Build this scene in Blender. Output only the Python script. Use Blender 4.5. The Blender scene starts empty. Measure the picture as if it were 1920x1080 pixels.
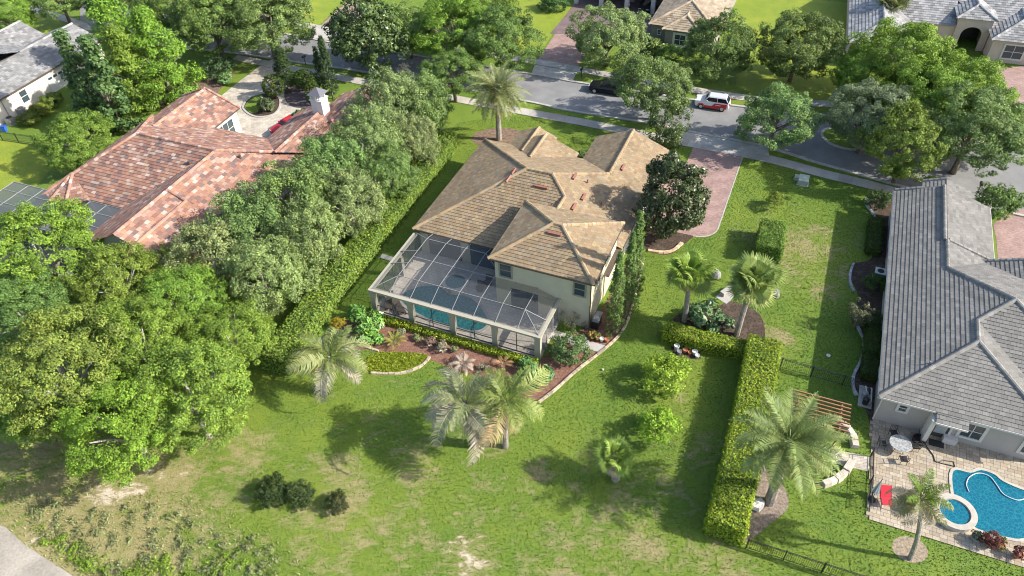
import bpy, bmesh, math, random
import numpy as np
from mathutils import Matrix, Vector

R = math.radians
sc = bpy.context.scene
C = sc.collection

# ------------------------------------------------------------------ camera
CAM_H = 47.0                       # drone height above the lawn, metres
FPX = 1400.0                       # focal length in photo pixels (1920 wide)
PITCH, ROLL = R(43.09), R(-2.467)
_f = np.array([0, math.cos(PITCH), -math.sin(PITCH)])
_r0 = np.array([1.0, 0, 0]); _u0 = np.cross(_r0, _f)
_r = math.cos(ROLL) * _r0 + math.sin(ROLL) * _u0
_u = -math.sin(ROLL) * _r0 + math.cos(ROLL) * _u0
cam_data = bpy.data.cameras.new('camera')
cam_data.sensor_width = 36.0
cam_data.lens = 36.0 * FPX / 1920.0
cam_data.clip_start = 0.5
cam_data.clip_end = 2000.0
cam = bpy.data.objects.new('camera', cam_data)
M = Matrix.Identity(4)
for i in range(3):
    M[i][0] = _r[i]; M[i][1] = _u[i]; M[i][2] = -_f[i]
M[2][3] = CAM_H
cam.matrix_world = M
C.objects.link(cam)
sc.camera = cam

# ------------------------------------------------------------------ sky and sun
SUN_AZ, SUN_EL = R(-11.0), R(33.5)       # azimuth from +x, counter-clockwise
w = bpy.data.worlds.new('World'); sc.world = w; w.use_nodes = True
wn = w.node_tree.nodes; wl = w.node_tree.links
bg = wn['Background']
sky = wn.new('ShaderNodeTexSky'); sky.sky_type = 'NISHITA'; sky.sun_disc = False
sky.sun_elevation = SUN_EL
sky.sun_rotation = R(90) - SUN_AZ
sky.air_density = 1.0; sky.dust_density = 1.6; sky.ozone_density = 1.0
wl.new(sky.outputs[0], bg.inputs[0])
bg.inputs[1].default_value = 0.135
sun_d = bpy.data.lights.new('sun', 'SUN'); sun_d.energy = 4.1; sun_d.angle = R(0.6)
sun_d.color = (1.0, 0.95, 0.86)
sun = bpy.data.objects.new('sun', sun_d); C.objects.link(sun)
sdir = Vector((math.cos(SUN_EL) * math.cos(SUN_AZ), math.cos(SUN_EL) * math.sin(SUN_AZ), math.sin(SUN_EL)))
sun.rotation_euler = sdir.to_track_quat('Z', 'Y').to_euler()
sun.location = (60, -10, 80)
sc.view_settings.view_transform = 'Standard'
sc.view_settings.look = 'None'
sc.view_settings.exposure = 1.03
sc.view_settings.gamma = 1.0
sc.cycles.max_bounces = 6
sc.cycles.diffuse_bounces = 3
sc.cycles.transparent_max_bounces = 12
sc.cycles.use_denoising = True
sc.cycles.filter_width = 1.05

# ------------------------------------------------------------------ helpers
def at(px, py, z=0.0):
    """point of the place at height z seen at photo pixel (px, py)"""
    d = _f + _r * (px - 960) / FPX - _u * (py - 540) / FPX
    t = (z - CAM_H) / d[2]
    return np.array([0, 0, CAM_H]) + d * t

def proj(p):
    d = np.asarray(p, float) - np.array([0, 0, CAM_H]); k = d @ _f
    return 960 + FPX * (d @ _r) / k, 540 - FPX * (d @ _u) / k, k

def m_per_px(px, py, z=0.0):
    return proj(at(px, py, z))[2] / FPX

def tag(o, label=None, cat=None, group=None, kind=None):
    if label: o['label'] = label
    if cat: o['category'] = cat
    if group: o['group'] = group
    if kind: o['kind'] = kind
    return o

def link(o, parent=None):
    C.objects.link(o)
    if parent is not None:
        o.parent = parent
    return o

def thing(name, label, cat, loc=(0, 0, 0), rz=0.0, group=None, scale=None):
    o = bpy.data.objects.new(name, None)
    o.empty_display_size = 0.2
    link(o)
    o.location = loc; o.rotation_euler = (0, 0, rz)
    if scale: o.scale = scale
    return tag(o, label, cat, group)

class MB:
    """collects shapes of ONE part"""
    def __init__(s):
        s.v = []; s.f = []; s.c = []
    def poly(s, pts, col=(1, 1, 1)):
        n = len(s.v); s.v += [tuple(map(float, p)) for p in pts]; s.c += [col] * len(pts)
        s.f.append(tuple(range(n, n + len(pts)))); return s
    def box(s, x0, x1, y0, y1, z0, z1, col=(1, 1, 1)):
        n = len(s.v)
        s.v += [(x0, y0, z0), (x1, y0, z0), (x1, y1, z0), (x0, y1, z0), (x0, y0, z1), (x1, y0, z1), (x1, y1, z1), (x0, y1, z1)]
        s.c += [col] * 8
        for q in ((3, 2, 1, 0), (4, 5, 6, 7), (0, 1, 5, 4), (1, 2, 6, 5), (2, 3, 7, 6), (3, 0, 4, 7)):
            s.f.append(tuple(n + i for i in q))
        return s
    def hexa(s, p, col=(1, 1, 1)):
        """8 points: bottom ring of 4 then top ring of 4"""
        n = len(s.v); s.v += [tuple(map(float, q)) for q in p]; s.c += [col] * 8
        for q in ((3, 2, 1, 0), (4, 5, 6, 7), (0, 1, 5, 4), (1, 2, 6, 5), (2, 3, 7, 6), (3, 0, 4, 7)):
            s.f.append(tuple(n + i for i in q))
        return s
    def bar(s, a, b, w=0.06, h=0.06, col=(1, 1, 1)):
        a = np.array(a, float); b = np.array(b, float); d = b - a; d /= np.linalg.norm(d) + 1e-9
        up = np.array([0, 0, 1.0]) if abs(d[2]) < 0.95 else np.array([1.0, 0, 0])
        x = np.cross(d, up); x /= np.linalg.norm(x); y = np.cross(x, d)
        x = x * w / 2; y = y * h / 2
        return s.hexa([a - x - y, a + x - y, b + x - y, b - x - y, a - x + y, a + x + y, b + x + y, b - x + y], col)
    def tube(s, pts, rad, n=6, col=(1, 1, 1), caps=True):
        pts = [np.array(p, float) for p in pts]
        if not hasattr(rad, '__len__'): rad = [rad] * len(pts)
        base = len(s.v)
        for i, p in enumerate(pts):
            d = pts[min(i + 1, len(pts) - 1)] - pts[max(i - 1, 0)]
            d /= np.linalg.norm(d) + 1e-9
            up = np.array([0, 0, 1.0]) if abs(d[2]) < 0.9 else np.array([1.0, 0, 0])
            x = np.cross(d, up); x /= np.linalg.norm(x); y = np.cross(d, x)
            for k in range(n):
                a = 2 * math.pi * k / n
                s.v.append(tuple(p + rad[i] * (math.cos(a) * x + math.sin(a) * y))); s.c.append(col)
        for i in range(len(pts) - 1):
            for k in range(n):
                a0 = base + i * n + k; a1 = base + i * n + (k + 1) % n
                s.f.append((a0, a0 + n, a1 + n, a1))
        if caps:
            s.f.append(tuple(base + k for k in range(n)))
            s.f.append(tuple(base + (len(pts) - 1) * n + n - 1 - k for k in range(n)))
        return s
    def lathe(s, prof, cx=0, cy=0, n=14, col=(1, 1, 1)):
        """prof: list of (radius, z)"""
        base = len(s.v)
        for r_, z in prof:
            for k in range(n):
                a = 2 * math.pi * k / n
                s.v.append((cx + r_ * math.cos(a), cy + r_ * math.sin(a), z)); s.c.append(col)
        for i in range(len(prof) - 1):
            for k in range(n):
                a0 = base + i * n + k; a1 = base + i * n + (k + 1) % n
                s.f.append((a0, a1, a1 + n, a0 + n))
        s.f.append(tuple(base + n - 1 - k for k in range(n)))
        s.f.append(tuple(base + (len(prof) - 1) * n + k for k in range(n)))
        return s
    def prism(s, poly2, z0, z1, col=(1, 1, 1), flip=False):
        n = len(poly2); b = len(s.v)
        s.v += [(p[0], p[1], z0) for p in poly2] + [(p[0], p[1], z1) for p in poly2]
        s.c += [col] * (2 * n)
        s.f.append(tuple(b + n - 1 - i for i in range(n))); s.f.append(tuple(b + n + i for i in range(n)))
        for i in range(n):
            j = (i + 1) % n
            s.f.append((b + i, b + j, b + n + j, b + n + i))
        return s
    def mesh(s, name, mat, smooth=False, cols=False):
        me = bpy.data.meshes.new(name)
        me.from_pydata(s.v, [], s.f)
        if cols:
            a = me.color_attributes.new('Col', 'FLOAT_COLOR', 'POINT')
            arr = np.ones((len(s.v), 4), np.float32); arr[:, :3] = np.array(s.c, np.float32).reshape(-1, 3)
            a.data.foreach_set('color', arr.ravel())
        if smooth:
            me.polygons.foreach_set('use_smooth', [True] * len(me.polygons))
        if mat: me.materials.append(mat)
        me.update()
        return me
    def build(s, name, mat, parent=None, smooth=False, cols=False):
        return link(bpy.data.objects.new(name, s.mesh(name, mat, smooth, cols)), parent)

def np_mesh(name, V, F, mat=None, cols=None, smooth=False):
    """V (n,3), F (m,3|4) numpy arrays -> mesh"""
    me = bpy.data.meshes.new(name)
    k = F.shape[1]
    me.vertices.add(len(V)); me.vertices.foreach_set('co', V.astype(np.float32).ravel())
    me.loops.add(F.size); me.loops.foreach_set('vertex_index', F.astype(np.int32).ravel())
    me.polygons.add(len(F))
    me.polygons.foreach_set('loop_start', np.arange(0, F.size, k, dtype=np.int32))
    if cols is not None:
        a = me.color_attributes.new('Col', 'FLOAT_COLOR', 'POINT')
        arr = np.ones((len(V), 4), np.float32); arr[:, :3] = cols
        a.data.foreach_set('color', arr.ravel())
    if smooth:
        me.polygons.foreach_set('use_smooth', [True] * len(F))
    if mat: me.materials.append(mat)
    me.update(calc_edges=True)
    return me

def catmull(pts, closed=False, n=5):
    P = [np.array(p, float) for p in pts]; out = []; m = len(P)
    rng_ = range(m) if closed else range(m - 1)
    for i in rng_:
        p0 = P[(i - 1) % m] if closed or i > 0 else P[0]
        p1 = P[i]; p2 = P[(i + 1) % m]
        p3 = P[(i + 2) % m] if closed or i + 2 < m else P[-1]
        for k in range(n):
            t = k / n
            out.append(0.5 * ((2 * p1) + (-p0 + p2) * t + (2 * p0 - 5 * p1 + 4 * p2 - p3) * t * t + (-p0 + 3 * p1 - 3 * p2 + p3) * t ** 3))
    if not closed: out.append(P[-1])
    return out

def wpoly(pxs, z=0.0):
    return [at(p[0], p[1], z) for p in pxs]

def spoly(pxs, z=0.0):
    return [at(p[0], p[1], z) for p in catmull(pxs, True, 4)]

def inside(poly, X, Y):
    """vectorised point in polygon"""
    poly = np.asarray(poly)[:, :2]; r_ = np.zeros(X.shape, bool); n = len(poly); j = n - 1
    for i in range(n):
        xi, yi = poly[i]; xj, yj = poly[j]
        c = ((yi > Y) != (yj > Y)) & (X < (xj - xi) * (Y - yi) / (yj - yi + 1e-12) + xi)
        r_ ^= c; j = i
    return r_

NO_GRASS = []           # ground polygons that carry no lawn
def sheet(name, pts, z, mat, kind='structure', parent=None, lawn=False):
    """flat piece of ground; pts are world points"""
    if not lawn: NO_GRASS.append(np.array([p[:2] for p in pts]))
    bm = bmesh.new()
    vs = [bm.verts.new((p[0], p[1], z)) for p in pts]
    f = bm.faces.new(vs); bm.normal_update()
    if f.normal.z < 0: f.normal_flip()
    bmesh.ops.triangulate(bm, faces=bm.faces[:])
    me = bpy.data.meshes.new(name); bm.to_mesh(me); bm.free(); me.materials.append(mat)
    o = link(bpy.data.objects.new(name, me), parent)
    if kind: o['kind'] = kind
    return o

def ribbon(path, width):
    """left and right border of a strip along a world path"""
    L, Rr = [], []
    P = [np.array(p[:2]) for p in path]
    for i, p in enumerate(P):
        d = P[min(i + 1, len(P) - 1)] - P[max(i - 1, 0)]; d /= np.linalg.norm(d)
        n = np.array([-d[1], d[0]]) * width / 2
        L.append(p + n); Rr.append(p - n)
    return L, Rr

def kerb_mb(path, width, z0, z1):
    L, Rr = ribbon(path, width); mb = MB()
    for i in range(len(L) - 1):
        mb.hexa([(*L[i], z0), (*Rr[i], z0), (*Rr[i + 1], z0), (*L[i + 1], z0), (*L[i], z1), (*Rr[i], z1), (*Rr[i + 1], z1), (*L[i + 1], z1)])
    return mb

# ------------------------------------------------------------------ materials
def mat(name, col=(0.5, 0.5, 0.5), rough=0.8, spec=0.3, noise=None, bump=None, attr=False, objcol=False, trans=0.0, metal=0.0, col2=None, sheen=None):
    m = bpy.data.materials.new(name); m.use_nodes = True
    nt = m.node_tree; N = nt.nodes; Lk = nt.links
    b = N['Principled BSDF']
    b.inputs['Roughness'].default_value = rough; b.inputs['Metallic'].default_value = metal
    b.inputs['Specular IOR Level'].default_value = spec
    rgb = N.new('ShaderNodeRGB'); rgb.outputs[0].default_value = (*col, 1); cur = rgb.outputs[0]
    geo = N.new('ShaderNodeNewGeometry')
    def mul(a, bb):
        x = N.new('ShaderNodeMix'); x.data_type = 'RGBA'; x.blend_type = 'MULTIPLY'; x.inputs[0].default_value = 1
        Lk.new(a, x.inputs[6]); Lk.new(bb, x.inputs[7]); return x.outputs[2]
    if attr:
        a = N.new('ShaderNodeAttribute'); a.attribute_name = 'Col'; cur = mul(cur, a.outputs['Color'])
    if objcol:
        o = N.new('ShaderNodeObjectInfo'); cur = mul(cur, o.outputs['Color'])
    for ns in (noise or []):
        t = N.new('ShaderNodeTexNoise'); t.inputs['Scale'].default_value = ns[0]; t.inputs['Detail'].default_value = 4
        Lk.new(geo.outputs['Position'], t.inputs['Vector'])
        mr = N.new('ShaderNodeMapRange'); mr.inputs[1].default_value = 0.3; mr.inputs[2].default_value = 0.7
        mr.inputs[3].default_value = 1 - ns[1]; mr.inputs[4].default_value = 1 + ns[1]
        Lk.new(t.outputs[0], mr.inputs[0])
        if len(ns) > 2:      # blend towards a second colour
            x = N.new('ShaderNodeMix'); x.data_type = 'RGBA'
            mr.inputs[1].default_value = ns[3]; mr.inputs[2].default_value = ns[3] + 0.16
            mr.inputs[3].default_value = 0; mr.inputs[4].default_value = ns[1]
            Lk.new(mr.outputs[0], x.inputs[0]); Lk.new(cur, x.inputs[6]); x.inputs[7].default_value = (*ns[2], 1)
            cur = x.outputs[2]
        else:
            cb = N.new('ShaderNodeCombineColor')
            for k in range(3): Lk.new(mr.outputs[0], cb.inputs[k])
            cur = mul(cur, cb.outputs[0])
    Lk.new(cur, b.inputs['Base Color'])
    if bump:
        t = N.new('ShaderNodeTexNoise'); t.inputs['Scale'].default_value = bump[0]; t.inputs['Detail'].default_value = 3
        Lk.new(geo.outputs['Position'], t.inputs['Vector'])
        bp = N.new('ShaderNodeBump'); bp.inputs['Strength'].default_value = bump[1]; bp.inputs['Distance'].default_value = bump[2] if len(bump) > 2 else 0.05
        Lk.new(t.outputs[0], bp.inputs['Height']); Lk.new(bp.outputs[0], b.inputs['Normal'])
    if trans:
        tr = N.new('ShaderNodeBsdfTranslucent'); mx = N.new('ShaderNodeMixShader'); mx.inputs[0].default_value = trans
        Lk.new(cur, tr.inputs[0]); Lk.new(b.outputs[0], mx.inputs[1]); Lk.new(tr.outputs[0], mx.inputs[2])
        Lk.new(mx.outputs[0], N['Material Output'].inputs['Surface'])
    return m

def screen_mat():
    m = bpy.data.materials.new('insect_screen'); m.use_nodes = True
    N = m.node_tree.nodes; Lk = m.node_tree.links
    b = N['Principled BSDF']; b.inputs['Base Color'].default_value = (0.085, 0.09, 0.095, 1); b.inputs['Roughness'].default_value = 0.6
    t = N.new('ShaderNodeBsdfTransparent'); mx = N.new('ShaderNodeMixShader'); mx.inputs[0].default_value = 0.33
    Lk.new(t.outputs[0], mx.inputs[1]); Lk.new(b.outputs[0], mx.inputs[2]); Lk.new(mx.outputs[0], N['Material Output'].inputs['Surface'])
    return m

def water_mat(name, col, deep, scale=2.5):
    m = bpy.data.materials.new(name); m.use_nodes = True
    N = m.node_tree.nodes; Lk = m.node_tree.links; b = N['Principled BSDF']
    b.inputs['Roughness'].default_value = 0.06
    geo = N.new('ShaderNodeNewGeometry')
    v = N.new('ShaderNodeTexVoronoi'); v.feature = 'DISTANCE_TO_EDGE'; v.inputs['Scale'].default_value = scale  # pale cell lines paint caustic light into the water's base colour
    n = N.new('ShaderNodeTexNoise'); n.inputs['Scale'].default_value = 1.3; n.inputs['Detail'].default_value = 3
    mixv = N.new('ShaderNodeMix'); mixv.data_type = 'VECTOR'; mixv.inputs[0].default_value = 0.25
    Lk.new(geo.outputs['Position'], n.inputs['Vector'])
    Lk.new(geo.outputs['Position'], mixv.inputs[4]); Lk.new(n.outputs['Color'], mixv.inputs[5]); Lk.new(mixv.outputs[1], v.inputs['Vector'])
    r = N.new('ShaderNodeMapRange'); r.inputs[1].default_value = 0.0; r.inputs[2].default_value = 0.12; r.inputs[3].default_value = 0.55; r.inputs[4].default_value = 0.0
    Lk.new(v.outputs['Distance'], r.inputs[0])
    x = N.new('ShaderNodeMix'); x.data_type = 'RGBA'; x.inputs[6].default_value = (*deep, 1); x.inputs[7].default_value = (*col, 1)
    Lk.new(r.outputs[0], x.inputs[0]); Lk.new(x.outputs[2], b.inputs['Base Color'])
    bp = N.new('ShaderNodeBump'); bp.inputs['Strength'].default_value = 0.12; bp.inputs['Distance'].default_value = 0.05
    Lk.new(n.outputs[0], bp.inputs['Height']); Lk.new(bp.outputs[0], b.inputs['Normal'])
    return m

def brick_mat(name, c1, c2, mortar, sx, sy, rot=0.0, noise=0.25):
    m = bpy.data.materials.new(name); m.use_nodes = True
    N = m.node_tree.nodes; Lk = m.node_tree.links; b = N['Principled BSDF']; b.inputs['Roughness'].default_value = 0.85
    geo = N.new('ShaderNodeNewGeometry'); mp = N.new('ShaderNodeMapping'); mp.inputs['Rotation'].default_value = (0, 0, rot)
    Lk.new(geo.outputs['Position'], mp.inputs[0])
    t = N.new('ShaderNodeTexBrick'); t.inputs['Color1'].default_value = (*c1, 1); t.inputs['Color2'].default_value = (*c2, 1); t.inputs['Mortar'].default_value = (*mortar, 1)
    t.inputs['Scale'].default_value = 1.0; t.inputs['Brick Width'].default_value = sx; t.inputs['Row Height'].default_value = sy; t.inputs['Mortar Size'].default_value = 0.012
    Lk.new(mp.outputs[0], t.inputs[0])
    n = N.new('ShaderNodeTexNoise'); n.inputs['Scale'].default_value = 0.7; n.inputs['Detail'].default_value = 6; Lk.new(geo.outputs['Position'], n.inputs['Vector'])
    r = N.new('ShaderNodeMapRange'); r.inputs[1].default_value = 0.3; r.inputs[2].default_value = 0.7; r.inputs[3].default_value = 1 - noise; r.inputs[4].default_value = 1 + noise
    Lk.new(n.outputs[0], r.inputs[0]); cb = N.new('ShaderNodeCombineColor')
    for k in range(3): Lk.new(r.outputs[0], cb.inputs[k])
    x = N.new('ShaderNodeMix'); x.data_type = 'RGBA'; x.blend_type = 'MULTIPLY'; x.inputs[0].default_value = 1
    Lk.new(t.outputs[0], x.inputs[6]); Lk.new(cb.outputs[0], x.inputs[7]); Lk.new(x.outputs[2], b.inputs['Base Color'])
    bp = N.new('ShaderNodeBump'); bp.inputs['Strength'].default_value = 0.5; bp.inputs['Distance'].default_value = 0.02; bp.invert = True
    Lk.new(t.outputs['Fac'], bp.inputs['Height']); Lk.new(bp.outputs[0], b.inputs['Normal'])
    return m

def lawn_mat(blobs, lush=(1, 1, 1), name='lawn_grass'):
    """grass whose colour follows world position; blobs: (x, y, radius, dry, sand) bare and dry places"""
    m = bpy.data.materials.new(name); m.use_nodes = True
    N = m.node_tree.nodes; Lk = m.node_tree.links; b = N['Principled BSDF']; b.inputs['Roughness'].default_value = 0.75; b.inputs['Specular IOR Level'].default_value = 0.2
    geo = N.new('ShaderNodeNewGeometry'); P = geo.outputs['Position']
    def noise(s, det=4, rough=0.6, dist=0.0):
        t = N.new('ShaderNodeTexNoise'); t.inputs['Scale'].default_value = s; t.inputs['Detail'].default_value = det; t.inputs['Roughness'].default_value = rough
        t.inputs['Distortion'].default_value = dist; Lk.new(P, t.inputs['Vector']); return t.outputs[0]
    def rng(v, a, bb, c, d):
        r = N.new('ShaderNodeMapRange'); r.inputs[1].default_value = a; r.inputs[2].default_value = bb; r.inputs[3].default_value = c; r.inputs[4].default_value = d
        Lk.new(v, r.inputs[0]); return r.outputs[0]
    def mth(op, a, bb):
        x = N.new('ShaderNodeMath'); x.operation = op
        for i, q in enumerate((a, bb)):
            if isinstance(q, (int, float)): x.inputs[i].default_value = q
            else: Lk.new(q, x.inputs[i])
        return x.outputs[0]
    def mixc(fac, a, bb):
        x = N.new('ShaderNodeMix'); x.data_type = 'RGBA'; Lk.new(fac, x.inputs[0])
        for i, q in ((6, a), (7, bb)):
            if isinstance(q, tuple): x.inputs[i].default_value = (*q, 1)
            else: Lk.new(q, x.inputs[i])
        return x.outputs[2]
    dry = None; sand = None
    for (bx, by, br, d_, s_) in blobs:
        dn = N.new('ShaderNodeVectorMath'); dn.operation = 'DISTANCE'; Lk.new(P, dn.inputs[0]); dn.inputs[1].default_value = (bx, by, 0)
        k = rng(dn.outputs['Value'], 0.0, br, 1.0, 0.0)
        if d_:
            q = mth('MULTIPLY', k, d_); dry = q if dry is None else mth('MAXIMUM', dry, q)
        if s_:
            q = mth('MULTIPLY', k, s_); sand = q if sand is None else mth('MAXIMUM', sand, q)
    n1 = noise(0.09, 3); n2 = noise(0.45, 6, 0.65, 0.4); n3 = noise(5.0, 5, 0.7); n4 = noise(22.0, 2, 0.7); n5 = None
    mp = N.new('ShaderNodeMapping'); mp.inputs['Rotation'].default_value = (0, 0, R(-28)); mp.inputs['Scale'].default_value = (0.9, 2.0, 1); Lk.new(P, mp.inputs[0])
    t5 = N.new('ShaderNodeTexNoise'); t5.inputs['Scale'].default_value = 1.0; t5.inputs['Detail'].default_value = 6; t5.inputs['Roughness'].default_value = 0.72; Lk.new(mp.outputs[0], t5.inputs['Vector']); n5 = t5.outputs[0]
    g = mixc(rng(n1, 0.36, 0.62, 0, 1), (0.100, 0.178, 0.020), (0.172, 0.235, 0.030))
    g = mixc(rng(n2, 0.40, 0.66, 0, 0.55), g, (0.058, 0.150, 0.022))
    g = mixc(rng(n3, 0.42, 0.70, 0, 0.55), g, (0.235, 0.262, 0.052))
    dm = mth('ADD', mth('MULTIPLY', rng(n2, 0.40, 0.64, 0, 1), 0.42), mth('MULTIPLY', rng(n5, 0.38, 0.66, 0, 1), 0.46))
    dm = mth('ADD', dm, mth('MULTIPLY', rng(n4, 0.35, 0.65, 0, 1), 0.14))
    dd = rng(mth('ADD', dm, dry), 0.74, 1.16, 0, 0.85)
    g = mixc(dd, g, (0.330, 0.275, 0.135))
    ss = rng(mth('ADD', dm, sand), 1.05, 1.30, 0, 1)
    g = mixc(ss, g, (0.60, 0.51, 0.40))
    f = rng(n4, 0.3, 0.7, 0.62, 1.38); cb = N.new('ShaderNodeCombineColor')
    for k in range(3): Lk.new(mth('MULTIPLY', f, lush[k]), cb.inputs[k])
    x = N.new('ShaderNodeMix'); x.data_type = 'RGBA'; x.blend_type = 'MULTIPLY'; x.inputs[0].default_value = 1; Lk.new(g, x.inputs[6]); Lk.new(cb.outputs[0], x.inputs[7])
    Lk.new(x.outputs[2], b.inputs['Base Color'])
    bp = N.new('ShaderNodeBump'); bp.inputs['Strength'].default_value = 0.8; bp.inputs['Distance'].default_value = 0.06
    Lk.new(mth('ADD', n4, n3), bp.inputs['Height']); Lk.new(bp.outputs[0], b.inputs['Normal'])
    return m

rs = random.Random(7)
rn = np.random.default_rng(11)
# ------------------------------------------------------------------ ground
def pb(px, py, r, d, s):
    q = at(px, py); return (q[0], q[1], r, d, s)
LAWN = lawn_mat([pb(150, 1000, 15, 0.95, 0.0), pb(250, 925, 5.0, 0.9, 0.72), pb(190, 935, 3.5, 0.8, 0.75), pb(880, 1050, 3.4, 0.8, 0.8), pb(80, 1010, 4, 0.7, 0.65),
                 pb(320, 900, 5, 0.9, 0.55), pb(150, 870, 8, 0.75, 0.0), pb(640, 900, 4.5, 0.62, 0), pb(780, 870, 4.5, 0.6, 0), pb(450, 850, 4.0, 0.75, 0), pb(640, 960, 9, 0.52, 0.25),
                 pb(1010, 890, 3, 0.6, 0), pb(1200, 1010, 5, 0.62, 0.2), pb(1250, 900, 3, 0.6, 0), pb(1500, 470, 9, 0.62, 0), pb(1450, 640, 4, 0.62, 0), pb(1540, 540, 4, 0.5, 0),
                 pb(1330, 840, 3, 0.55, 0), pb(1060, 1070, 6, 0.55, 0.3), pb(1350, 1060, 5, 0.55, 0), pb(930, 840, 2.5, 0.6, 0), pb(1010, 270, 5, 0.4, 0), pb(700, 780, 2, .6, 0), pb(1270, 740, 2.4, 0.62, 0),
                 pb(60, 830, 7, 0.8, 0.2), pb(700, 1010, 16, 0.42, 0.12), pb(1150, 1030, 13, 0.42, 0.1), pb(420, 960, 9, 0.5, 0.2)])
LUSH = lawn_mat([pb(700, 50, 1, 0.1, 0.1)], (1.5, 1.28, 1.0), 'lush_lawn')
me = bpy.data.meshes.new('ground')
S = 420.0
me.from_pydata([(-S, -S, 0), (S, -S, 0), (S, S, 0), (-S, S, 0)], [], [(0, 1, 2, 3)]); me.materials.append(LAWN)
ground = link(bpy.data.objects.new('ground', me)); ground['kind'] = 'structure'

ASPHALT = mat('asphalt', (0.215, 0.212, 0.21), 0.9, 0.2, noise=[(0.07, 0.10), (0.5, 0.12), (14, 0.16), (1.1, 0.35, (0.13, 0.128, 0.126), 0.60)], bump=(60, 0.4, 0.01))
CONC = mat('concrete', (0.40, 0.375, 0.34), 0.85, 0.25, noise=[(0.8, 0.14), (9, 0.10)], bump=(40, 0.3, 0.008))
CONC_OLD = mat('worn_concrete', (0.34, 0.305, 0.255), 0.9, 0.2, noise=[(0.6, 0.18), (6, 0.16)], bump=(30, 0.4, 0.01))
KERB = mat('kerb_concrete', (0.40, 0.38, 0.34), 0.9, 0.2, noise=[(2, 0.2)])
PINK = brick_mat('pink_paver', (0.28, 0.165, 0.142), (0.37, 0.25, 0.215), (0.23, 0.17, 0.15), 0.24, 0.13, R(24), 0.18)
PALEPAVE = brick_mat('pale_paver', (0.40, 0.35, 0.28), (0.52, 0.46, 0.38), (0.3, 0.26, 0.22), 0.42, 0.3, R(23), 0.22)
DECK = brick_mat('deck_paver', (0.50, 0.44, 0.37), (0.60, 0.54, 0.46), (0.32, 0.28, 0.24), 0.5, 0.34, R(24), 0.12)
MULCH = mat('red_mulch', (0.22, 0.115, 0.082), 0.95, 0.1, noise=[(7, 0.35), (28, 0.4), (2.0, 0.5, (0.30, 0.20, 0.15), 0.5)], bump=(25, 1.0, 0.06))
SOIL = mat('dark_soil', (0.075, 0.055, 0.042), 0.95, 0.1, noise=[(6, 0.4), (1.5, 0.5, (0.16, 0.12, 0.09), 0.5)], bump=(18, 0.8, 0.05))
STONE = mat('edging_stone', (0.42, 0.33, 0.24), 0.9, 0.2, noise=[(3, 0.25), (14, 0.2)], attr=True)

near_kerb_px = [(150, 62), (325, 88), (440, 100), (548, 116), (674, 134), (830, 160), (1000, 193), (1060, 206.6), (1213, 231), (1305, 250), (1400, 268), (1460, 283), (1523, 303), (1590, 322), (1690, 350), (1800, 378), (1960, 415)]
far_kerb_px = [(150, 2), (325, 32), (440, 50), (551, 67), (637, 83), (800, 108), (1000, 140), (1060, 151), (1103, 158), (1371, 198), (1507, 212), (1650, 232), (1800, 260), (1960, 290)]
near_k = catmull([at(*p)[:2] for p in near_kerb_px], n=4)
far_k = catmull([at(*p)[:2] for p in far_kerb_px], n=4)
sheet('road', near_k + far_k[::-1], 0.004, ASPHALT)
kn = kerb_mb(near_k, 0.35, 0.0, 0.13).build('kerb', KERB); kn['kind'] = 'structure'
kf = kerb_mb(far_k, 0.35, 0.0, 0.13).build('kerb', KERB); kf['kind'] = 'structure'
def side_border(path, w):
    L, Rr = ribbon(path, w); NO_GRASS.append(np.array(L + Rr[::-1]))
side_border(near_k, 0.4); side_border(far_k, 0.4)

def sidewalk(pxs, width, name='sidewalk', slab=1.5, z=0.06):
    """pavement of separate concrete slabs"""
    path = catmull([at(*p)[:2] for p in pxs], n=8)
    L, Rr = ribbon(path, width); NO_GRASS.append(np.array(L + Rr[::-1]))
    root = kerb_mb(path, width - 0.06, 0.0, 0.03).build(name, KERB); root['kind'] = 'structure'
    d = np.cumsum([0] + [np.linalg.norm(path[i + 1] - path[i]) for i in range(len(path) - 1)])
    PX = np.array(path)
    n = int(d[-1] / slab)
    for i in range(n):
        a = i * slab + 0.02; b = (i + 1) * slab - 0.02
        A = np.array([np.interp(a, d, PX[:, 0]), np.interp(a, d, PX[:, 1])]); B = np.array([np.interp(b, d, PX[:, 0]), np.interp(b, d, PX[:, 1])])
        t = (B - A) / np.linalg.norm(B - A); nn = np.array([-t[1], t[0]]) * width / 2
        zz = z + rs.uniform(-0.006, 0.006); g = rs.uniform(0.84, 1.12)
        mb = MB().hexa([(*(A + nn), 0.02), (*(A - nn), 0.02), (*(B - nn), 0.02), (*(B + nn), 0.02), (*(A + nn), zz), (*(A - nn), zz), (*(B - nn), zz), (*(B + nn), zz)], (g, g * rs.uniform(0.97, 1.0), g * rs.uniform(0.93, 1.0)))
        mb.build('slab', SLAB, root, cols=True)
    return root
SLAB = mat('slab_concrete', (0.40, 0.375, 0.34), 0.85, 0.25, noise=[(0.8, 0.12), (9, 0.10)], bump=(40, 0.3, 0.008), attr=True)
sidewalk([(440, 108), (549, 129), (676, 153), (830, 181), (990, 211), (1100, 231), (1203, 252), (1303, 271), (1440, 298), (1540, 325), (1627, 346), (1720, 372), (1830, 405)], 1.5)
sidewalk([(420, 18), (560, 45), (650, 62), (800, 84), (1010, 117), (1130, 139), (1283, 166), (1416, 186), (1507, 193), (1597, 199), (1760, 225)], 1.5)

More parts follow.
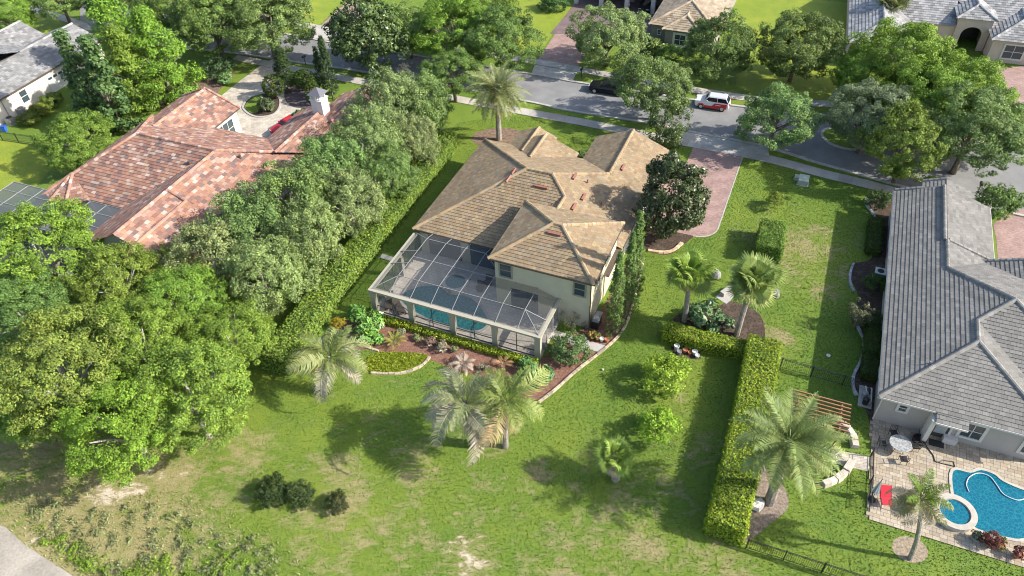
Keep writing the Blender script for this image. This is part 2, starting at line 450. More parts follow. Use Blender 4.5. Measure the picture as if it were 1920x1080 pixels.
# lots across the street whose turf is yellower and brighter
for pz in ([(1375, -5), (1440, -12), (1610, 8), (1585, 120), (1560, 190), (1420, 178), (1380, 160)], [(968, 110), (1006, 108), (1072, 12), (1060, -15), (965, -10)], [(575, 48), (600, 46), (655, -8), (560, -15)], [(-20, 255), (60, 275), (110, 300), (60, 360), (-20, 390)], [(40, 30), (60, 22), (150, 52), (120, 62), (60, 85), (30, 75)]):
    sheet('lawn', wpoly(pz), 0.006, LUSH)
# driveway aprons
sheet('driveway_apron', wpoly([(1262, 245), (1300, 250), (1440, 279), (1442, 292), (1398, 288), (1303, 268), (1268, 254)]), 0.068, CONC)
sheet('driveway_apron', wpoly([(1003, 122), (1082, 136), (1074, 152), (995, 141)]), 0.068, CONC)
sheet('driveway_apron', wpoly([(578, 70), (640, 81), (650, 56), (600, 48)]), 0.068, CONC)

# ------------------------------------------------------------------ frames of the houses
def frame(op, oz, ex_deg):
    o = at(*op, oz); o[2] = 0; a = R(ex_deg)
    return o, a, np.array([math.cos(a), math.sin(a), 0]), np.array([-math.sin(a), math.cos(a), 0])
O1, A1, X1, Y1 = frame((690.4, 543.2), 2.67, -24.34)       # tan house and its pool cage
def m1(x, y): return O1[:2] + X1[:2] * x + Y1[:2] * y
O2, A2, X2, Y2 = frame((1648, 743.5), 3.0, -24.1)          # grey house
def m2(x, y): return O2[:2] + X2[:2] * x + Y2[:2] * y
O3, A3, X3, Y3 = frame((397.6, 241.6), 3.0, -23.0)         # red tiled house
def m3(x, y): return O3[:2] + X3[:2] * x + Y3[:2] * y

# tan house: driveway
dw = [m1(18.7, 20.5), m1(24.3, 20.5)] + [m1(24.3 + 2.0 * math.sin(t), 22.5 - 2.0 * math.cos(t)) for t in np.linspace(0.2, math.pi / 2, 6)] + [m1(26.3, 36.4), m1(20.8, 36.9), m1(20.8, 29.5), m1(18.7, 29.3)]
sheet('driveway', dw, 0.012, PINK)
ed = kerb_mb([m1(24.3, 20.45)] + [m1(24.3 + 2.05 * math.sin(t), 22.5 - 2.05 * math.cos(t)) for t in np.linspace(0.2, math.pi / 2, 6)] + [m1(26.35, 36.4)], 0.12, 0, 0.03).build('driveway_edging', KERB); ed['kind'] = 'structure'
sheet('driveway', wpoly([(1008, 112), (1082, 128), (1098, 98), (1165, 18), (1078, 10)]), 0.012, PINK)
sheet('driveway', wpoly([(602, 47), (650, 55), (700, 10), (660, -5)]), 0.012, PINK)
sheet('courtyard_paving', wpoly([(385, 262), (412, 182), (452, 150), (492, 121), (515, 108), (543, 117), (530, 150), (575, 175), (640, 205), (560, 262), (495, 285)]), 0.012, PALEPAVE)
sheet('driveway', wpoly([(1862, 420), (1890, 400), (1960, 380), (1960, 520), (1872, 500), (1868, 450)]), 0.012, PINK)
sheet('driveway', wpoly([(1862, 130), (1960, 120), (1960, 270), (1895, 255), (1890, 190)]), 0.012, PINK)
sheet('path', wpoly([(-10, 980), (12, 990), (45, 1020), (90, 1050), (145, 1085), (-20, 1120)]), 0.02, CONC_OLD)
sheet('path', wpoly([(50, 8), (75, 12), (165, 45), (175, 62), (150, 50), (55, 20)]), 0.02, CONC)

# ------------------------------------------------------------------ roofs and walls
def clip_rect(poly, u0, u1, v0, v1):
    """clip a polygon (list of (u,v)) to a rectangle"""
    for ax, lim, sgn in ((0, u0, 1), (0, u1, -1), (1, v0, 1), (1, v1, -1)):
        out = []; n = len(poly)
        for i in range(n):
            a = poly[i]; b = poly[(i + 1) % n]
            da = (a[ax] - lim) * sgn; db = (b[ax] - lim) * sgn
            if da >= 0: out.append(a)
            if (da >= 0) != (db >= 0):
                t = da / (da - db); out.append((a[0] + (b[0] - a[0]) * t, a[1] + (b[1] - a[1]) * t))
        poly = out
        if len(poly) < 3: return None
    return poly

def roof(house, o, ang, planes, palette, weights, tw, th, tile_mat, deck_mat, caps, cap_mat, singles=300, cap_r=0.17, streak=None):
    """house > roof (deck) > tile ...; planes are 3-D polygons in the house's own frame"""
    ca, sa = math.cos(ang), math.sin(ang)
    camp = np.array([0, 0, CAM_H])
    def W(p): return np.array([o[0] + ca * p[0] - sa * p[1], o[1] + sa * p[0] + ca * p[1], p[2]])
    deck = MB()
    full = []; rest = MB()
    for poly in planes:
        P = [np.array(p, float) for p in poly]
        n = np.zeros(3)
        for i in range(len(P)): n += np.cross(P[i] - P[0], P[(i + 1) % len(P)] - P[0])
        n /= np.linalg.norm(n)
        if n[2] < 0: n = -n; P = P[::-1]
        deck.poly(P)
        u = np.cross([0, 0, 1.0], n); u /= np.linalg.norm(u); v = np.cross(n, u)
        uv = [(float((p - P[0]) @ u), float((p - P[0]) @ v)) for p in P]
        us = [q[0] for q in uv]; vs = [q[1] for q in uv]
        row = 0; vv = min(vs)
        while vv < max(vs) - 0.02:
            off = (row % 2) * tw / 2 + rs.uniform(-0.02, 0.02)
            uu = min(us) - off
            while uu < max(us):
                g = 0.006
                r_ = clip_rect(uv, uu + g, uu + tw - g, vv, vv + th)
                if r_:
                    area = 0.5 * abs(sum(r_[i][0] * r_[(i + 1) % len(r_)][1] - r_[(i + 1) % len(r_)][0] * r_[i][1] for i in range(len(r_))))
                    if area > 0.004:
                        ci = rs.choices(range(len(palette)), weights)[0]
                        k = rs.uniform(0.88, 1.12)
                        col = tuple(c * k for c in palette[ci])
                        jit = rs.uniform(0, 0.008)
                        if area > 0.97 * (tw - 2 * g) * th:
                            c3 = P[0] + u * (uu + tw / 2) + v * (vv + th / 2)
                            cw = W(c3); q = proj(cw); d = cw - camp; dist = np.linalg.norm(d)
                            nw = np.array([ca * n[0] - sa * n[1], sa * n[0] + ca * n[1], n[2]])
                            vis = -(d / dist) @ nw
                            ok = 0 < q[0] < 1920 and 0 < q[1] < 1080 and vis > 0.05
                            full.append((vis / dist ** 2 if ok else -1, ci, col, c3, u, v, n, jit))
                        else:
                            b = len(rest.v)
                            pts = []
                            for (a_, b_) in r_:
                                lift = 0.012 + (0.038 + jit) * (1 - (b_ - vv) / th)
                                pts.append(P[0] + u * a_ + v * b_ + n * lift)
                            rest.poly(pts, col)
                            low = [q_ for q_ in range(len(r_)) if abs(r_[q_][1] - vv) < 1e-4]
                            if len(low) == 2:
                                a0, a1 = low if (low[1] - low[0]) == 1 else (low[1], low[0])
                                rest.poly([pts[a0], pts[a1], P[0] + u * r_[a1][0] + v * vv, P[0] + u * r_[a0][0] + v * vv][::-1], col)
                uu += tw
            vv += th; row += 1
    full.sort(key=lambda t: -t[0])
    droot = deck.build('roof', deck_mat, house)
    w2, h2 = tw / 2 - 0.006, th / 2
    protos = []
    for pc in palette:
        mb = MB().hexa([(-w2, -h2, 0), (w2, -h2, 0), (w2, h2, 0), (-w2, h2, 0), (-w2, -h2, 0.054), (w2, -h2, 0.054), (w2, h2, 0.014), (-w2, h2, 0.014)], pc)
        protos.append(mb.mesh('tile', tile_mat, cols=True))
    for i, (s_, ci, col, c3, u, v, n, jit) in enumerate(full):
        if i < singles and s_ > 0:
            ob = bpy.data.objects.new('tile', protos[ci]); link(ob, droot)
            m = Matrix(((u[0], v[0], n[0], c3[0]), (u[1], v[1], n[1], c3[1]), (u[2], v[2], n[2], c3[2]), (0, 0, 0, 1)))
            ob.matrix_local = m
        else:
            pts = [c3 + u * a + v * b + n * z for a, b, z in ((-w2, -h2, 0.05 + jit), (w2, -h2, 0.05 + jit), (w2, h2, 0.014), (-w2, h2, 0.014))]
            rest.poly(pts, col)
            rest.poly([c3 - u * w2 - v * h2, c3 + u * w2 - v * h2, pts[1], pts[0]], col)
    ro = rest.build('roof_tiles', tile_mat, droot, cols=True); ro['kind'] = 'stuff'
    for (a, b) in caps:
        a = np.array(a, float); b = np.array(b, float); d = b - a; L = np.linalg.norm(d); d /= L
        x = np.cross(d, [0, 0, 1.0]); x /= np.linalg.norm(x); up = np.cross(x, d)
        mb = MB(); k = max(1, int(L / 0.42)); seg = L / k
        for i in range(k):
            p = a + d * seg * i; q = a + d * (seg * (i + 1) + 0.03)
            kc = rs.uniform(1.12, 1.34); col = tuple(c * kc for c in rs.choices(palette, weights)[0])
            r0, r1 = cap_r * 1.12, cap_r * 0.92
            ring = [(-1, -0.25), (-0.7, 0.55), (0, 0.85), (0.7, 0.55), (1, -0.25)]
            A_ = [p + x * r0 * s1 + up * (r0 * s2 + 0.035) for s1, s2 in ring]; B_ = [q + x * r1 * s1 + up * (r1 * s2 + 0.035) for s1, s2 in ring]
            for j in range(4): mb.poly([A_[j], B_[j], B_[j + 1], A_[j + 1]], col)
            mb.poly(A_, col); mb.poly(B_[::-1], col)
        mb.build('ridge_cap', cap_mat, droot, cols=True)
    return droot

def window(parent, p, q, z0, z1, nrm, fmat, gmat, trim=0.14, name='window', bars=1):
    """window on a wall between 2-D points p,q (own frame), outward normal nrm"""
    p = np.array(p, float); q = np.array(q, float); d = (q - p) / np.linalg.norm(q - p); n = np.array(nrm, float)
    def pt(a, z, off): r_ = p + d * a + n * off; return (r_[0], r_[1], z)
    Lw = np.linalg.norm(q - p); mb = MB()
    def slab(a0, a1, zz0, zz1, o0, o1):
        mb.hexa([pt(a0, zz0, o0), pt(a1, zz0, o0), pt(a1, zz0, o1), pt(a0, zz0, o1), pt(a0, zz1, o0), pt(a1, zz1, o0), pt(a1, zz1, o1), pt(a0, zz1, o1)])
    t = trim
    slab(-t, 0, z0 - t, z1 + t, -0.02, 0.07); slab(Lw, Lw + t, z0 - t, z1 + t, -0.02, 0.07)
    slab(0, Lw, z0 - t, z0, -0.02, 0.09); slab(0, Lw, z1, z1 + t, -0.02, 0.07)
    wd = mb.build(name, fmat, parent)
    pane = MB(); pane.poly([pt(0, z0, 0.012), pt(Lw, z0, 0.012), pt(Lw, z1, 0.012), pt(0, z1, 0.012)])
    pane.build('pane', gmat, wd)
    mb = MB()
    slab2 = lambda a0, a1, zz0, zz1: mb.hexa([pt(a0, zz0, 0.0), pt(a1, zz0, 0.0), pt(a1, zz0, 0.04), pt(a0, zz0, 0.04), pt(a0, zz1, 0.0), pt(a1, zz1, 0.0), pt(a1, zz1, 0.04), pt(a0, zz1, 0.04)])
    zm = (z0 + z1) / 2; slab2(0, Lw, zm - 0.035, zm + 0.035)
    for k in range(1, bars): slab2(Lw * k / bars - 0.03, Lw * k / bars + 0.03, z0, z1)
    mb.build('glazing_bar', fmat, wd)
    return wd

GLASS = mat('window_glass', (0.05, 0.07, 0.08), 0.08, 0.6)
TAN_TILE = mat('tan_roof_tile', (1, 1, 1), 0.85, 0.2, noise=[(0.4, 0.10), (0.9, 0.22, (0.30, 0.235, 0.10), 0.52), (0.7, 0.22, (0.13, 0.105, 0.08), 0.58), (11, 0.10)], attr=True)
RED_TILE = mat('terracotta_roof_tile', (1, 1, 1), 0.85, 0.2, noise=[(0.5, 0.12), (11, 0.10)], attr=True)
GREY_TILE = mat('grey_roof_tile', (1, 1, 1), 0.85, 0.2, noise=[(0.45, 0.10), (1.2, 0.18, (0.11, 0.108, 0.105), 0.56), (9, 0.10)], attr=True)
DARKDECK = mat('roof_underlay', (0.05, 0.045, 0.04), 0.95)
CREAM = mat('cream_stucco', (0.52, 0.48, 0.345), 0.9, 0.15, noise=[(1.2, 0.05), (30, 0.06)], bump=(90, 0.3, 0.006))
TRIM = mat('olive_trim', (0.27, 0.26, 0.20), 0.8, 0.2, noise=[(5, 0.08)])
WHITE = mat('white_paint', (0.62, 0.60, 0.56), 0.6, 0.3, noise=[(3, 0.05)])
BROWN = mat('brown_fascia', (0.10, 0.075, 0.06), 0.6, 0.3, noise=[(5, 0.1)])
GREYWALL = mat('taupe_stucco', (0.40, 0.365, 0.335), 0.9, 0.15, noise=[(1.2, 0.05), (30, 0.06)], bump=(90, 0.3, 0.006))
PALETRIM = mat('pale_trim', (0.60, 0.565, 0.52), 0.7, 0.2, noise=[(5, 0.05)])
PINKWALL = mat('pink_stucco', (0.52, 0.42, 0.36), 0.9, 0.15, noise=[(1.5, 0.06), (30, 0.06)])
WHITEWALL = mat('white_stucco', (0.58, 0.54, 0.48), 0.9, 0.15, noise=[(1.5, 0.05), (30, 0.05)])
TAUPE2 = mat('grey_brown_stucco', (0.27, 0.25, 0.22), 0.9, 0.15, noise=[(1.5, 0.06)])
VENTRED = mat('terracotta_vent', (0.27, 0.12, 0.09), 0.8, 0.2, noise=[(6, 0.15)])
METAL = mat('dull_metal', (0.30, 0.30, 0.30), 0.5, 0.5, noise=[(6, 0.1)], metal=0.4)

def soffit(house, pts, z, m):
    MB().poly([(p[0], p[1], z) for p in pts][::-1]).build('soffit', m, house)
def fascia(house, lines, m, h=0.2, name='gutter'):
    """gutters along the eaves, each a part"""
    for a, b in lines:
        MB().bar((a[0], a[1], a[2] - 0.06), (b[0], b[1], b[2] - 0.06), 0.13, 0.15).build(name, m, house)

# ============================ tan house ============================
S1 = 0.41
h1 = thing('tan_house', 'two-storey cream house with tan tiled hip roofs and a pool cage behind it', 'house', tuple(O1), A1)
E = 3.0
def zr(x): return E + S1 * x
M1 = (8.2, 16.95, 6.4); M2 = (10.85, 16.95, 6.4)
XL, XR, YN, YF = -0.15, 19.2, 8.6, 25.3
K = (12.8, 15.0, 5.6); K2 = (12.8, 12.6, 5.6)
Gn = (15.2, 21.3, zr(4.0)); Gf = (15.2, 30.0, zr(4.0))
Wr = 6.7; Wz = zr(3.75); Wn = (Wr, 16.95 + (6.4 - Wz) / S1, Wz); Wf = (Wr, 26.2, Wz)
W2z = zr(2.15); W2n = (5.1, 23.2, W2z); W2f = (5.1, 28.3, W2z)
def yb(z): return YF - (z - E) / S1          # back plane y at height z
planes = [
    [(XL, YN, E), (9.8, YN, E), (9.8, 12.9, 4.76), (10.9, 12.9, 4.76), (12.8, 15.0, 5.6), M2, M1],                           # facing the pool
    [(12.8, 15.0, 5.6), (10.75, 12.9, 4.74), (12.8, 12.9, 5.6)],
    [(XL, YN, E), M1, (XL, YF, E)],                                                                                           # left
    [(XL, YF, E), M1, M2, (XR, YF, E)],                                                                                        # street
    [K, (12.8, 12.6, 5.6), (XR, 12.6, E), (XR, 30.0, E), Gf, Gn, M2],                                                          # right
    [Gn, Gf, (11.2, 30.0, E), (11.2, 25.3, E)],                                                                                # garage wing, left
    [Wn, Wf, (2.95, 26.2, E), (2.95, 25.3, E)], [Wn, (10.45, 25.3, E), (10.45, 26.2, E), Wf],
    [W2n, W2f, (2.95, 28.3, E), (2.95, 24.5, E)], [W2n, (7.25, 25.9, E), (7.25, 28.3, E), W2f],
]
U0, U1, V0, V1, UZ = 9.65, 19.05, 4.5, 13.1, 5.6
vm = (V0 + V1) / 2; hz = UZ + S1 * (V1 - V0) / 2; ua, ub = U0 + (V1 - V0) / 2, U1 - (V1 - V0) / 2
planes += [[(U0, V0, UZ), (U1, V0, UZ), (ub, vm, hz), (ua, vm, hz)], [(U0, V0, UZ), (ua, vm, hz), (U0, V1, UZ)], [(U0, V1, UZ), (ua, vm, hz), (ub, vm, hz), (U1, V1, UZ)], [(U1, V0, UZ), (U1, V1, UZ), (ub, vm, hz)]]
capsl = [(M1, (XL, YN, E)), (M1, (XL, YF, E)), (M1, M2), (M2, K), (K, K2), (M2, Gn), (Gn, Gf), (Wn, Wf), (W2n, W2f),
         ((ua, vm, hz), (U0, V0, UZ)), ((ua, vm, hz), (U0, V1, UZ)), ((ub, vm, hz), (U1, V0, UZ)), ((ub, vm, hz), (U1, V1, UZ)), ((ua, vm, hz), (ub, vm, hz))]
PAL1 = [(0.2451, 0.1785, 0.1098), (0.2782, 0.207, 0.1289), (0.3047, 0.2326, 0.1399), (0.2253, 0.1657, 0.1069), (0.2716, 0.1912, 0.1153), (0.2583, 0.2102, 0.1482)]
roof1 = roof(h1, O1, A1, planes, PAL1, [3, 3, 2, 2, 3, 2], 0.36, 0.33, TAN_TILE, DARKDECK, capsl, TAN_TILE)
# walls
MB().box(0.3, 18.75, 9.0, 24.9, 0, 2.96).build('wall', CREAM, h1)
MB().box(11.6, 18.75, 24.9, 29.6, 0, 2.96).poly([(11.6, 29.6, 2.96), (18.75, 29.6, 2.96), (15.2, 29.6, 4.5)]).build('wall', CREAM, h1)
MB().box(3.35, 10.05, 24.9, 25.9, 0, 2.96).poly([(3.35, 25.9, 2.96), (10.05, 25.9, 2.96), (6.7, 25.9, 4.4)]).build('wall', CREAM, h1)
MB().box(3.35, 6.85, 25.9, 28.0, 0, 2.96).poly([(3.35, 28.0, 2.96), (6.85, 28.0, 2.96), (5.1, 28.0, 3.7)]).build('wall', CREAM, h1)
MB().box(10.05, 18.65, 4.9, 12.75, 0, 5.56).build('upper_wall', CREAM, h1)
soffit(h1, [(XL, YN), (XR, YN), (XR, YF), (XL, YF)], 2.975, BROWN); soffit(h1, [(U0, V0), (U1, V0), (U1, V1), (U0, V1)], 5.575, WHITE)
fascia(h1, [((XL, YN, E), (U0, YN, E)), ((XL, YN, E), (XL, YF, E)), ((XR, 13, E), (XR, 30, E)), ((U0, V0, UZ), (U1, V0, UZ)), ((U1, V0, UZ), (U1, V1, UZ)), ((U0, V0, UZ), (U0, V1, UZ)), ((U0, V1, UZ), (U1, V1, UZ)), ((2.95, 25.3, E), (2.95, 28.3, E))], BROWN)
for nm, x0, x1, z0, z1 in (('window', 10.55, 11.55, 3.65, 5.0), ('window', 17.3, 18.2, 3.65, 5.0)):
    window(h1, (x0, 4.9), (x1, 4.9), z0, z1, (0, -1), TRIM, GLASS)
for y0 in (6.4, 9.4): window(h1, (18.65, y0), (18.65, y0 + 1.1), 3.6, 5.0, (1, 0), TRIM, GLASS)
MB().box(1.2, 4.6, 8.93, 9.02, 0.1, 2.5).build('sliding_door', GLASS, h1); MB().box(5.6, 9.2, 8.93, 9.02, 0.1, 2.5).build('sliding_door', GLASS, h1)
MB().box(11.5, 14.0, 4.83, 4.92, 0.1, 2.4).build('sliding_door', GLASS, h1)
for y0 in (15.0, 21.2, 25.4): MB().box(18.74, 18.82, y0, y0 + 3.4, 0.02, 2.3).build('garage_door', WHITE, h1)
MB().tube([(18.75, 4.8, 5.45), (18.75, 4.8, 0.1)], 0.05).build('downpipe', BROWN, h1)
# terracotta ridge vents lying on the slopes
def vent(house, p, d, n, L=1.1, m=VENTRED):
    d = np.array(d, float); d /= np.linalg.norm(d); n = np.array(n, float); n /= np.linalg.norm(n); x = np.cross(d, n); p = np.array(p, float) + n * 0.05
    pts = []
    mb = MB()
    A_ = [p - d * L / 2 + x * s1 * 0.13 + n * s2 for s1, s2 in ((-1, 0), (-0.8, 0.14), (0.8, 0.17), (1, 0))]; B_ = [q + d * L for q in A_]
    mb.hexa([A_[0], A_[3], B_[3], B_[0], A_[1], A_[2], B_[2], B_[1]])
    mb.build('roof_vent', m, house)
nF = (0, -S1, 1); nR = (S1, 0, 1); nL = (-S1, 0, 1)
def zf(y): return E + S1 * (y - YN)
vent(h1, (10.3, 15.4, zf(15.4)), (1, 0, 0), nF, 1.3)
vent(h1, (14.4, 7.9, UZ + S1 * (7.9 - V0)), (1, 0, 0), (0, -S1, 1), 1.2)
def zR(x): return E + S1 * (XR - x)
for (x, y) in ((12.6, 18.2), (14.2, 16.2), (16.0, 23.2), (13.9, 14.3)): vent(h1, (x, y, zR(x)), (0, 1, 0), nR, 1.0)
for (y, l_) in ((15.3, 1.2), (16.6, 1.0)): vent(h1, (7.0, y, E + S1 * (7.0 - XL)), (0, 1, 0), nL, l_)
for (x, y) in ((13.9, 18.4), (15.9, 16.6)):
    MB().tube([(x, y, zR(x)), (x, y, zR(x) + 0.4)], 0.07, 8).build('roof_pipe', VENTRED, h1)

# ============================ screened pool cage ============================
cg = thing('pool_cage', 'white-framed screen enclosure over the kidney-shaped pool of the tan house', 'pool cage', tuple(O1), A1)
RAILM = mat('cage_rail', (0.26, 0.26, 0.255), 0.5, 0.3)
FRAME = mat('cage_frame', (0.36, 0.335, 0.265), 0.6, 0.3, noise=[(4, 0.05)])
BRONZE = mat('bronze_frame', (0.08, 0.07, 0.06), 0.5, 0.4)
SCREEN = screen_mat()
for x in (0.25, 4.0, 8.05, 12.0, 15.85): MB().box(x - 0.25, x + 0.25, -0.02, 0.38, 0, 2.42).box(x - 0.31, x + 0.31, -0.08, 0.44, 2.42, 2.5).build('post', CREAM if False else FRAME, cg)
MB().box(0.05, 0.45, 5.0, 5.4, 0, 2.42).build('post', FRAME, cg)
MB().box(-0.05, 16.15, -0.05, 0.42, 2.5, 2.68).build('beam', FRAME, cg)
MB().box(-0.05, 0.38, 0.42, 8.6, 2.5, 2.67).build('beam', FRAME, cg)
MB().box(15.72, 16.15, 0.42, 4.86, 2.5, 2.67).build('beam', FRAME, cg)
Zt = 3.3
def rail(a, b, w=0.045, m=None): MB().bar(a, b, w, w).build('rafter', m or RAILM, cg)
def pan(pts): MB().poly(pts).build('screen_panel', SCREEN, cg)
xs = [2, 4, 6, 8, 10, 12, 14]
zb = 2.7
ybk = {2: 7.4, 4: 7.4, 6: 7.4, 8: 7.4, 10: 4.84, 12: 4.84, 14: 4.84}
for x in xs:
    rail((x, 0.3, zb), (x, 2, Zt)); rail((x, 2, Zt), (x, ybk[x], Zt))
    if x <= 8: rail((x, 7.4, Zt), (x, 8.55, 2.98))
for y in (2, 4.7): rail((2, y, Zt + 0.02), (14 if y < 4 else 10, y, Zt + 0.02))
rail((2, 7.4, Zt + 0.02), (8, 7.4, Zt + 0.02)); rail((8, 7.4, Zt + 0.02), (10, 5.6, Zt + 0.02)); 
rail((0.2, 0.2, zb), (2, 2, Zt)); rail((15.9, 0.2, zb), (14, 2, Zt)); rail((0.2, 8.5, zb), (2, 7.4, Zt)); rail((15.9, 4.4, zb), (14, 4.2, Zt))
rail((14, 2.02, Zt + 0.02), (14, 4.8, Zt + 0.02)); 
for y in (3.8, 5.6): rail((0.2, y, zb), (2, y, Zt), 0.07)
rail((15.9, 2.0, zb), (14, 2.0, Zt), 0.07)
yc = [2, 4.7, 7.4]
for i in range(len(xs) - 1):
    a, b = xs[i], xs[i + 1]
    pan([(a, 0.3, zb), (b, 0.3, zb), (b, 2, Zt), (a, 2, Zt)])
    if b <= 8:
        pan([(a, 2, Zt), (b, 2, Zt), (b, 4.7, Zt), (a, 4.7, Zt)]); pan([(a, 4.7, Zt), (b, 4.7, Zt), (b, 7.4, Zt), (a, 7.4, Zt)])
        pan([(a, 7.4, Zt), (b, 7.4, Zt), (b, 8.55, 2.99), (a, 8.55, 2.99)])
    elif b == 10:
        pan([(a, 2, Zt), (b, 2, Zt), (b, 4.7, Zt), (a, 4.7, Zt)]); pan([(a, 4.7, Zt), (b, 4.7, Zt), (b, 5.6, Zt), (a, 7.4, Zt)])
    else: pan([(a, 2, Zt), (b, 2, Zt), (b, 4.84, Zt), (a, 4.84, Zt)])
pan([(0.2, 0.2, zb), (2, 0.3, zb), (2, 2, Zt)]); pan([(0.2, 0.2, zb), (2, 2, Zt), (2, 7.4, Zt), (0.2, 8.5, zb)])
pan([(14, 0.3, zb), (15.9, 0.2, zb), (14, 2, Zt)]); pan([(15.9, 0.2, zb), (15.9, 4.8, zb), (14, 4.8, Zt), (14, 2, Zt)])
pan([(0.2, 8.5, zb), (2, 7.4, Zt), (2, 8.55, 2.99)])
# side screens with dark mullions
for (a, b) in ((0.5, 3.75), (4.25, 7.8), (8.3, 11.75), (12.25, 15.6)):
    mid = (a + b) / 2
    MB().box(mid - 0.03, mid + 0.03, 0.14, 0.2, 0.1, 2.5).box(a, b, 0.14, 0.2, 0.75, 0.81).box(a, b, 0.14, 0.2, 0.08, 0.14).build('mullion', BRONZE, cg)
    pan([(a, 0.17, 0.1), (mid - 0.03, 0.17, 0.1), (mid - 0.03, 0.17, 2.5), (a, 0.17, 2.5)]); pan([(mid + 0.03, 0.17, 0.1), (b, 0.17, 0.1), (b, 0.17, 2.5), (mid + 0.03, 0.17, 2.5)])
for x in (0.17, 15.95):
    y1 = 8.9 if x < 1 else 4.86
    ys = np.linspace(0.4, y1, 6 if x < 1 else 4)
    for i in range(len(ys) - 1):
        pan([(x, ys[i] + 0.03, 0.1), (x, ys[i + 1] - 0.03, 0.1), (x, ys[i + 1] - 0.03, 2.5), (x, ys[i] + 0.03, 2.5)])
        MB().box(x - 0.03, x + 0.03, ys[i + 1] - 0.03, ys[i + 1] + 0.03, 0.05, 2.5).build('mullion', BRONZE if x < 1 else WHITE, cg)
sheet('pool_deck', [m1(0, 0), m1(16.1, 0), m1(16.1, 4.95), m1(10, 4.95), m1(10, 9), m1(0, 9)], 0.06, DECK)
# the pool: coping ring and water
def ring(name, pts, width, z0, z1, m, parent=None):
    c = np.mean(pts, axis=0); mb = MB(); n = len(pts)
    P_ = [np.array(p) for p in pts]; out = []
    for i in range(n):
        d = P_[(i + 1) % n] - P_[i - 1]; d /= np.linalg.norm(d); nn = np.array([d[1], -d[0]])
        if nn @ (P_[i] - c) < 0: nn = -nn
        out.append(P_[i] + nn * width)
    for i in range(n):
        j = (i + 1) % n
        mb.hexa([(*P_[i], z0), (*out[i], z0), (*out[j], z0), (*P_[j], z0), (*P_[i], z1), (*out[i], z1), (*out[j], z1), (*P_[j], z1)])
    return mb.build(name, m, parent)
pool_l = [(1.5, 3.0), (2.6, 4.4), (4.2, 4.9), (5.6, 4.4), (7.2, 4.7), (8.8, 3.9), (9.9, 2.9), (10.3, 2.2), (9.8, 1.1), (8.0, 0.85), (5.6, 0.85), (3.4, 1.3), (1.9, 2.0)]
pl = [m1(*p) for p in catmull(pool_l, True, 4)]
TEAL = water_mat('teal_pool_water', (0.08, 0.32, 0.31), (0.018, 0.135, 0.145), 4.5)
pw = sheet('pool_water', pl, 0.075, TEAL); pw['kind'] = 'structure'
ring('pool_coping', pl, 0.28, 0.05, 0.12, CONC)['kind'] = 'structure'
spa = thing('raised_spa', 'round raised spa beside the teal pool inside the screen cage', 'hot tub', (*m1(5.5, 5.75), 0.06), A1)
MB().lathe([(1.25, 0), (1.25, 0.45), (0.95, 0.45), (0.95, 0.3)], n=24).build('rim', DECK, spa)
MB().lathe([(0.94, 0.28), (0.94, 0.36)], n=24).build('water', TEAL, spa)
# ============================ grey house ============================
S2 = 0.36; E = 3.0
h2 = thing('grey_house', 'long grey tiled house with taupe walls beside the patio and blue pool', 'house', tuple(O2), A2)
A_ = (8.4, 10.7, 6.024); R3 = (6.0, 8.3, 5.16); R4 = (6.0, 6.0, 5.16); K = (4.2, 14.9, 4.512); Kf = (4.2, 27.3, 4.512)
planes = [
    [(0, 0, E), R4, R3, A_, K, Kf, (0, 27.3, E)], [(0, 0, E), (12, 0, E), R4], [R4, (12, 0, E), (12, 2.3, E), R3], [R3, (12, 2.3, E), (16.8, 2.3, E), A_],
    [A_, (16.8, 2.3, E), (16.8, 19.1, E)], [A_, (16.8, 19.1, E), (8.4, 19.1, E), K], [K, (8.4, 19.1, E), (8.4, 27.3, E), Kf],
    [(2.3, 27.3, 3.828), (4.2, 27.3, 4.512), (4.2, 28.5, 4.512), (2.3, 28.5, 3.828)], [(4.2, 27.3, 4.512), (6.6, 27.3, 3.648), (6.6, 28.5, 3.648), (4.2, 28.5, 4.512)],
    [(7.35, 18.5, 3.25), (12.4, 18.5, 5.05), (12.4, 12.6, 5.05), (7.35, 12.6, 3.25)], [(12.4, 18.5, 5.05), (17.5, 18.5, 3.25), (17.5, 12.6, 3.25), (12.4, 12.6, 5.05)],
    [(3.9, -0.75, 2.72), (6.0, -0.75, 2.72), (6.0, 0.02, 2.99), (3.9, 0.02, 2.99)],
]
PAL2 = [(0.1839, 0.175, 0.1605), (0.2019, 0.1925, 0.1757), (0.2235, 0.2135, 0.1953), (0.1694, 0.161, 0.1488), (0.1947, 0.1841, 0.1671)]
capsl = [(R4, (0, 0, E)), (R4, (12, 0, E)), (R3, R4), (A_, R3), (A_, K), (K, (4.2, 18.7, 4.512)), ((4.0, 18.7, 4.5), (4.0, 27.3, 4.5)), (A_, (16.8, 2.3, E)), ((7.35, 18.5, 3.25), (12.4, 18.5, 5.05)), ((0.1, 27.3, 3.05), (2.3, 27.3, 3.83)), ((2.3, 28.5, 3.85), (4.2, 28.5, 4.53)), ((4.3, 18.85, 4.47), (8.4, 18.95, 3.05))]
roof(h2, O2, A2, planes, PAL2, [3, 3, 2, 2, 3], 0.42, 0.33, GREY_TILE, DARKDECK, capsl, GREY_TILE)
MB().box(0.42, 11.6, 0.4, 18.6, 0, 2.96).build('wall', GREYWALL, h2)
MB().box(0.42, 7.9, 18.6, 27.0, 0, 2.96).poly([(0.42, 27.0, 2.96), (7.9, 27.0, 2.96), (4.2, 27.0, 4.4)][::-1]).build('wall', GREYWALL, h2)
MB().box(11.6, 16.4, 2.7, 18.3, 0, 2.96).build('wall', GREYWALL, h2)
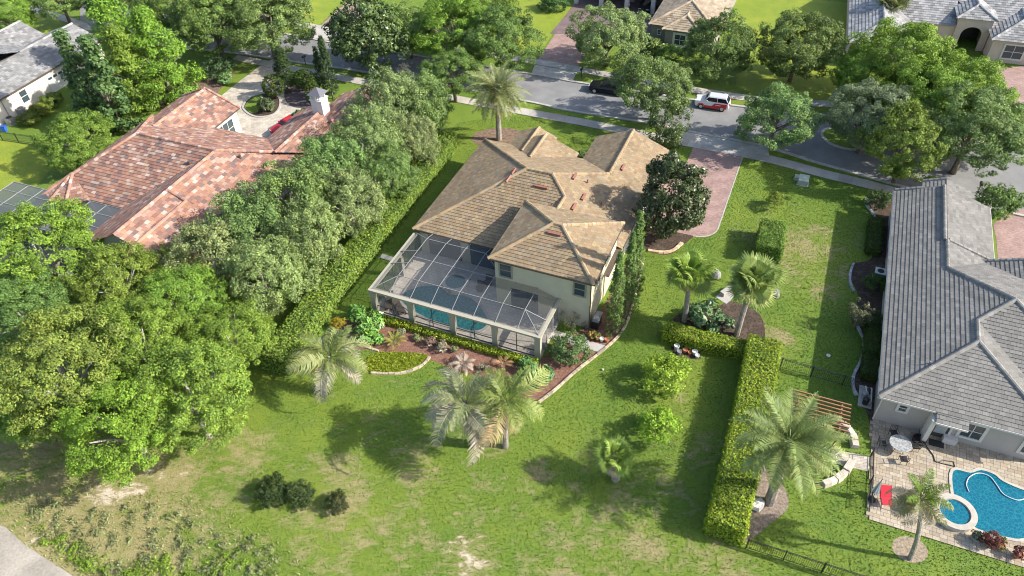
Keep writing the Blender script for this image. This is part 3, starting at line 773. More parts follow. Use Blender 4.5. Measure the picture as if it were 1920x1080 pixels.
MB().poly([(7.7, 18.3, 3.0), (17.1, 18.3, 3.0), (12.4, 18.3, 4.95)][::-1]).build('gable_wall', GREYWALL, h2)
soffit(h2, [(0, 0), (12, 0), (12, 18.9), (8.4, 19.1), (8.4, 27.3), (0, 27.3)], 2.972, WHITE)
fascia(h2, [((0, 0, E), (0, 27.3, E)), ((0, 0, E), (3.85, 0, E)), ((6.05, 0, E), (12, 0, E)), ((3.9, -0.77, 2.72), (6.0, -0.77, 2.72)), ((8.4, 19.1, E), (8.4, 27.3, E))], PALETRIM)
window(h2, (1.65, 0.4), (2.15, 0.4), 1.75, 2.35, (0, -1), PALETRIM, GLASS, 0.18)
window(h2, (6.05, 0.4), (7.35, 0.4), 0.85, 2.3, (0, -1), PALETRIM, GLASS, 0.2, bars=2)
window(h2, (10.0, 0.4), (11.3, 0.4), 0.85, 2.3, (0, -1), PALETRIM, GLASS, 0.2)
d = MB().box(4.1, 4.25, 0.28, 0.4, 0.05, 2.35).box(5.35, 5.5, 0.28, 0.4, 0.05, 2.35).box(4.25, 5.35, 0.28, 0.4, 2.2, 2.35).build('back_door', PALETRIM, h2)
MB().box(4.25, 5.35, 0.34, 0.42, 0.05, 2.2).build('door_leaf', BRONZE, d); MB().box(4.42, 5.18, 0.318, 0.339, 0.5, 2.05).build('pane', mat('pale_glass', (0.35, 0.38, 0.38), 0.15, 0.5), d)
MB().box(3.7, 4.0, -0.7, 0.4, 0.02, 2.7).build('porch_pillar', PALETRIM, h2)
MB().tube([(0.1, 0.05, 2.9), (0.36, 0.33, 2.6), (0.36, 0.33, 0.1)], 0.05).build('downpipe', PALETRIM, h2)
for y in (4.0, 9.5, 15.0, 21.0): window(h2, (0.42, y + 1.0), (0.42, y), 1.0, 2.3, (-1, 0), PALETRIM, GLASS, 0.15)
MB().tube([(3.0, 3.5, 3 + S2 * 3.0), (3.0, 3.5, 3 + S2 * 3.0 + 0.3)], 0.06, 8).build('roof_pipe', METAL, h2)

# ============================ red tiled house ============================
S3 = 0.42
h3 = thing('red_house', 'sprawling house with mottled terracotta tile roof around a paved courtyard', 'house', tuple(O3), A3)
Lr = (-2.6, -7.6, 6.297); B2 = (7.6, -7.6, 6.297); Bn = (7.6, -22.0, 6.297)
ap = (-6.7, -13.6, 4.25)
bay = [(-8.8, -15.6, E), (-8.5, -16.6, E), (-6.9, -17.4, E), (-4.9, -17.1, E), (-3.2, -15.45, E)]
planes = [
    [(-8.8, -15.45, E), (1.0, -15.45, E), B2, Lr], [B2, (1.0, -15.45, E), (1.0, -22, E), Bn], [Lr, (-8.8, 0.25, E), (-8.8, -15.45, E)],
    [Lr, B2, (15.45, 0.25, E), (-8.8, 0.25, E)], [B2, Bn, (15.45, -22, E), (15.45, 0.25, E)],
    [(-4.2, -4.04, 4.8), (0.1, 0.25, E), (0.1, 5.0, E), (-4.2, 5.0, 4.8)], [(-4.2, -4.04, 4.8), (-4.2, 5.0, 4.8), (-8.5, 5.0, E), (-8.5, 0.25, E)],
    [(12, -4.27, 4.9), (12, 6.5, 4.9), (7.4, 6.5, E), (7.4, 0.25, E)], [(12, -4.27, 4.9), (16.6, 0.25, E), (16.6, 6.5, E), (12, 6.5, 4.9)],
    [(14.0, 3.5, 4.55), (14.0, 12.0, 4.55), (10.2, 12.0, E), (10.2, 3.5, E)], [(14.0, 3.5, 4.55), (17.8, 3.5, E), (17.8, 12.0, E), (14.0, 12.0, 4.55)],
    [(9.6, -15.0, 5.55), (9.6, -23.5, 5.55), (8.2, -23.5, 4.9), (8.2, -15.0, 4.9)], [(9.6, -15.0, 5.6), (15.7, -15.0, 3.1), (15.7, -23.5, 3.1), (9.6, -23.5, 5.6)],
] + [[ap, bay[i], bay[i + 1]] for i in range(4)]
PAL3 = [(0.2926, 0.155, 0.1121), (0.3329, 0.18, 0.1268), (0.232, 0.125, 0.0987), (0.3733, 0.25, 0.1922), (0.1664, 0.12, 0.1121), (0.348, 0.195, 0.1298), (0.4237, 0.315, 0.2597), (0.2623, 0.158, 0.1268)]
capsl = [(Lr, B2), (B2, Bn), (Lr, (-8.8, -15.45, E)), (Lr, (-8.8, 0.25, E)), ((-4.2, -4.04, 4.8), (-4.2, 5, 4.8)), (B2, (11.9, -3.9, 4.72)), ((12, -4.27, 4.9), (12, 6.5, 4.9)), ((14, 3.5, 4.55), (14, 12, 4.55)), ((9.6, -15, 5.6), (9.6, -23.5, 5.6)), ((7.7, -14.9, 6.27), (9.6, -15.0, 5.6)), ((0.1, 5.0, 3.03), (-4.2, 5.0, 4.83)), ((-4.2, 5, 4.83), (-8.5, 5, 3.03))] + [(ap, b) for b in bay[1:4]]
PALC = [(0.46, 0.28, 0.19), (0.52, 0.34, 0.24), (0.40, 0.23, 0.16)]
roof(h3, O3, A3, planes, PAL3, [4, 4, 4, 3, 2, 3, 2, 4], 0.52, 0.36, RED_TILE, DARKDECK, capsl, RED_TILE)
MB().box(-8.3, 15.0, -15.0, -0.2, 0, 2.96).build('wall', WHITEWALL, h3)
MB().box(1.5, 15.0, -21.6, -15.0, 0, 2.96).build('wall', WHITEWALL, h3)
MB().box(-8.1, -0.3, -0.2, 4.7, 0, 2.96).poly([(-8.1, 4.7, 2.96), (-0.3, 4.7, 2.96), (-4.2, 4.7, 4.6)]).build('wall', WHITEWALL, h3)
MB().box(7.8, 16.2, -0.2, 6.2, 0, 2.96).poly([(7.8, 6.2, 2.96), (16.2, 6.2, 2.96), (12, 6.2, 4.75)]).build('wall', WHITEWALL, h3)
MB().box(10.6, 17.4, 6.2, 11.7, 0, 2.96).poly([(10.6, 11.7, 2.96), (17.4, 11.7, 2.96), (14, 11.7, 4.4)]).build('wall', WHITEWALL, h3)
soffit(h3, [(-8.8, -15.45), (15.45, -15.45), (15.45, 0.25), (-8.8, 0.25)], 2.972, BROWN)
fascia(h3, [((0.1, 0.25, E), (0.1, 5, E)), ((0.1, 0.25, E), (7.4, 0.25, E)), ((7.4, 0.25, E), (7.4, 6.5, E)), ((-8.8, -15.45, E), (1, -15.45, E))], BROWN)
window(h3, (-0.3, 1.0), (-0.3, 3.6), 0.3, 2.3, (1, 0), WHITE, GLASS, 0.12, name='garage_window', bars=3)
MB().poly([(1.0, -21.7, 2.9), (15.4, -21.7, 2.9), (7.6, -21.7, 6.2)]).build('gable_wall', WHITEWALL, h3)
# white chimney with a little roofed lantern
ch = MB().box(11.3, 12.7, 4.2, 5.5, 3.8, 6.35).build('chimney', WHITE, h3)
mb = MB().box(11.2, 12.8, 4.1, 5.6, 6.35, 6.45)
for x in (11.4, 11.95, 12.5):
    for y in (4.3, 5.3): mb.box(x - 0.07, x + 0.07, y - 0.07, y + 0.07, 6.45, 6.95)
mb.box(11.25, 12.75, 4.15, 5.55, 6.95, 7.03); mb.build('chimney_lantern', WHITE, ch)
MB().poly([(11.1, 4.0, 7.03), (12.9, 4.0, 7.03), (12, 4.85, 7.75)]).poly([(12.9, 4.0, 7.03), (12.9, 5.7, 7.03), (12, 4.85, 7.75)]).poly([(12.9, 5.7, 7.03), (11.1, 5.7, 7.03), (12, 4.85, 7.75)]).poly([(11.1, 5.7, 7.03), (11.1, 4.0, 7.03), (12, 4.85, 7.75)]).build('chimney_cap', mat('slate_cap', (0.13, 0.13, 0.15), 0.7), ch)
for (x, y) in ((5.6, -9.6), (9.8, -6.9)):
    MB().tube([(x, y, 3 + 0.42 * (y + 15.45) if x < 7 else 6.297 - 0.42 * (x - 7.6)), (x, y, (3 + 0.42 * (y + 15.45) if x < 7 else 6.297 - 0.42 * (x - 7.6)) + 0.4)], 0.14, 8).build('roof_vent', BROWN, h3)

# cage behind the red house
cg2 = thing('dark_pool_cage', 'dark screen enclosure with white bars behind the terracotta roofed house', 'pool cage', tuple(O3), A3)
PALEBAR = mat('pale_bar', (0.26, 0.265, 0.27), 0.5, 0.3)
DSCREEN = SCREEN.copy(); DSCREEN.name = 'dark_screen'; DSCREEN.node_tree.nodes['Mix Shader'].inputs[0].default_value = 0.78
DSCREEN.node_tree.nodes['Principled BSDF'].inputs['Base Color'].default_value = (0.09, 0.095, 0.10, 1)
gx = list(np.arange(-13.2, 2.0, 2.1)); gy = [-25.0, -23.0, -21.0, -19.0, -17.2, -15.8]
for x in gx: MB().bar((x, gy[0], 3.2), (x, gy[-1], 3.2), 0.055, 0.06).build('rafter', PALEBAR, cg2)
for y in gy: MB().bar((gx[0], y, 3.22), (gx[-1], y, 3.22), 0.055, 0.06).build('rafter', PALEBAR, cg2)
for i in range(len(gx) - 1):
    for j in range(len(gy) - 1):
        if j == len(gy) - 2 and -9 < gx[i] < -3.5: continue
        MB().poly([(gx[i], gy[j], 3.19), (gx[i + 1], gy[j], 3.19), (gx[i + 1], gy[j + 1], 3.19), (gx[i], gy[j + 1], 3.19)]).build('screen_panel', DSCREEN, cg2)
for x in gx:
    for y in (gy[0], gy[-1]): MB().bar((x, y, 0), (x, y, 3.2), 0.08, 0.08).build('post', PALEBAR, cg2)
for y in gy[1:-1]: MB().bar((gx[-1], y, 0), (gx[-1], y, 3.2), 0.08, 0.08).build('post', PALEBAR, cg2)
for j in range(len(gy) - 1): MB().poly([(gx[-1], gy[j], 0.1), (gx[-1], gy[j + 1], 0.1), (gx[-1], gy[j + 1], 3.15), (gx[-1], gy[j], 3.15)]).build('screen_panel', DSCREEN, cg2)
sheet('patio', [m3(-13.2, -25), m3(1.5, -25), m3(1.5, -15), m3(-13.2, -15)], 0.02, CONC_OLD)

# ============================ white house, far left ============================
O4, A4, X4, Y4 = frame((113, 120), 3.0, -22.1)
def m4(x, y): return O4[:2] + X4[:2] * x + Y4[:2] * y
h4 = thing('white_house', 'white walled house with weathered pale grey tile roof beyond the tall conifers', 'house', tuple(O4), A4)
S4 = 0.36
planes = [[(0, -16, E), (0, 7.8, E), (-4.6, 7.8, 4.656), (-4.6, -16, 4.656)], [(-4.6, 7.8, 4.656), (-9.2, 7.8, E), (-9.2, -16, E), (-4.6, -16, 4.656)],
          [(-4.6, -1.4, 4.656), (-4.6, -6.0, 6.3), (-24, -6.0, 6.3), (-24, 3.2, E), (-9.2, 3.2, E)], [(-4.6, -6.0, 6.3), (-4.6, -15.2, 3), (-24, -15.2, E), (-24, -6.0, 6.3)],
          [(-12.5, -1.5, 4.7), (-12.5, 6.2, 4.7), (-17, 6.2, E), (-17, -1.5, E)], [(-12.5, -1.5, 4.7), (-8.2, -1.5, E), (-8.2, 6.2, E), (-12.5, 6.2, 4.7)]]
PAL4 = [(0.2046, 0.2015, 0.1984), (0.248, 0.2449, 0.2387), (0.2914, 0.2852, 0.279), (0.1674, 0.1643, 0.1612), (0.2232, 0.217, 0.2108)]
roof(h4, O4, A4, planes, PAL4, [3, 3, 3, 2, 3], 0.5, 0.4, GREY_TILE, DARKDECK, [((-4.6, -1.4, 4.66), (-4.6, 7.8, 4.66)), ((-4.6, -6.0, 6.3), (-24, -6.0, 6.3)), ((-12.5, -1.5, 4.7), (-12.5, 6.2, 4.7))], GREY_TILE, singles=120)
MB().box(-8.8, -0.4, -15.6, 7.4, 0, 2.96).poly([(-8.8, 7.4, 2.96), (-0.4, 7.4, 2.96), (-4.6, 7.4, 4.5)]).build('wall', WHITEWALL, h4)
MB().box(-23.6, -8.8, -14.8, 2.8, 0, 2.96).build('wall', WHITEWALL, h4)
MB().box(-16.6, -8.6, 2.8, 5.8, 0, 2.96).poly([(-16.6, 5.8, 2.96), (-8.6, 5.8, 2.96), (-12.5, 5.8, 4.5)]).build('wall', WHITEWALL, h4)
soffit(h4, [(-9.2, -16), (0, -16), (0, 7.8), (-9.2, 7.8)], 2.97, BROWN)
fascia(h4, [((0, -16, E), (0, 7.8, E))], BROWN)
window(h4, (-0.4, -7.0), (-0.4, -6.0), 0.9, 2.4, (1, 0), WHITE, GLASS, 0.14)
window(h4, (-0.4, -13.0), (-0.4, -12.0), 0.9, 2.4, (1, 0), WHITE, GLASS, 0.14)
gd = MB().box(-0.41, -0.33, -2.6, 0.9, 0.02, 2.25).build('garage_door', WHITE, h4)
for k in range(4): MB().box(-0.34, -0.31, -2.4 + k * 0.85, -1.75 + k * 0.85, 1.75, 2.05).build('pane', GLASS, gd)
MB().tube([(-0.3, -9.6, 2.9), (-0.3, -9.6, 0.1)], 0.05).build('downpipe', METAL, h4)

# ============================ tan roofed house across the street ============================
O5, A5, X5, Y5 = frame((1216, 45), 3.0, -24.0)
def m5(x, y): return O5[:2] + X5[:2] * x + Y5[:2] * y
h5 = thing('taupe_house', 'taupe house across the street with pale tan roof and open garages', 'house', tuple(O5), A5)
p = 0.42
planes = [[(0, 0, E), (9.4, 0, E), (4.7, 4.7, 4.974)], [(0, 0, E), (4.7, 4.7, 4.974), (4.7, 26, 4.974), (0, 26, E)], [(9.4, 0, E), (9.4, 26, E), (4.7, 26, 4.974), (4.7, 4.7, 4.974)],
          [(2.1, -0.9, 2.95), (7.5, -0.9, 2.95), (4.8, 1.8, 4.1)], [(2.1, -0.9, 2.95), (4.8, 1.8, 4.1), (4.8, 4.2, 4.1), (2.1, 4.2, 2.95)], [(7.5, -0.9, 2.95), (7.5, 4.2, 2.95), (4.8, 4.2, 4.1), (4.8, 1.8, 4.1)],
          [(-14.5, 10, E), (0.5, 10, E), (0.5, 17, 5.9), (-14.5, 17, 5.9)], [(-14.5, 17, 5.9), (0.5, 17, 5.9), (0.5, 24, E), (-14.5, 24, E)]]
PAL5 = [(0.3024, 0.2376, 0.17), (0.3456, 0.2772, 0.1972), (0.3744, 0.3096, 0.2244), (0.2592, 0.2016, 0.1428)]
roof(h5, O5, A5, planes, PAL5, [3, 3, 2, 2], 0.5, 0.4, TAN_TILE, DARKDECK, [((4.7, 4.7, 4.97), (0, 0, E)), ((4.7, 4.7, 4.97), (9.4, 0, E)), ((4.7, 4.7, 4.97), (4.7, 26, 4.97)), ((4.8, 1.8, 4.1), (2.1, -0.9, 2.95)), ((4.8, 1.8, 4.1), (7.5, -0.9, 2.95)), ((4.8, 1.8, 4.1), (4.8, 4.2, 4.1))], TAN_TILE, singles=60)
MB().box(0.4, 9.0, 0.4, 25.6, 0, 2.96).build('wall', TAUPE2, h5); MB().box(2.5, 7.1, -0.5, 0.4, 0, 2.92).build('bay_wall', TAUPE2, h5)
soffit(h5, [(0, 0), (9.4, 0), (9.4, 26), (0, 26)], 2.968, BROWN)
window(h5, (3.9, -0.5), (5.3, -0.5), 0.9, 2.3, (0, -1), WHITE, GLASS, 0.3, bars=2)
window(h5, (1.3, 0.4), (1.7, 0.4), 1.6, 2.2, (0, -1), WHITE, GLASS, 0.08)
MB().box(-14, 0.4, 13.5, 24, 0, 2.96).build('wall', TAUPE2, h5)
for x in (-13.9, -9.9, -5.9, -1.9, 0.0): MB().box(x - 0.3, x + 0.3, 10.3, 11.0, 0, 2.96).build('pillar', PALETRIM, h5)
for x in (-13.5, -9.5, -5.5): MB().box(x, x + 3.2, 13.44, 13.52, 0.02, 2.3).build('garage_door', BRONZE, h5)
sheet('driveway', [m5(-14, -1), m5(0, 4), m5(0, 13.5), m5(-14, 13.5)], 0.016, mat('purple_paver', (0.17, 0.12, 0.115), 0.85, noise=[(1, 0.2), (12, 0.2)]))

# ============================ grey roofed pink house, far right ============================
O6, A6, X6, Y6 = frame((1590, 80), 3.0, -20.5)
def m6(x, y): return O6[:2] + X6[:2] * x + Y6[:2] * y
h6 = thing('pink_house', 'pink stucco house with arched entry and grey tile roofs across the street', 'house', tuple(O6), A6)
planes = [[(0, 0, E), (8, 0, E), (4, 4, 4.6)], [(0, 0, E), (4, 4, 4.6), (4, 30, 4.6), (0, 30, E)], [(8, 0, E), (8, 30, E), (4, 30, 4.6), (4, 4, 4.6)],
          [(4, 8.5, 3), (13.3, 8.5, 3), (13.3, 18.5, 7), (4, 18.5, 7)], [(17.6, 8.5, E), (28, 8.5, E), (28, 18.5, 7.0), (13.3, 18.5, 7.0), (13.3, 12.8, 4.72)], [(4, 18.5, 7.0), (28, 18.5, 7.0), (28, 29, E), (4, 29, E)],
          [(13.0, 8.2, 4.25), (17.9, 8.2, 4.25), (15.45, 10.6, 5.25)], [(13.0, 8.2, 4.25), (15.45, 10.6, 5.25), (15.45, 16, 5.25), (13.0, 16, 4.25)], [(17.9, 8.2, 4.25), (17.9, 16, 4.25), (15.45, 16, 5.25), (15.45, 10.6, 5.25)],
          [(17.2, 5.4, E), (25, 5.4, E), (21.1, 9.3, 4.56)], [(17.2, 5.4, E), (21.1, 9.3, 4.56), (21.1, 14, 4.56), (17.2, 14, E)], [(25, 5.4, E), (25, 14, E), (21.1, 14, 4.56), (21.1, 9.3, 4.56)]]
PAL6 = [(0.2418, 0.2379, 0.234), (0.2886, 0.2847, 0.2808), (0.3432, 0.3354, 0.3276), (0.195, 0.1911, 0.1911)]
roof(h6, O6, A6, planes, PAL6, [3, 3, 3, 2], 0.5, 0.42, GREY_TILE, DARKDECK, [((4, 4, 4.6), (4, 30, 4.6)), ((4, 4, 4.6), (0, 0, E)), ((4, 4, 4.6), (8, 0, E)), ((15.45, 10.6, 5.25), (13, 8.2, 4.25)), ((15.45, 10.6, 5.25), (17.9, 8.2, 4.25)), ((15.45, 10.6, 5.25), (15.45, 16, 5.25)), ((21.1, 9.3, 4.56), (17.2, 5.4, E)), ((21.1, 9.3, 4.56), (25, 5.4, E)), ((21.1, 9.3, 4.56), (21.1, 14, 4.56))], GREY_TILE, singles=100)
MB().box(0.4, 7.6, 0.4, 29, 0, 2.96).build('wall', PINKWALL, h6); MB().box(7.6, 13.4, 9.0, 28, 0, 2.96).build('wall', PINKWALL, h6)
MB().box(17.6, 24.6, 5.8, 28, 0, 2.96).build('wall', PINKWALL, h6)
# entry with an arched opening
mb = MB(); y = 8.6; arc = [(15.45 + 1.25 * math.cos(t), 2.0 + 1.1 * math.sin(t)) for t in np.linspace(0, math.pi, 13)]
for yy0, yy1 in ((8.6, 9.0),):
    mb.box(13.4, 14.2, yy0, yy1, 0, 2.0); mb.box(16.7, 17.5, yy0, yy1, 0, 2.0)
    for i in range(12):
        (xa, za), (xb, zb_) = arc[i], arc[i + 1]
        mb.hexa([(xb, yy0, zb_), (xa, yy0, za), (xa, yy1, za), (xb, yy1, zb_), (xb, yy0, 4.2), (xa, yy0, 4.2), (xa, yy1, 4.2), (xb, yy1, 4.2)])
    mb.box(13.4, 14.2, yy0, yy1, 2.0, 4.2); mb.box(16.7, 17.5, yy0, yy1, 2.0, 4.2)
mb.box(13.4, 13.7, 9.0, 14, 0, 4.2); mb.box(17.2, 17.5, 9.0, 14, 0, 4.2)
mb.build('entry_porch', PINKWALL, h6); MB().box(13.7, 17.2, 12.5, 12.6, 0, 4.1).build('front_door', BRONZE, h6)
window(h6, (19.2, 5.8), (21.4, 5.8), 0.7, 2.4, (0, -1), PALETRIM, GLASS, 0.2, bars=2)
# ------------------------------------------------------------------ foliage
LEAF = mat('leaf', (1, 1, 1), 0.55, 0.25, attr=True, objcol=True, trans=0.24)
GLOSSLEAF = mat('glossy_leaf', (1, 1, 1), 0.35, 0.4, attr=True, objcol=True, trans=0.15)
BARK = mat('bark', (0.20, 0.165, 0.13), 0.95, 0.1, noise=[(4, 0.3), (20, 0.3)], bump=(14, 0.8, 0.04))
PALEBARK = mat('pale_bark', (0.42, 0.38, 0.33), 0.95, 0.1, noise=[(4, 0.25), (20, 0.25)], bump=(14, 0.8, 0.04))

def unit(v): return v / (np.linalg.norm(v, axis=-1, keepdims=True) + 1e-9)

def leaf_quads(c, n, size, asp, rng):
    m = len(c)
    r_ = rng.normal(size=(m, 3)); t = unit(np.cross(n, r_)); b = np.cross(n, t)
    l = (size * rng.uniform(0.45, 1.65, (m, 1))) if np.isscalar(size) else size[:, None] * rng.uniform(0.45, 1.65, (m, 1))
    fold = n * l * rng.uniform(-0.12, 0.22, (m, 1))
    V = np.stack([c - t * l / 2, c + b * l * asp / 2 + fold, c + t * l / 2, c - b * l * asp / 2 + fold], 1).reshape(-1, 3)
    F = np.arange(4 * m).reshape(-1, 4)
    return V, F

def crown_mesh(name, R0, H0, nc, cr, nl, ls, seed, asp=0.55, flat=0.65, shape='round', tone=0.18, m=None, hue=(1, 1, 1), up=0.35, inner=0.25, flower=None, nb=15, tall=0.75, brr=(0.20, 0.40)):
    rng = np.random.default_rng(seed)
    cs = []
    if shape == 'round':
        # boughs: separate leafy masses with dark gaps between them
        bd = []
        while len(bd) < nb:
            q = unit(rng.normal(size=3))
            if q[2] > -0.45 and all(q @ e_ < 0.93 for e_ in bd): bd.append(q)
        bc = [q * np.array([R0, R0, H0]) * rng.uniform(0.5, 0.82) for q in bd]; br = [R0 * rng.uniform(*brr) for q in bd]
        while len(cs) < nc:
            j = rng.integers(nb); e_ = unit(rng.normal(size=3))
            if e_ @ bd[j] < -0.35: continue
            cs.append(bc[j] + e_ * br[j] * np.array([1, 1, tall]) * (rng.uniform(0.75, 1.05) if rng.random() > inner else rng.uniform(0.1, 0.7)))
    elif shape == 'sphere':
        while len(cs) < nc:
            q = unit(rng.normal(size=3)); cs.append(q * np.array([R0, R0, H0]) * rng.uniform(0.84, 0.93))
    elif shape == 'cone':
        while len(cs) < nc:
            h = rng.random() ** 0.8; a = rng.uniform(0, 2 * math.pi)
            rr = R0 * (1 - h) ** 0.75 * (rng.uniform(0.75, 1.05) if rng.random() > inner else rng.uniform(0.2, 0.7)) * (1 + 0.2 * math.sin(3 * a + 9 * h))
            cs.append(np.array([rr * math.cos(a), rr * math.sin(a), (2 * h - 1) * H0]))
    elif shape == 'vase':
        while len(cs) < nc:
            h = rng.random() ** 0.7; a = rng.uniform(0, 2 * math.pi)
            rr = R0 * (0.35 + 0.65 * math.sin(min(1, h * 1.15) * math.pi * 0.62)) * rng.uniform(0.3, 1.0) ** 0.6
            cs.append(np.array([rr * math.cos(a), rr * math.sin(a), (2 * h - 1) * H0]))
    cs = np.array(cs)
    tones = rng.uniform(1 - tone, 1 + tone, nc)
    cl = cr * rng.uniform(0.7, 1.35, nc)
    idx = np.repeat(np.arange(nc), nl)
    d = unit(rng.normal(size=(nc * nl, 3)))
    out = unit(cs[idx] + 1e-6)
    flip = (np.sum(d * out, 1) < -0.35) & (rng.random(nc * nl) < 0.7); d[flip] *= -1
    sq = np.array([1, 1, flat])
    pos = cs[idx] + d * sq * (cl[idx] * rng.uniform(0.45, 1.06, nc * nl) ** 0.7)[:, None]
    nrm = unit(d * 0.55 + out * 0.25 + np.array([0, 0, up]) + rng.normal(size=d.shape) * 0.45)
    V, F = leaf_quads(pos, nrm, ls, asp, rng)
    g = tones[idx] * rng.uniform(0.72, 1.28, len(idx))
    yel = rng.uniform(-0.10, 0.14, len(idx)) + 0.10 * (tones[idx] - 1)
    col = np.stack([g * (1 + yel), g, g * (1 - yel * 0.8)], 1) * np.array(hue)
    if flower is not None:
        k = rng.random(len(idx)) < flower[1]; k &= (d[:, 2] > -0.2)
        col[k] = np.array(flower[0]) * rng.uniform(0.8, 1.2, (k.sum(), 1))
    return np_mesh(name, V, F, m or LEAF, np.repeat(col, 4, 0))

PROTO = {}
def proto(key):
    if key in PROTO: return PROTO[key]
    sp, k = key
    if sp == 'oak': me, R0, H0 = crown_mesh('crown', 5.0, 3.9, 400, 0.54, 140, 0.142, 100 + k, tone=0.28, flat=0.6, inner=0.12, nb=25), 5.0, 3.9
    elif sp == 'street': me, R0, H0 = crown_mesh('crown', 4.2, 4.0, 350, 0.48, 120, 0.145, 200 + k, tone=0.28, nb=24), 4.2, 4.0
    elif sp == 'myrtle': me, R0, H0 = crown_mesh('crown', 3.4, 3.6, 360, 0.39, 92, 0.138, 300 + k, asp=0.5, flat=1.2, tone=0.3, inner=0.2, up=0.2, nb=22, tall=1.25), 3.4, 3.5
    elif sp == 'feather': me, R0, H0 = crown_mesh('crown', 4.0, 5.2, 150, 0.75, 130, 0.22, 400 + k, asp=0.4, flat=0.55, shape='cone', tone=0.2), 4.0, 5.2
    elif sp == 'spire': me, R0, H0 = crown_mesh('crown', 1.7, 5.0, 80, 0.5, 90, 0.24, 500 + k, shape='cone', tone=0.15, asp=0.7), 1.7, 5.0
    elif sp == 'cypress': me, R0, H0 = crown_mesh('crown', 0.62, 4.4, 150, 0.17, 45, 0.13, 600 + k, shape='cone', tone=0.2, asp=0.4, flat=1.9, inner=0.15), 0.62, 4.4
    elif sp == 'magnolia': me, R0, H0 = crown_mesh('crown', 3.3, 4.2, 230, 0.48, 70, 0.25, 700 + k, asp=0.5, flat=0.8, tone=0.25, m=GLOSSLEAF, nb=30, brr=(0.26, 0.46), tall=1.0), 3.3, 4.2
    elif sp == 'crape': me, R0, H0 = crown_mesh('crown', 2.4, 2.6, 90, 0.42, 80, 0.2, 800 + k, asp=0.45, flat=1.5, shape='vase', tone=0.2, flower=((5.5, 3.6, 5.0), 0.05)), 2.4, 2.6
    elif sp == 'bush': me, R0, H0 = crown_mesh('crown', 1.5, 1.25, 140, 0.30, 42, 0.13, 900 + k, tone=0.2, nb=16, brr=(0.34, 0.52)), 1.5, 1.25
    elif sp == 'ball': me, R0, H0 = crown_mesh('crown', 1.0, 1.0, 170, 0.14, 30, 0.10, 950 + k, tone=0.12, up=0.1, shape='sphere'), 1.0, 1.0
    elif sp == 'leafy': me, R0, H0 = crown_mesh('crown', 1.0, 0.7, 26, 0.3, 26, 0.34, 970 + k, asp=0.4, tone=0.25, m=GLOSSLEAF), 1.0, 0.7
    elif sp == 'bare': me, R0, H0 = crown_mesh('crown', 2.6, 2.6, 90, 0.4, 26, 0.15, 990 + k, asp=0.35, flat=1.0, tone=0.3), 2.6, 2.6
    PROTO[key] = (me, R0, H0)
    return PROTO[key]

def trunk_mb(h, r0, spread, seed, limbs=6):
    rg = random.Random(seed); mb = MB()
    lean = (rg.uniform(-0.25, 0.25), rg.uniform(-0.25, 0.25))
    fork = h * 0.45
    pts = [(0, 0, 0), (lean[0] * 0.3, lean[1] * 0.3, fork * 0.5), (lean[0], lean[1], fork), (lean[0] * 1.5, lean[1] * 1.5, h * 0.95)]
    mb.tube(pts, [r0 * 1.25, r0, r0 * 0.85, r0 * 0.35], 7)
    for i in range(limbs):
        a = 2 * math.pi * i / limbs + rg.uniform(-0.4, 0.4); s_ = spread * rg.uniform(0.5, 0.85); z0 = fork * rg.uniform(0.75, 1.1)
        p0 = (lean[0], lean[1], z0); p1 = (lean[0] + s_ * 0.45 * math.cos(a), lean[1] + s_ * 0.45 * math.sin(a), z0 + (h - z0) * 0.5)
        p2 = (lean[0] + s_ * math.cos(a + 0.2), lean[1] + s_ * math.sin(a + 0.2), z0 + (h - z0) * rg.uniform(0.75, 1.05))
        mb.tube([p0, p1, p2], [r0 * 0.55, r0 * 0.35, r0 * 0.12], 5)
    return mb

_tn = [0]
def tree(sp, k, px, py, zc, rpx, label, tint, vs=1.0, name='tree', cat='tree', group=None, bark=None, trunk_r=None, limbs=9):
    _tn[0] += 1; n = _tn[0]
    k_ = {'oak': 1.14, 'street': 1.16, 'myrtle': 1.06, 'feather': 1.12, 'magnolia': 1.14, 'bush': 1.08}.get(sp, 1.0)
    p = at(px, py, zc); rad = rpx * k_ * m_per_px(px, py, zc)
    if sp in ('oak', 'street') and rpx < 96: zc = zc - 0.5; p[:2] = at(px, py, zc)[:2]
    me, R0, H0 = proto((sp, k)); s = rad / R0
    t = thing(name, label, cat, (p[0], p[1], 0), rs.uniform(0, 6.28), group)
    cr = bpy.data.objects.new('crown', me); link(cr, t)
    cr.location = (0, 0, zc); cr.scale = (s, s, s * vs); cr.rotation_euler = (0, 0, rs.uniform(0, 6.28))
    j = lambda: rs.uniform(0.93, 1.07)
    cr.color = (tint[0] * j(), tint[1] * j(), tint[2] * j(), 1)
    tr = trunk_mb(zc + H0 * s * vs * 0.35, trunk_r or max(0.08, rad * 0.05), rad * 0.9, n, limbs).build('trunk', bark or BARK, t, smooth=True)
    return t

OAKB = (0.180, 0.282, 0.042); OAKD = (0.140, 0.215, 0.052); OLIVE = (0.180, 0.268, 0.080); GREYG = (0.225, 0.308, 0.112); LIME = (0.188, 0.305, 0.038)
YELG = (0.215, 0.290, 0.050); DKG = (0.065, 0.115, 0.032); BLUEG = (0.10, 0.180, 0.062); MAGN = (0.095, 0.135, 0.046); SILV = (0.20, 0.255, 0.13)

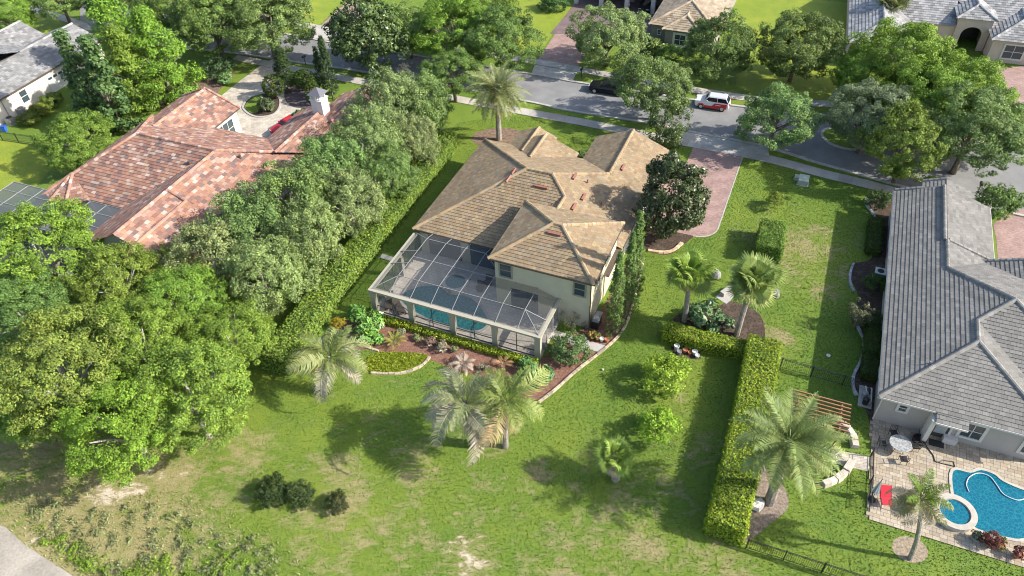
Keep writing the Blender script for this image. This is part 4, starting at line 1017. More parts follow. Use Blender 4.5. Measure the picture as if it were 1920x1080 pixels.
# live oaks of the near left corner
G_OAK = 'bright oaks crowding the near left corner'
for i, (px, py, z, r_, tt, lb) in enumerate([
    (70, 470, 6.0, 105, OAKB, 'bright oak in front of the dark screen enclosure, at the picture edge'),
    (215, 530, 5.5, 80, OAKB, 'bright oak directly below the corner of the dark cage'),
    (40, 590, 5.5, 90, OAKD, 'darker oak at the picture edge behind the big spreading oaks'),
    (330, 570, 5.0, 85, OAKB, 'bright oak just below the corner of the terracotta roof'),
    (430, 640, 4.6, 78, OAKB, 'bright oak beside the tall vine hedge, closest to the drooping palm'),
    (120, 690, 6.2, 125, YELG, 'widest yellow-green oak at the near left edge'),
    (250, 640, 6.0, 95, OAKB, 'oak in the middle of the bright near cluster'),
    (350, 740, 5.2, 115, OAKB, 'bright oak leaning over the dry grass beside the lawn'),
    (285, 500, 4.4, 52, OAKB, 'small bright oak pressed against the lower end of the terracotta roof'),
    (60, 770, 4.2, 70, OAKB, 'bright oak at the picture edge over the brown leaf litter'),
    (235, 790, 5.0, 105, LIME, 'lowest bright oak, spreading over the bare sandy ground'),
]):
    tree('oak', i % 4, px, py, z, r_, lb, tt, 0.88, name='oak_tree', group=G_OAK, bark=PALEBARK)

# grey-green screening trees along the vine hedge
G_SCR = 'grey-green screening trees along the vine hedge'
for i, (px, py, z, r_, tt, lb) in enumerate([
    (400, 500, 4.4, 72, GREYG, 'grey-green screening tree at the near end of the row beside the terracotta roof'),
    (470, 440, 4.6, 78, OLIVE, 'grey-green screening tree, second along the terracotta roof'),
    (500, 525, 4.2, 75, GREYG, 'screening tree bulging over the near end of the vine hedge'),
    (555, 385, 4.8, 75, OLIVE, 'screening tree hiding the lower edge of the terracotta roof'),
    (585, 455, 4.2, 70, GREYG, 'screening tree on the hedge side opposite the drooping palm shadow'),
    (625, 330, 4.8, 72, OLIVE, 'screening tree below the white chimney'),
    (655, 395, 4.0, 62, GREYG, 'screening tree in the middle of the vine hedge'),
    (690, 280, 4.8, 68, GREYG, 'screening tree right of the white chimney'),
    (730, 330, 4.0, 52, OLIVE, 'small screening tree at the far half of the vine hedge'),
    (735, 215, 5.0, 66, GREYG, 'screening tree at the end of the terracotta roof near the street'),
    (795, 205, 4.6, 58, OLIVE, 'last screening tree, next to the tall feather palm'),
    (775, 265, 4.0, 48, GREYG, 'low screening tree over the far end of the vine hedge'),
]):
    tree('myrtle', i % 3, px, py, z - 0.6, r_, lb, tt, 1.0, name='screening_tree', group=G_SCR, bark=PALEBARK, limbs=8)
for i, (px, py, lb) in enumerate([(462, 372, 'thin purple-leaved tree against the terracotta roof slope'), (352, 470, 'thin purple-leaved tree at the lower corner of the terracotta roof'), (612, 262, 'thin purple-leaved tree under the white chimney')]):
    tree('bare', i, px, py, 4.0, 40, lb, (0.13, 0.085, 0.075), 1.0, name='purple_tree', limbs=9, bark=PALEBARK)
tree('bare', 1, 745, 150, 5.0, 32, 'half-bare twiggy tree between the street and the screening trees', (0.14, 0.13, 0.10), 1.1, name='bare_tree', limbs=10, bark=PALEBARK)

# left back garden and street trees
G_ST = 'trees along the street'
for i, (sp, px, py, z, r_, tt, vs, lb) in enumerate([
    ('feather', 225, 85, 5.6, 70, LIME, 1.0, 'tall bright feathery conifer nearest the white house'),
    ('feather', 300, 120, 5.0, 70, LIME, 1.0, 'bright feathery conifer beside the terracotta garage wing'),
    ('feather', 245, 140, 4.6, 62, OAKB, 1.0, 'shorter bright feathery conifer in front of the other two'),
    ('spire', 160, 165, 5.0, 36, BLUEG, 1.0, 'dark blue-green columnar tree nearest the white garage door'),
    ('spire', 205, 180, 4.6, 38, BLUEG, 1.0, 'dark blue-green columnar tree beside the terracotta roof edge'),
    ('oak', 145, 268, 3.2, 68, OAKB, 0.85, 'round-headed green tree left of the terracotta roof'),
    ('street', 15, 35, 4.0, 45, OAKB, 1.0, 'bright green tree in the far left corner'),
    ('street', 110, -5, 4.5, 50, OLIVE, 0.9, 'tree cut by the top edge above the curved garden path'),
    ('oak', 215, 5, 4.5, 52, DKG, 0.9, 'dark tree at the top edge behind the feathery conifers'),
    ('oak', 330, 10, 5.0, 62, OAKD, 0.95, 'dark oak at the top edge left of the leafy street oaks'),
    ('oak', 400, 45, 5.5, 80, OAKD, 1.0, 'big dark oak over the street, left of its twin'),
    ('oak', 500, 45, 5.5, 78, OLIVE, 1.0, 'big dark oak over the street beside the open far lawn'),
    ('street', 445, -5, 5.0, 60, OAKD, 1.0, 'oak at the top edge behind the two big street oaks'),
    ('magnolia', 690, 70, 4.6, 62, MAGN, 1.05, 'large-leaved dark magnolia overhanging the street'),
    ('street', 765, 60, 4.2, 55, OLIVE, 0.95, 'street tree beside the large-leaved magnolia'),
    ('oak', 850, 60, 5.0, 78, OAKB, 0.95, 'bright oak over the street left of the tallest feather palm'),
    ('oak', 935, 75, 5.2, 72, OAKD, 0.95, 'oak over the street behind the feather palm, beside the long pink driveway'),
    ('oak', 900, 5, 5.0, 65, OAKB, 0.9, 'oak cut by the top edge beside the far lawn'),
    ('oak', 850, 140, 4.2, 55, OAKD, 0.9, 'low oak between the street and the feather palm'),
    ('street', 1140, 74, 4.2, 64, GREYG, 1.0, 'pale green street tree over the pink driveway across the road'),
    ('street', 1228, 168, 4.4, 66, OLIVE, 1.0, 'street tree between the black car and the red and white one'),
    ('street', 1348, 92, 4.4, 64, OAKD, 1.0, 'dark round tree in front of the taupe house'),
    ('street', 1495, 95, 4.6, 70, OAKD, 1.0, 'dark round tree between the bright far lawn and the grey roofs'),
    ('street', 1455, 228, 3.8, 66, OLIVE, 1.0, 'street tree right of the red and white car'),
    ('oak', 1692, 118, 5.4, 92, LIME, 0.95, 'bright spreading oak left of the arched pink entry'),
    ('oak', 1800, 168, 5.0, 82, LIME, 0.95, 'bright spreading oak below the arched pink entry'),
    ('oak', 1742, 200, 5.0, 92, LIME, 0.9, 'bright oak in the middle of the far right clump'),
    ('oak', 1625, 135, 4.6, 55, OAKB, 0.9, 'bright oak at the edge of the grey roof across the street'),
    ('street', 1630, 222, 4.8, 70, SILV, 1.0, 'silvery oak over the little round traffic island'),
    ('street', 1700, 278, 4.8, 70, (0.19, 0.265, 0.045), 1.15, 'yellowish tree behind the far end of the grey house'),
    ('oak', 1820, 248, 5.0, 96, OLIVE, 0.9, 'olive oak over the shaded street at the right'),
    ('oak', 1880, 235, 4.6, 58, OAKB, 0.9, 'green oak at the right edge by the far pink paving'),
]):
    bn = {'feather': 'conifer_tree', 'spire': 'columnar_tree', 'magnolia': 'magnolia_tree', 'oak': 'oak_tree', 'street': 'street_tree'}[sp]
    tree(sp, i % 3 if sp != 'oak' else i % 4, px, py, z, r_, lb, tt, vs, name=bn, group=G_ST if sp in ('oak', 'street') else None)
tree('crape', 0, 1250, 238, 2.6, 42, 'crape myrtle with pale blossom behind the tan gable', (0.085, 0.130, 0.045), 1.0, name='crape_myrtle')
tree('magnolia', 1, 1257, 382, 4.2, 60, 'dark magnolia beside the pink driveway and the tan roof', (0.072, 0.092, 0.036), 1.2, name='magnolia_tree')
tree('bush', 0, 1868, 382, 1.6, 38, 'bright bushy tree beside the grey house entrance', (0.13, 0.24, 0.05), 1.1, name='bushy_tree')
tree('crape', 1, 1612, 590, 1.6, 22, 'small white flowering shrub tree in the serpentine bed', (0.15, 0.18, 0.08), 0.9, name='flowering_tree', limbs=4)

# Italian cypresses
for i, (bx, by, tx, ty, w_, lb) in enumerate([
    (1150, 622, 1162, 475, 1.3, 'slim Italian cypress nearest the corner of the cream house'),
    (1172, 596, 1176, 440, 1.2, 'middle Italian cypress along the cream house wall'),
    (1182, 580, 1186, 398, 1.4, 'tallest Italian cypress by the magnolia'),
    (541, 165, 527, 90, 2.4, 'stout dark cypress beside the courtyard entrance'),
    (610, 180, 596, 88, 1.4, 'shorter of the twin pointed cypresses by the courtyard'),
    (625, 185, 604, 70, 1.7, 'taller of the twin pointed cypresses by the courtyard'),
]):
    B = at(bx, by); best = min(np.arange(2, 14, 0.05), key=lambda z: abs(proj(B + np.array([0, 0, z]))[1] - ty))
    me, R0, H0 = proto(('cypress', i % 2)); t = thing('italian_cypress', lb, 'tree', (B[0], B[1], 0), rs.uniform(0, 6), 'Italian cypresses')
    cr = link(bpy.data.objects.new('crown', me), t); s = best / (2 * H0) * 0.98
    cr.location = (0, 0, best / 2 + 0.05); cr.scale = (w_, w_, s); cr.color = (0.125, 0.205, 0.05, 1) if i < 3 else (0.06, 0.10, 0.035, 1)
    MB().tube([(0, 0, 0), (0, 0, best * 0.9)], [0.12, 0.03], 6).build('trunk', BARK, t)

# clipped topiary in the red house courtyard
for i, (px, py, z, r_, vs, lb) in enumerate([(512, 160, 1.9, 21, 1.0, 'clipped lollipop bush in the courtyard island'), (587, 174, 1.5, 16, 1.35, 'egg-shaped clipped bush beside the white chimney'), (570, 148, 1.3, 20, 0.95, 'dome-shaped clipped bush between the courtyard cypresses')]):
    tree('ball', i % 2, px, py, z, r_, lb, (0.075, 0.115, 0.022), vs, name='topiary_bush', cat='bush', trunk_r=0.07, limbs=3)

# round bushes on the lawn
for i, (px, py, z, r_, tt, sp, lb) in enumerate([
    (1247, 705, 1.3, 42, (0.185, 0.285, 0.03), 'bush', 'larger yellow-green round bush on the lawn near the heap of pots'),
    (1230, 800, 1.1, 36, (0.185, 0.285, 0.03), 'bush', 'smaller yellow-green round bush on the lawn above the stubby palm'),
    (511, 922, 0.75, 29, (0.036, 0.052, 0.016), 'bush', 'dark round bush on the lawn, first of the touching pair'),
    (557, 925, 0.7, 27, (0.036, 0.052, 0.016), 'bush', 'dark round bush on the lawn, second of the touching pair'),
    (632, 944, 0.6, 21, (0.036, 0.052, 0.016), 'bush', 'small dark round bush standing alone on the lawn'),
    (752, 622, 0.35, 9, (0.16, 0.16, 0.09), 'leafy', 'small dusty plant in the mulch nearest the first cage bay'),
    (783, 632, 0.3, 8, (0.14, 0.17, 0.07), 'leafy', 'small green plant in the mulch above the lime half-moon bed'),
    (806, 640, 0.4, 11, (0.15, 0.10, 0.08), 'leafy', 'burgundy croton in the mulch at the tip of the lime half-moon bed'),
    (826, 648, 0.4, 12, (0.19, 0.17, 0.11), 'leafy', 'dusty croton right of the burgundy one in the mulch'),
    (852, 655, 0.3, 8, (0.15, 0.17, 0.08), 'leafy', 'small plant in the mulch below the middle of the box bushes'),
    (905, 690, 0.35, 10, (0.16, 0.15, 0.10), 'leafy', 'dusty low plant in the mulch behind the silvery palm'),
    (1030, 700, 0.35, 9, (0.09, 0.16, 0.05), 'leafy', 'low green plant at the mulch edge by the leafy shrub'),
    (1180, 560, 0.4, 10, (0.12, 0.17, 0.05), 'bush', 'low bush between the cypresses and the stone edging'),
    (1192, 505, 0.5, 13, (0.10, 0.15, 0.04), 'bush', 'round low bush at the foot of the tallest cypress'),
    (1075, 298, 0.4, 13, (0.09, 0.14, 0.05), 'bush', 'low shrub in the entry court between the two tan gables'),
    (1092, 290, 0.4, 11, (0.10, 0.15, 0.05), 'leafy', 'leafy plant in the entry court beside the garage gable'),
    (1070, 655, 0.9, 33, (0.085, 0.15, 0.05), 'bush', 'dense green shrub between the pool cage corner and the concrete pad'),
    (1068, 600, 1.0, 24, (0.10, 0.115, 0.06), 'bare', 'straggly bougainvillea against the cream wall'),
    (1010, 703, 0.7, 25, (0.08, 0.15, 0.05), 'leafy', 'leafy green shrub at the tip of the mulch bed'),
    (990, 685, 0.6, 18, (0.09, 0.17, 0.05), 'leafy', 'leafy plant tucked under the cage corner post'),
    (690, 610, 0.9, 30, (0.12, 0.24, 0.05), 'leafy', 'bright big-leaved plant at the cage corner near the vine hedge'),
    (672, 590, 0.8, 20, (0.10, 0.20, 0.04), 'leafy', 'big-leaved plant behind the brightest one by the cage corner'),
    (697, 632, 0.6, 18, (0.14, 0.27, 0.05), 'leafy', 'low bright big-leaved plant beside the red mulch'),
    (634, 606, 0.6, 12, (0.36, 0.28, 0.03), 'bush', 'small yellow-orange croton bush by the vine hedge'),
    (1325, 590, 0.9, 30, (0.10, 0.17, 0.07), 'leafy', 'leafy shrub between the two fan palms'),
    (1300, 585, 0.7, 20, (0.09, 0.15, 0.06), 'leafy', 'leafy shrub at the foot of the first fan palm'),
    (1352, 604, 0.7, 20, (0.10, 0.16, 0.07), 'leafy', 'leafy shrub behind the short clipped hedge'),
    (412, 128, 1.2, 26, (0.06, 0.10, 0.04), 'bush', 'dark shrub under the street oaks by the courtyard entrance'),
    (420, 145, 0.8, 14, (0.10, 0.19, 0.06), 'leafy', 'broad-leaved plant in a white pot by the courtyard entrance'),
    (500, 197, 0.7, 17, (0.07, 0.10, 0.04), 'leafy', 'spiky shrub in the courtyard island'),
    (560, 215, 0.7, 16, (0.06, 0.10, 0.04), 'leafy', 'shrub at the foot of the chimney wing'),
    (296, 180, 1.3, 26, (0.07, 0.11, 0.03), 'bush', 'low shrub between the feathery conifers and the terracotta roof'),
    (340, 170, 1.1, 22, (0.08, 0.14, 0.03), 'bush', 'low shrub at the end of the terracotta garage ridge'),
    (1455, 375, 1.0, 16, (0.14, 0.19, 0.03), 'bush', 'small bush behind the square clipped hedge'),
    (1645, 375, 1.0, 22, (0.06, 0.10, 0.03), 'bush', 'dark bush at the far corner of the grey house'),
    (1640, 530, 0.8, 20, (0.05, 0.09, 0.02), 'bush', 'dark bush beside the air conditioner of the grey house'),
    (1637, 600, 0.7, 18, (0.06, 0.10, 0.03), 'bush', 'low bush along the grey house wall near the white blossom'),
    (1635, 660, 0.7, 17, (0.05, 0.085, 0.02), 'bush', 'low bush along the grey house wall nearest the patio'),
    (1415, 895, 0.5, 10, (0.06, 0.09, 0.03), 'bush', 'low plant between the long hedge and the feather palm'),
    (75, 205, 0.8, 15, (0.14, 0.18, 0.03), 'bush', 'clipped bush below the white garage door'),
    (95, 190, 0.9, 17, (0.11, 0.15, 0.03), 'bush', 'second clipped bush below the white garage door'),
    (60, 225, 0.8, 14, (0.12, 0.16, 0.03), 'bush', 'clipped bush beside the outdoor units of the white house'),
    (1230, 85, 0.9, 22, (0.10, 0.16, 0.04), 'leafy', 'shrub below the small window of the taupe house'),
    (1258, 105, 0.8, 22, (0.10, 0.17, 0.04), 'bush', 'low shrub along the front bed of the taupe house'),
    (1040, 8, 0.8, 22, (0.05, 0.11, 0.03), 'bush', 'round bed of shrubs on the far lawn'),
]):
    tt = tuple(min(0.4, c * (1.0 if max(tt) > 0.35 else 1.45)) for c in tt)
    tree(sp, i % 2, px, py, z, r_, lb, tt, 0.95, name='bush', cat='bush', limbs=4, trunk_r=0.04)

# ------------------------------------------------------------------ hedges
def hedge(name, label, path, width, height, tint, dens=190, ls=0.13, rough=0.14, seed=1, cat='hedge', round_=0.15, z0=0.0):
    """clipped hedge along a world path: leaf shell over a dark twiggy core"""
    rng = np.random.default_rng(seed)
    P_ = np.array([p[:2] for p in path]); t = thing(name, label, cat, (*P_[0], z0))
    P_ = P_ - P_[0]
    d = np.concatenate([[0], np.cumsum(np.linalg.norm(np.diff(P_, axis=0), axis=1))]); L = d[-1]
    def at_s(s):
        x = np.interp(s, d, P_[:, 0]); y = np.interp(s, d, P_[:, 1])
        e = 0.3; x1 = np.interp(np.clip(s + e, 0, L), d, P_[:, 0]) - np.interp(np.clip(s - e, 0, L), d, P_[:, 0]); y1 = np.interp(np.clip(s + e, 0, L), d, P_[:, 1]) - np.interp(np.clip(s - e, 0, L), d, P_[:, 1])
        q = np.hypot(x1, y1) + 1e-9; return np.stack([x, y], -1), np.stack([x1 / q, y1 / q], -1)
    cs, ns = [], []
    def add(n, s, o, z, n_s, n_o, n_z):
        p, tt = at_s(s); nn = np.stack([-tt[:, 1], tt[:, 0]], -1)
        c = np.concatenate([p + nn * o[:, None], z[:, None]], 1)
        nr = np.concatenate([tt * n_s[:, None] + nn * n_o[:, None], n_z[:, None]], 1)
        cs.append(c); ns.append(nr)
    w2 = width / 2
    bulge = lambda s, o: 0.10 * np.sin(s * 1.7 + o) + 0.08 * np.sin(s * 0.6 + 2 * o)
    n = int(L * width * dens); s = rng.uniform(0, L, n); o = rng.uniform(-w2, w2, n)
    edge = np.clip((np.abs(o) - w2 + round_) / round_, 0, 1)
    add(n, s, o, height + rng.normal(0, rough * 0.6, n) + bulge(s, o) * rough * 3 - edge ** 2 * round_ * 0.6, np.zeros(n), np.sign(o) * edge * 0.6, np.ones(n))
    for sg in (-1, 1):
        n = int(L * height * dens); s = rng.uniform(0, L, n); z = rng.uniform(0.02, height, n)
        add(n, s, sg * (w2 + rng.normal(0, rough * 0.5, n) + bulge(s, z) * rough * 2), z, np.zeros(n), np.full(n, float(sg)), np.full(n, 0.25))
    for e in (0, 1):
        n = int(width * height * dens); o = rng.uniform(-w2, w2, n); z = rng.uniform(0.02, height, n); off = rng.normal(0, rough * 0.5, n)
        p, tt = at_s(np.full(n, L * e)); nn = np.stack([-tt[:, 1], tt[:, 0]], -1); sg = 1 if e else -1
        cs.append(np.concatenate([p + nn * o[:, None] + tt * (sg * off)[:, None], z[:, None]], 1)); ns.append(np.concatenate([tt * sg, np.full((n, 1), 0.25)], 1))
    c = np.concatenate(cs); nr = unit(np.concatenate(ns) + rng.normal(size=c.shape) * 0.55)
    V, F = leaf_quads(c, nr, ls, 0.6, rng)
    pat = 0.5 * np.sin(c[:, 0] * 1.9 + seed) * np.sin(c[:, 1] * 1.6) + 0.5 * np.sin(c[:, 0] * 0.7 + c[:, 1] * 0.9 + 2 * seed)
    g = rng.uniform(0.65, 1.35, len(c)) * (1 + 0.16 * pat); yel = rng.uniform(-0.1, 0.16, len(c)) + 0.07 * pat
    brn = rng.random(len(c)) < 0.05; yel[brn] += 0.35
    col = np.stack([g * (1 + yel), g, g * (1 - yel)], 1)
    o_ = link(bpy.data.objects.new('foliage', np_mesh('foliage', V, F, LEAF, np.repeat(col, 4, 0))), t); o_.color = (*tint, 1)
    k = max(2, int(L / 1.5)); ss = np.linspace(0.08, L - 0.08, k); pp, tt = at_s(ss); nn = np.stack([-tt[:, 1], tt[:, 0]], -1)
    mb = MB(); q = w2 - 0.09
    for i in range(k - 1):
        a, b_, a1, b1 = pp[i] + nn[i] * q, pp[i] - nn[i] * q, pp[i + 1] + nn[i + 1] * q, pp[i + 1] - nn[i + 1] * q
        mb.hexa([(*a, 0), (*b_, 0), (*b1, 0), (*a1, 0), (*a, height - 0.12), (*b_, height - 0.12), (*b1, height - 0.12), (*a1, height - 0.12)])
    mb.build('twigs', TWIG, t)
    L_, R_ = ribbon(path, width * 0.9); NO_GRASS.append(np.array(L_ + R_[::-1]))
    return t
TWIG = mat('twig_core', (0.09, 0.12, 0.03), 0.95, 0.1, noise=[(8, 0.4)])
HG = (0.245, 0.340, 0.030)
hh = 2.0
a = [(1363, 985), (1378, 920), (1395, 850), (1410, 780), (1424, 700), (1436, 632)]
hedge('long_hedge', 'long clipped hedge running from the near edge up past the fan palms', [at(*p, hh) for p in a], 2.5, hh, HG, seed=3)
a = [(1247, 612), (1325, 632), (1405, 648)]
hedge('short_hedge', 'short clipped hedge crossing in front of the two fan palms', [at(*p, 1.3) for p in a], 1.3, 1.3, HG, seed=4)
a = [(1447, 470), (1447, 428)]
hedge('square_hedge', 'square clipped hedge block between the driveway lawn and the dry strip', [at(1444, 462, 1.9), at(1452, 412, 1.9)], 2.3, 1.9, (0.15, 0.26, 0.04), seed=5)
a = [(508, 672), (560, 605), (640, 500), (700, 425), (760, 350), (812, 285), (838, 248)]
hedge('vine_hedge', 'tall vine-covered hedge along the narrow side lawn of the tan house', [at(*p, 1.8) for p in a], 2.2, 1.9, (0.175, 0.275, 0.045), dens=130, ls=0.17, rough=0.22, seed=6)
# low box hedge along the cage: separate clipped bushes
for k in range(13):
    x = 0.9 + k * 1.18
    nth = ['first', 'second', 'third', 'fourth', 'fifth', 'sixth', 'seventh', 'eighth', 'ninth', 'tenth', 'eleventh', 'twelfth', 'last'][k]
    t = hedge('box_bush', nth + ' clipped lime-green box bush along the pool cage, counted from the vine hedge', [np.array([*m1(x, -0.75)]), np.array([*m1(x + 1.02 + rs.uniform(-0.08, 0.05), -0.75)])], 0.62, 0.55 + rs.uniform(-0.04, 0.06), (0.28, 0.36, 0.025), dens=170, ls=0.11, rough=0.06, seed=40 + k, cat='bush')
    t['group'] = 'box bushes along the pool cage'
hedge('low_hedge', 'low clipped hedge along the serpentine edging by the grey house wall', [at(1640, 420), at(1634, 480)], 1.2, 0.9, (0.06, 0.10, 0.02), seed=61)
hedge('low_hedge', 'low clipped hedge by the grey house wall below the white blossom', [at(1634, 620), at(1627, 715)], 1.2, 0.9, (0.055, 0.095, 0.02), seed=62)
hedge('low_hedge', 'low hedge bordering the lawn of the white house', [at(45, 238), at(110, 185)], 1.6, 0.9, (0.11, 0.15, 0.03), seed=63)
hedge('low_hedge', 'low planted strip in front of the entrance to the taupe house', [at(1215, 118), at(1290, 128)], 1.4, 0.6, (0.10, 0.16, 0.04), seed=64)
# ------------------------------------------------------------------ palms
def frond_mesh(L, n, ll, bend, vee, droop, wid, seed, name='frond', fwd=0.55):
    rg = random.Random(seed); mb = MB(); pts = []; x = z = 0.0; ang = 0.0; N = 14
    for i in range(N + 1):
        s = i / N; pts.append((x, 0.0, z)); ang = -bend * (s ** 1.2); x += L / N * math.cos(ang); z += L / N * math.sin(ang)
    mb.tube(pts, [0.045 * (1 - 0.85 * i / N) for i in range(N + 1)], 4, (1.1, 1.05, 0.9))
    for k in range(n):
        s = 0.14 + 0.86 * (k + 0.5) / n; f = s * N; i = min(N - 1, int(f)); t = f - i
        p = np.array(pts[i]) * (1 - t) + np.array(pts[i + 1]) * t
        d = np.array(pts[i + 1]) - np.array(pts[i]); d /= np.linalg.norm(d); up = np.array([-d[2], 0, d[0]])
        l = ll * (math.sin(math.pi * min(1, 0.18 + s * 0.86)) ** 0.6) * rg.uniform(0.7, 1.2) + 0.05
        for sg in (-1, 1):
            if rg.random() < 0.12: continue
            a = rg.uniform(-0.15, 0.15)
            v = d * (fwd + a) + np.array([0, sg, 0]) + up * (vee + rg.uniform(-0.15, 0.15)); v /= np.linalg.norm(v)
            m_ = p + v * l * 0.5; v2 = v + np.array([0, 0, -droop * rg.uniform(0.7, 1.3)]); v2 /= np.linalg.norm(v2); e = m_ + v2 * l * 0.5
            w = d * wid / 2; g = rg.uniform(0.75, 1.25); c = (g * rg.uniform(0.9, 1.2), g, g * rg.uniform(0.75, 1.0))
            mb.poly([p - w * 0.6, p + w * 0.6, m_ + w, m_ - w], c); mb.poly([m_ - w, m_ + w, e + w * 0.15, e - w * 0.15], c)
    return mb.mesh(name, LEAF, cols=True)

def fan_mesh(r0, pet, seed, droop=0.5):
    rg = random.Random(seed); mb = MB(); N = 28
    mb.tube([(0, 0, 0), (pet * 0.6, 0, 0.03), (pet, 0, -0.02)], [0.03, 0.022, 0.015], 4, (1.1, 1.1, 0.8))
    for k in range(N):
        a = math.radians(-150 + 300 * (k + 0.5) / N); r1 = r0 * rg.uniform(0.9, 1.08) * (0.8 + 0.2 * math.cos(a * 0.5))
        d = np.array([math.cos(a), math.sin(a), 0.10 * math.cos(a * 2)]); t = np.array([-math.sin(a), math.cos(a), 0])
        b = np.array([pet, 0, -0.02]); m_ = b + d * r1 * 0.6; e = m_ + (d + np.array([0, 0, -droop * rg.uniform(0.6, 1.4)])) * r1 * 0.42
        w = r1 * 0.6 * math.radians(300 / N) * 0.5; g = rg.uniform(0.8, 1.2); c = (g, g, g * 0.95)
        mb.poly([b + t * 0.01 + np.array([0, 0, 0.0]), b - t * 0.01, m_ - t * w + np.array([0, 0, 0.03]), m_ + t * w], c)
        mb.poly([m_ + t * w, m_ - t * w + np.array([0, 0, 0.03]), e - t * w * 0.12, e + t * w * 0.12], c)
    return mb.mesh('frond', LEAF, cols=True)

DATE = [frond_mesh(3.3, 46, 0.62, b, 0.35, 0.25, 0.055, i) for i, b in enumerate((0.7, 0.95, 1.25))]
QUEEN = [frond_mesh(3.2, 50, 0.85, b, 0.15, 1.3, 0.06, 10 + i, fwd=0.45) for i, b in enumerate((1.3, 1.9, 2.4))]
FAN = [fan_mesh(0.95, 1.0, 20, 0.45), fan_mesh(1.05, 1.15, 21, 0.7)]
FANDEAD = [fan_mesh(0.8, 0.8, 22, 1.4)]
PALMBARK = mat('palm_trunk', (0.30, 0.26, 0.22), 0.95, 0.1, noise=[(3, 0.25), (14, 0.3)], bump=(10, 1.0, 0.06))

def palm(name, label, base, crown, kinds, trunk_r=0.2, scale=1.0, group=None, boot=0.0):
    """kinds: list of (meshes, count, elev_lo, elev_hi, tint, length scale)"""
    B = at(*base)
    z = min(np.arange(0.4, 16, 0.05), key=lambda q: np.hypot(proj(B + np.array([0, 0, q]))[0] - crown[0], proj(B + np.array([0, 0, q]))[1] - crown[1]))
    T = at(*crown, z) - B
    if np.hypot(T[0], T[1]) > 0.35 * z: T[:2] *= 0.35 * z / np.hypot(T[0], T[1])
    t = thing(name, label, 'palm', (B[0], B[1], 0), 0, group)
    pts = [(0, 0, 0), (T[0] * 0.2, T[1] * 0.2, z * 0.35), (T[0] * 0.6, T[1] * 0.6, z * 0.72), (T[0], T[1], z)]
    pts = catmull(pts, n=4)
    rr = [trunk_r * (1.25 - 0.35 * i / (len(pts) - 1)) * (1 + 0.06 * (i % 2)) for i in range(len(pts))]
    mb = MB().tube(pts, rr, 9)
    if boot:      # old leaf bases under the crown
        for k in range(26):
            a = k * 2.4; zz = z - boot * (k / 26) ; d = np.array([math.cos(a), math.sin(a), 0])
            c0 = np.array([T[0], T[1], zz - 0.25]); mb.bar(c0 + d * trunk_r * 0.8, c0 + d * (trunk_r * 1.0 + 0.22) + np.array([0, 0, 0.22]), 0.14, 0.05)
    mb.build('trunk', PALMBARK, t, smooth=False)
    k = 0
    for (meshes, n, lo, hi, tint, ls) in kinds:
        for i in range(n):
            az = (k * 2.39996 + rs.uniform(-0.25, 0.25)); k += 1
            el = lo + (hi - lo) * ((i + 0.5) / n) + rs.uniform(-0.08, 0.08)
            f = bpy.data.objects.new('frond', meshes[i % len(meshes)]); link(f, t)
            s = ls * scale * (rs.uniform(0.7, 1.12) if meshes is QUEEN or len(meshes) == 2 else rs.uniform(0.88, 1.1))
            f.location = (T[0] + 0.1 * math.cos(az), T[1] + 0.1 * math.sin(az), z - 0.05 + rs.uniform(-0.15, 0.1)); f.rotation_mode = 'XYZ'
            f.rotation_euler = (Matrix.Rotation(az, 3, 'Z') @ Matrix.Rotation(-el, 3, 'Y') @ Matrix.Rotation(rs.uniform(-0.35, 0.35) * (2.2 if len(meshes) == 2 else 1), 3, 'X')).to_euler()
            f.scale = (s, s, s); g = rs.uniform(0.85, 1.15); f.color = (tint[0] * g, tint[1] * g, tint[2] * g, 1)
    return t
PG = (0.22, 0.255, 0.11); PGD = (0.12, 0.17, 0.06); DRY = (0.40, 0.31, 0.19); SILVER = (0.33, 0.315, 0.27); FG = (0.24, 0.34, 0.06); OLD = (0.34, 0.27, 0.15)
palm('date_palm', 'tall feathery date palm on the street-side lawn behind the tan house', (936, 262), (932, 168), [(DATE, 34, 1.15, 0.15, PG, 1.15), (DATE, 22, 0.1, -0.45, PG, 1.15), (DATE, 12, -0.5, -0.9, OLD, 0.95)], 0.26, boot=1.0)
palm('date_palm', 'broad feathery date palm beside the pergola and the seat walls', (1442, 942), (1480, 826), [(DATE, 28, 1.2, 0.2, (0.19, 0.255, 0.09), 1.12), (DATE, 22, 0.15, -0.4, (0.22, 0.27, 0.11), 1.12), (DATE, 8, -0.4, -0.8, (0.2, 0.2, 0.1), 0.9)], 0.3, boot=1.0)
palm('fan_palm', 'fan palm standing at the end of the short clipped hedge', (1283, 602), (1294, 512), [(FAN, 26, 1.3, 0.1, FG, 1.0), (FAN, 14, 0.0, -0.5, (0.25, 0.30, 0.08), 1.0), (FANDEAD, 12, -0.7, -1.25, (0.36, 0.28, 0.19), 1.0)], 0.19, boot=0.5)
palm('fan_palm', 'fan palm in front of the stone patio beside the long hedge', (1381, 628), (1413, 528), [(FAN, 28, 1.3, 0.1, (0.23, 0.30, 0.08), 1.12), (FAN, 16, 0.0, -0.5, (0.28, 0.32, 0.10), 1.1), (FANDEAD, 12, -0.7, -1.25, (0.4, 0.32, 0.24), 1.05)], 0.2, boot=0.5)
palm('stub_palm', 'short stubby palm with ragged skirt alone on the lawn', (1154, 898), (1152, 858), [(FAN, 26, 1.3, 0.05, (0.25, 0.35, 0.07), 0.72), (FANDEAD, 12, -0.5, -1.3, (0.40, 0.33, 0.24), 0.85)], 0.26)
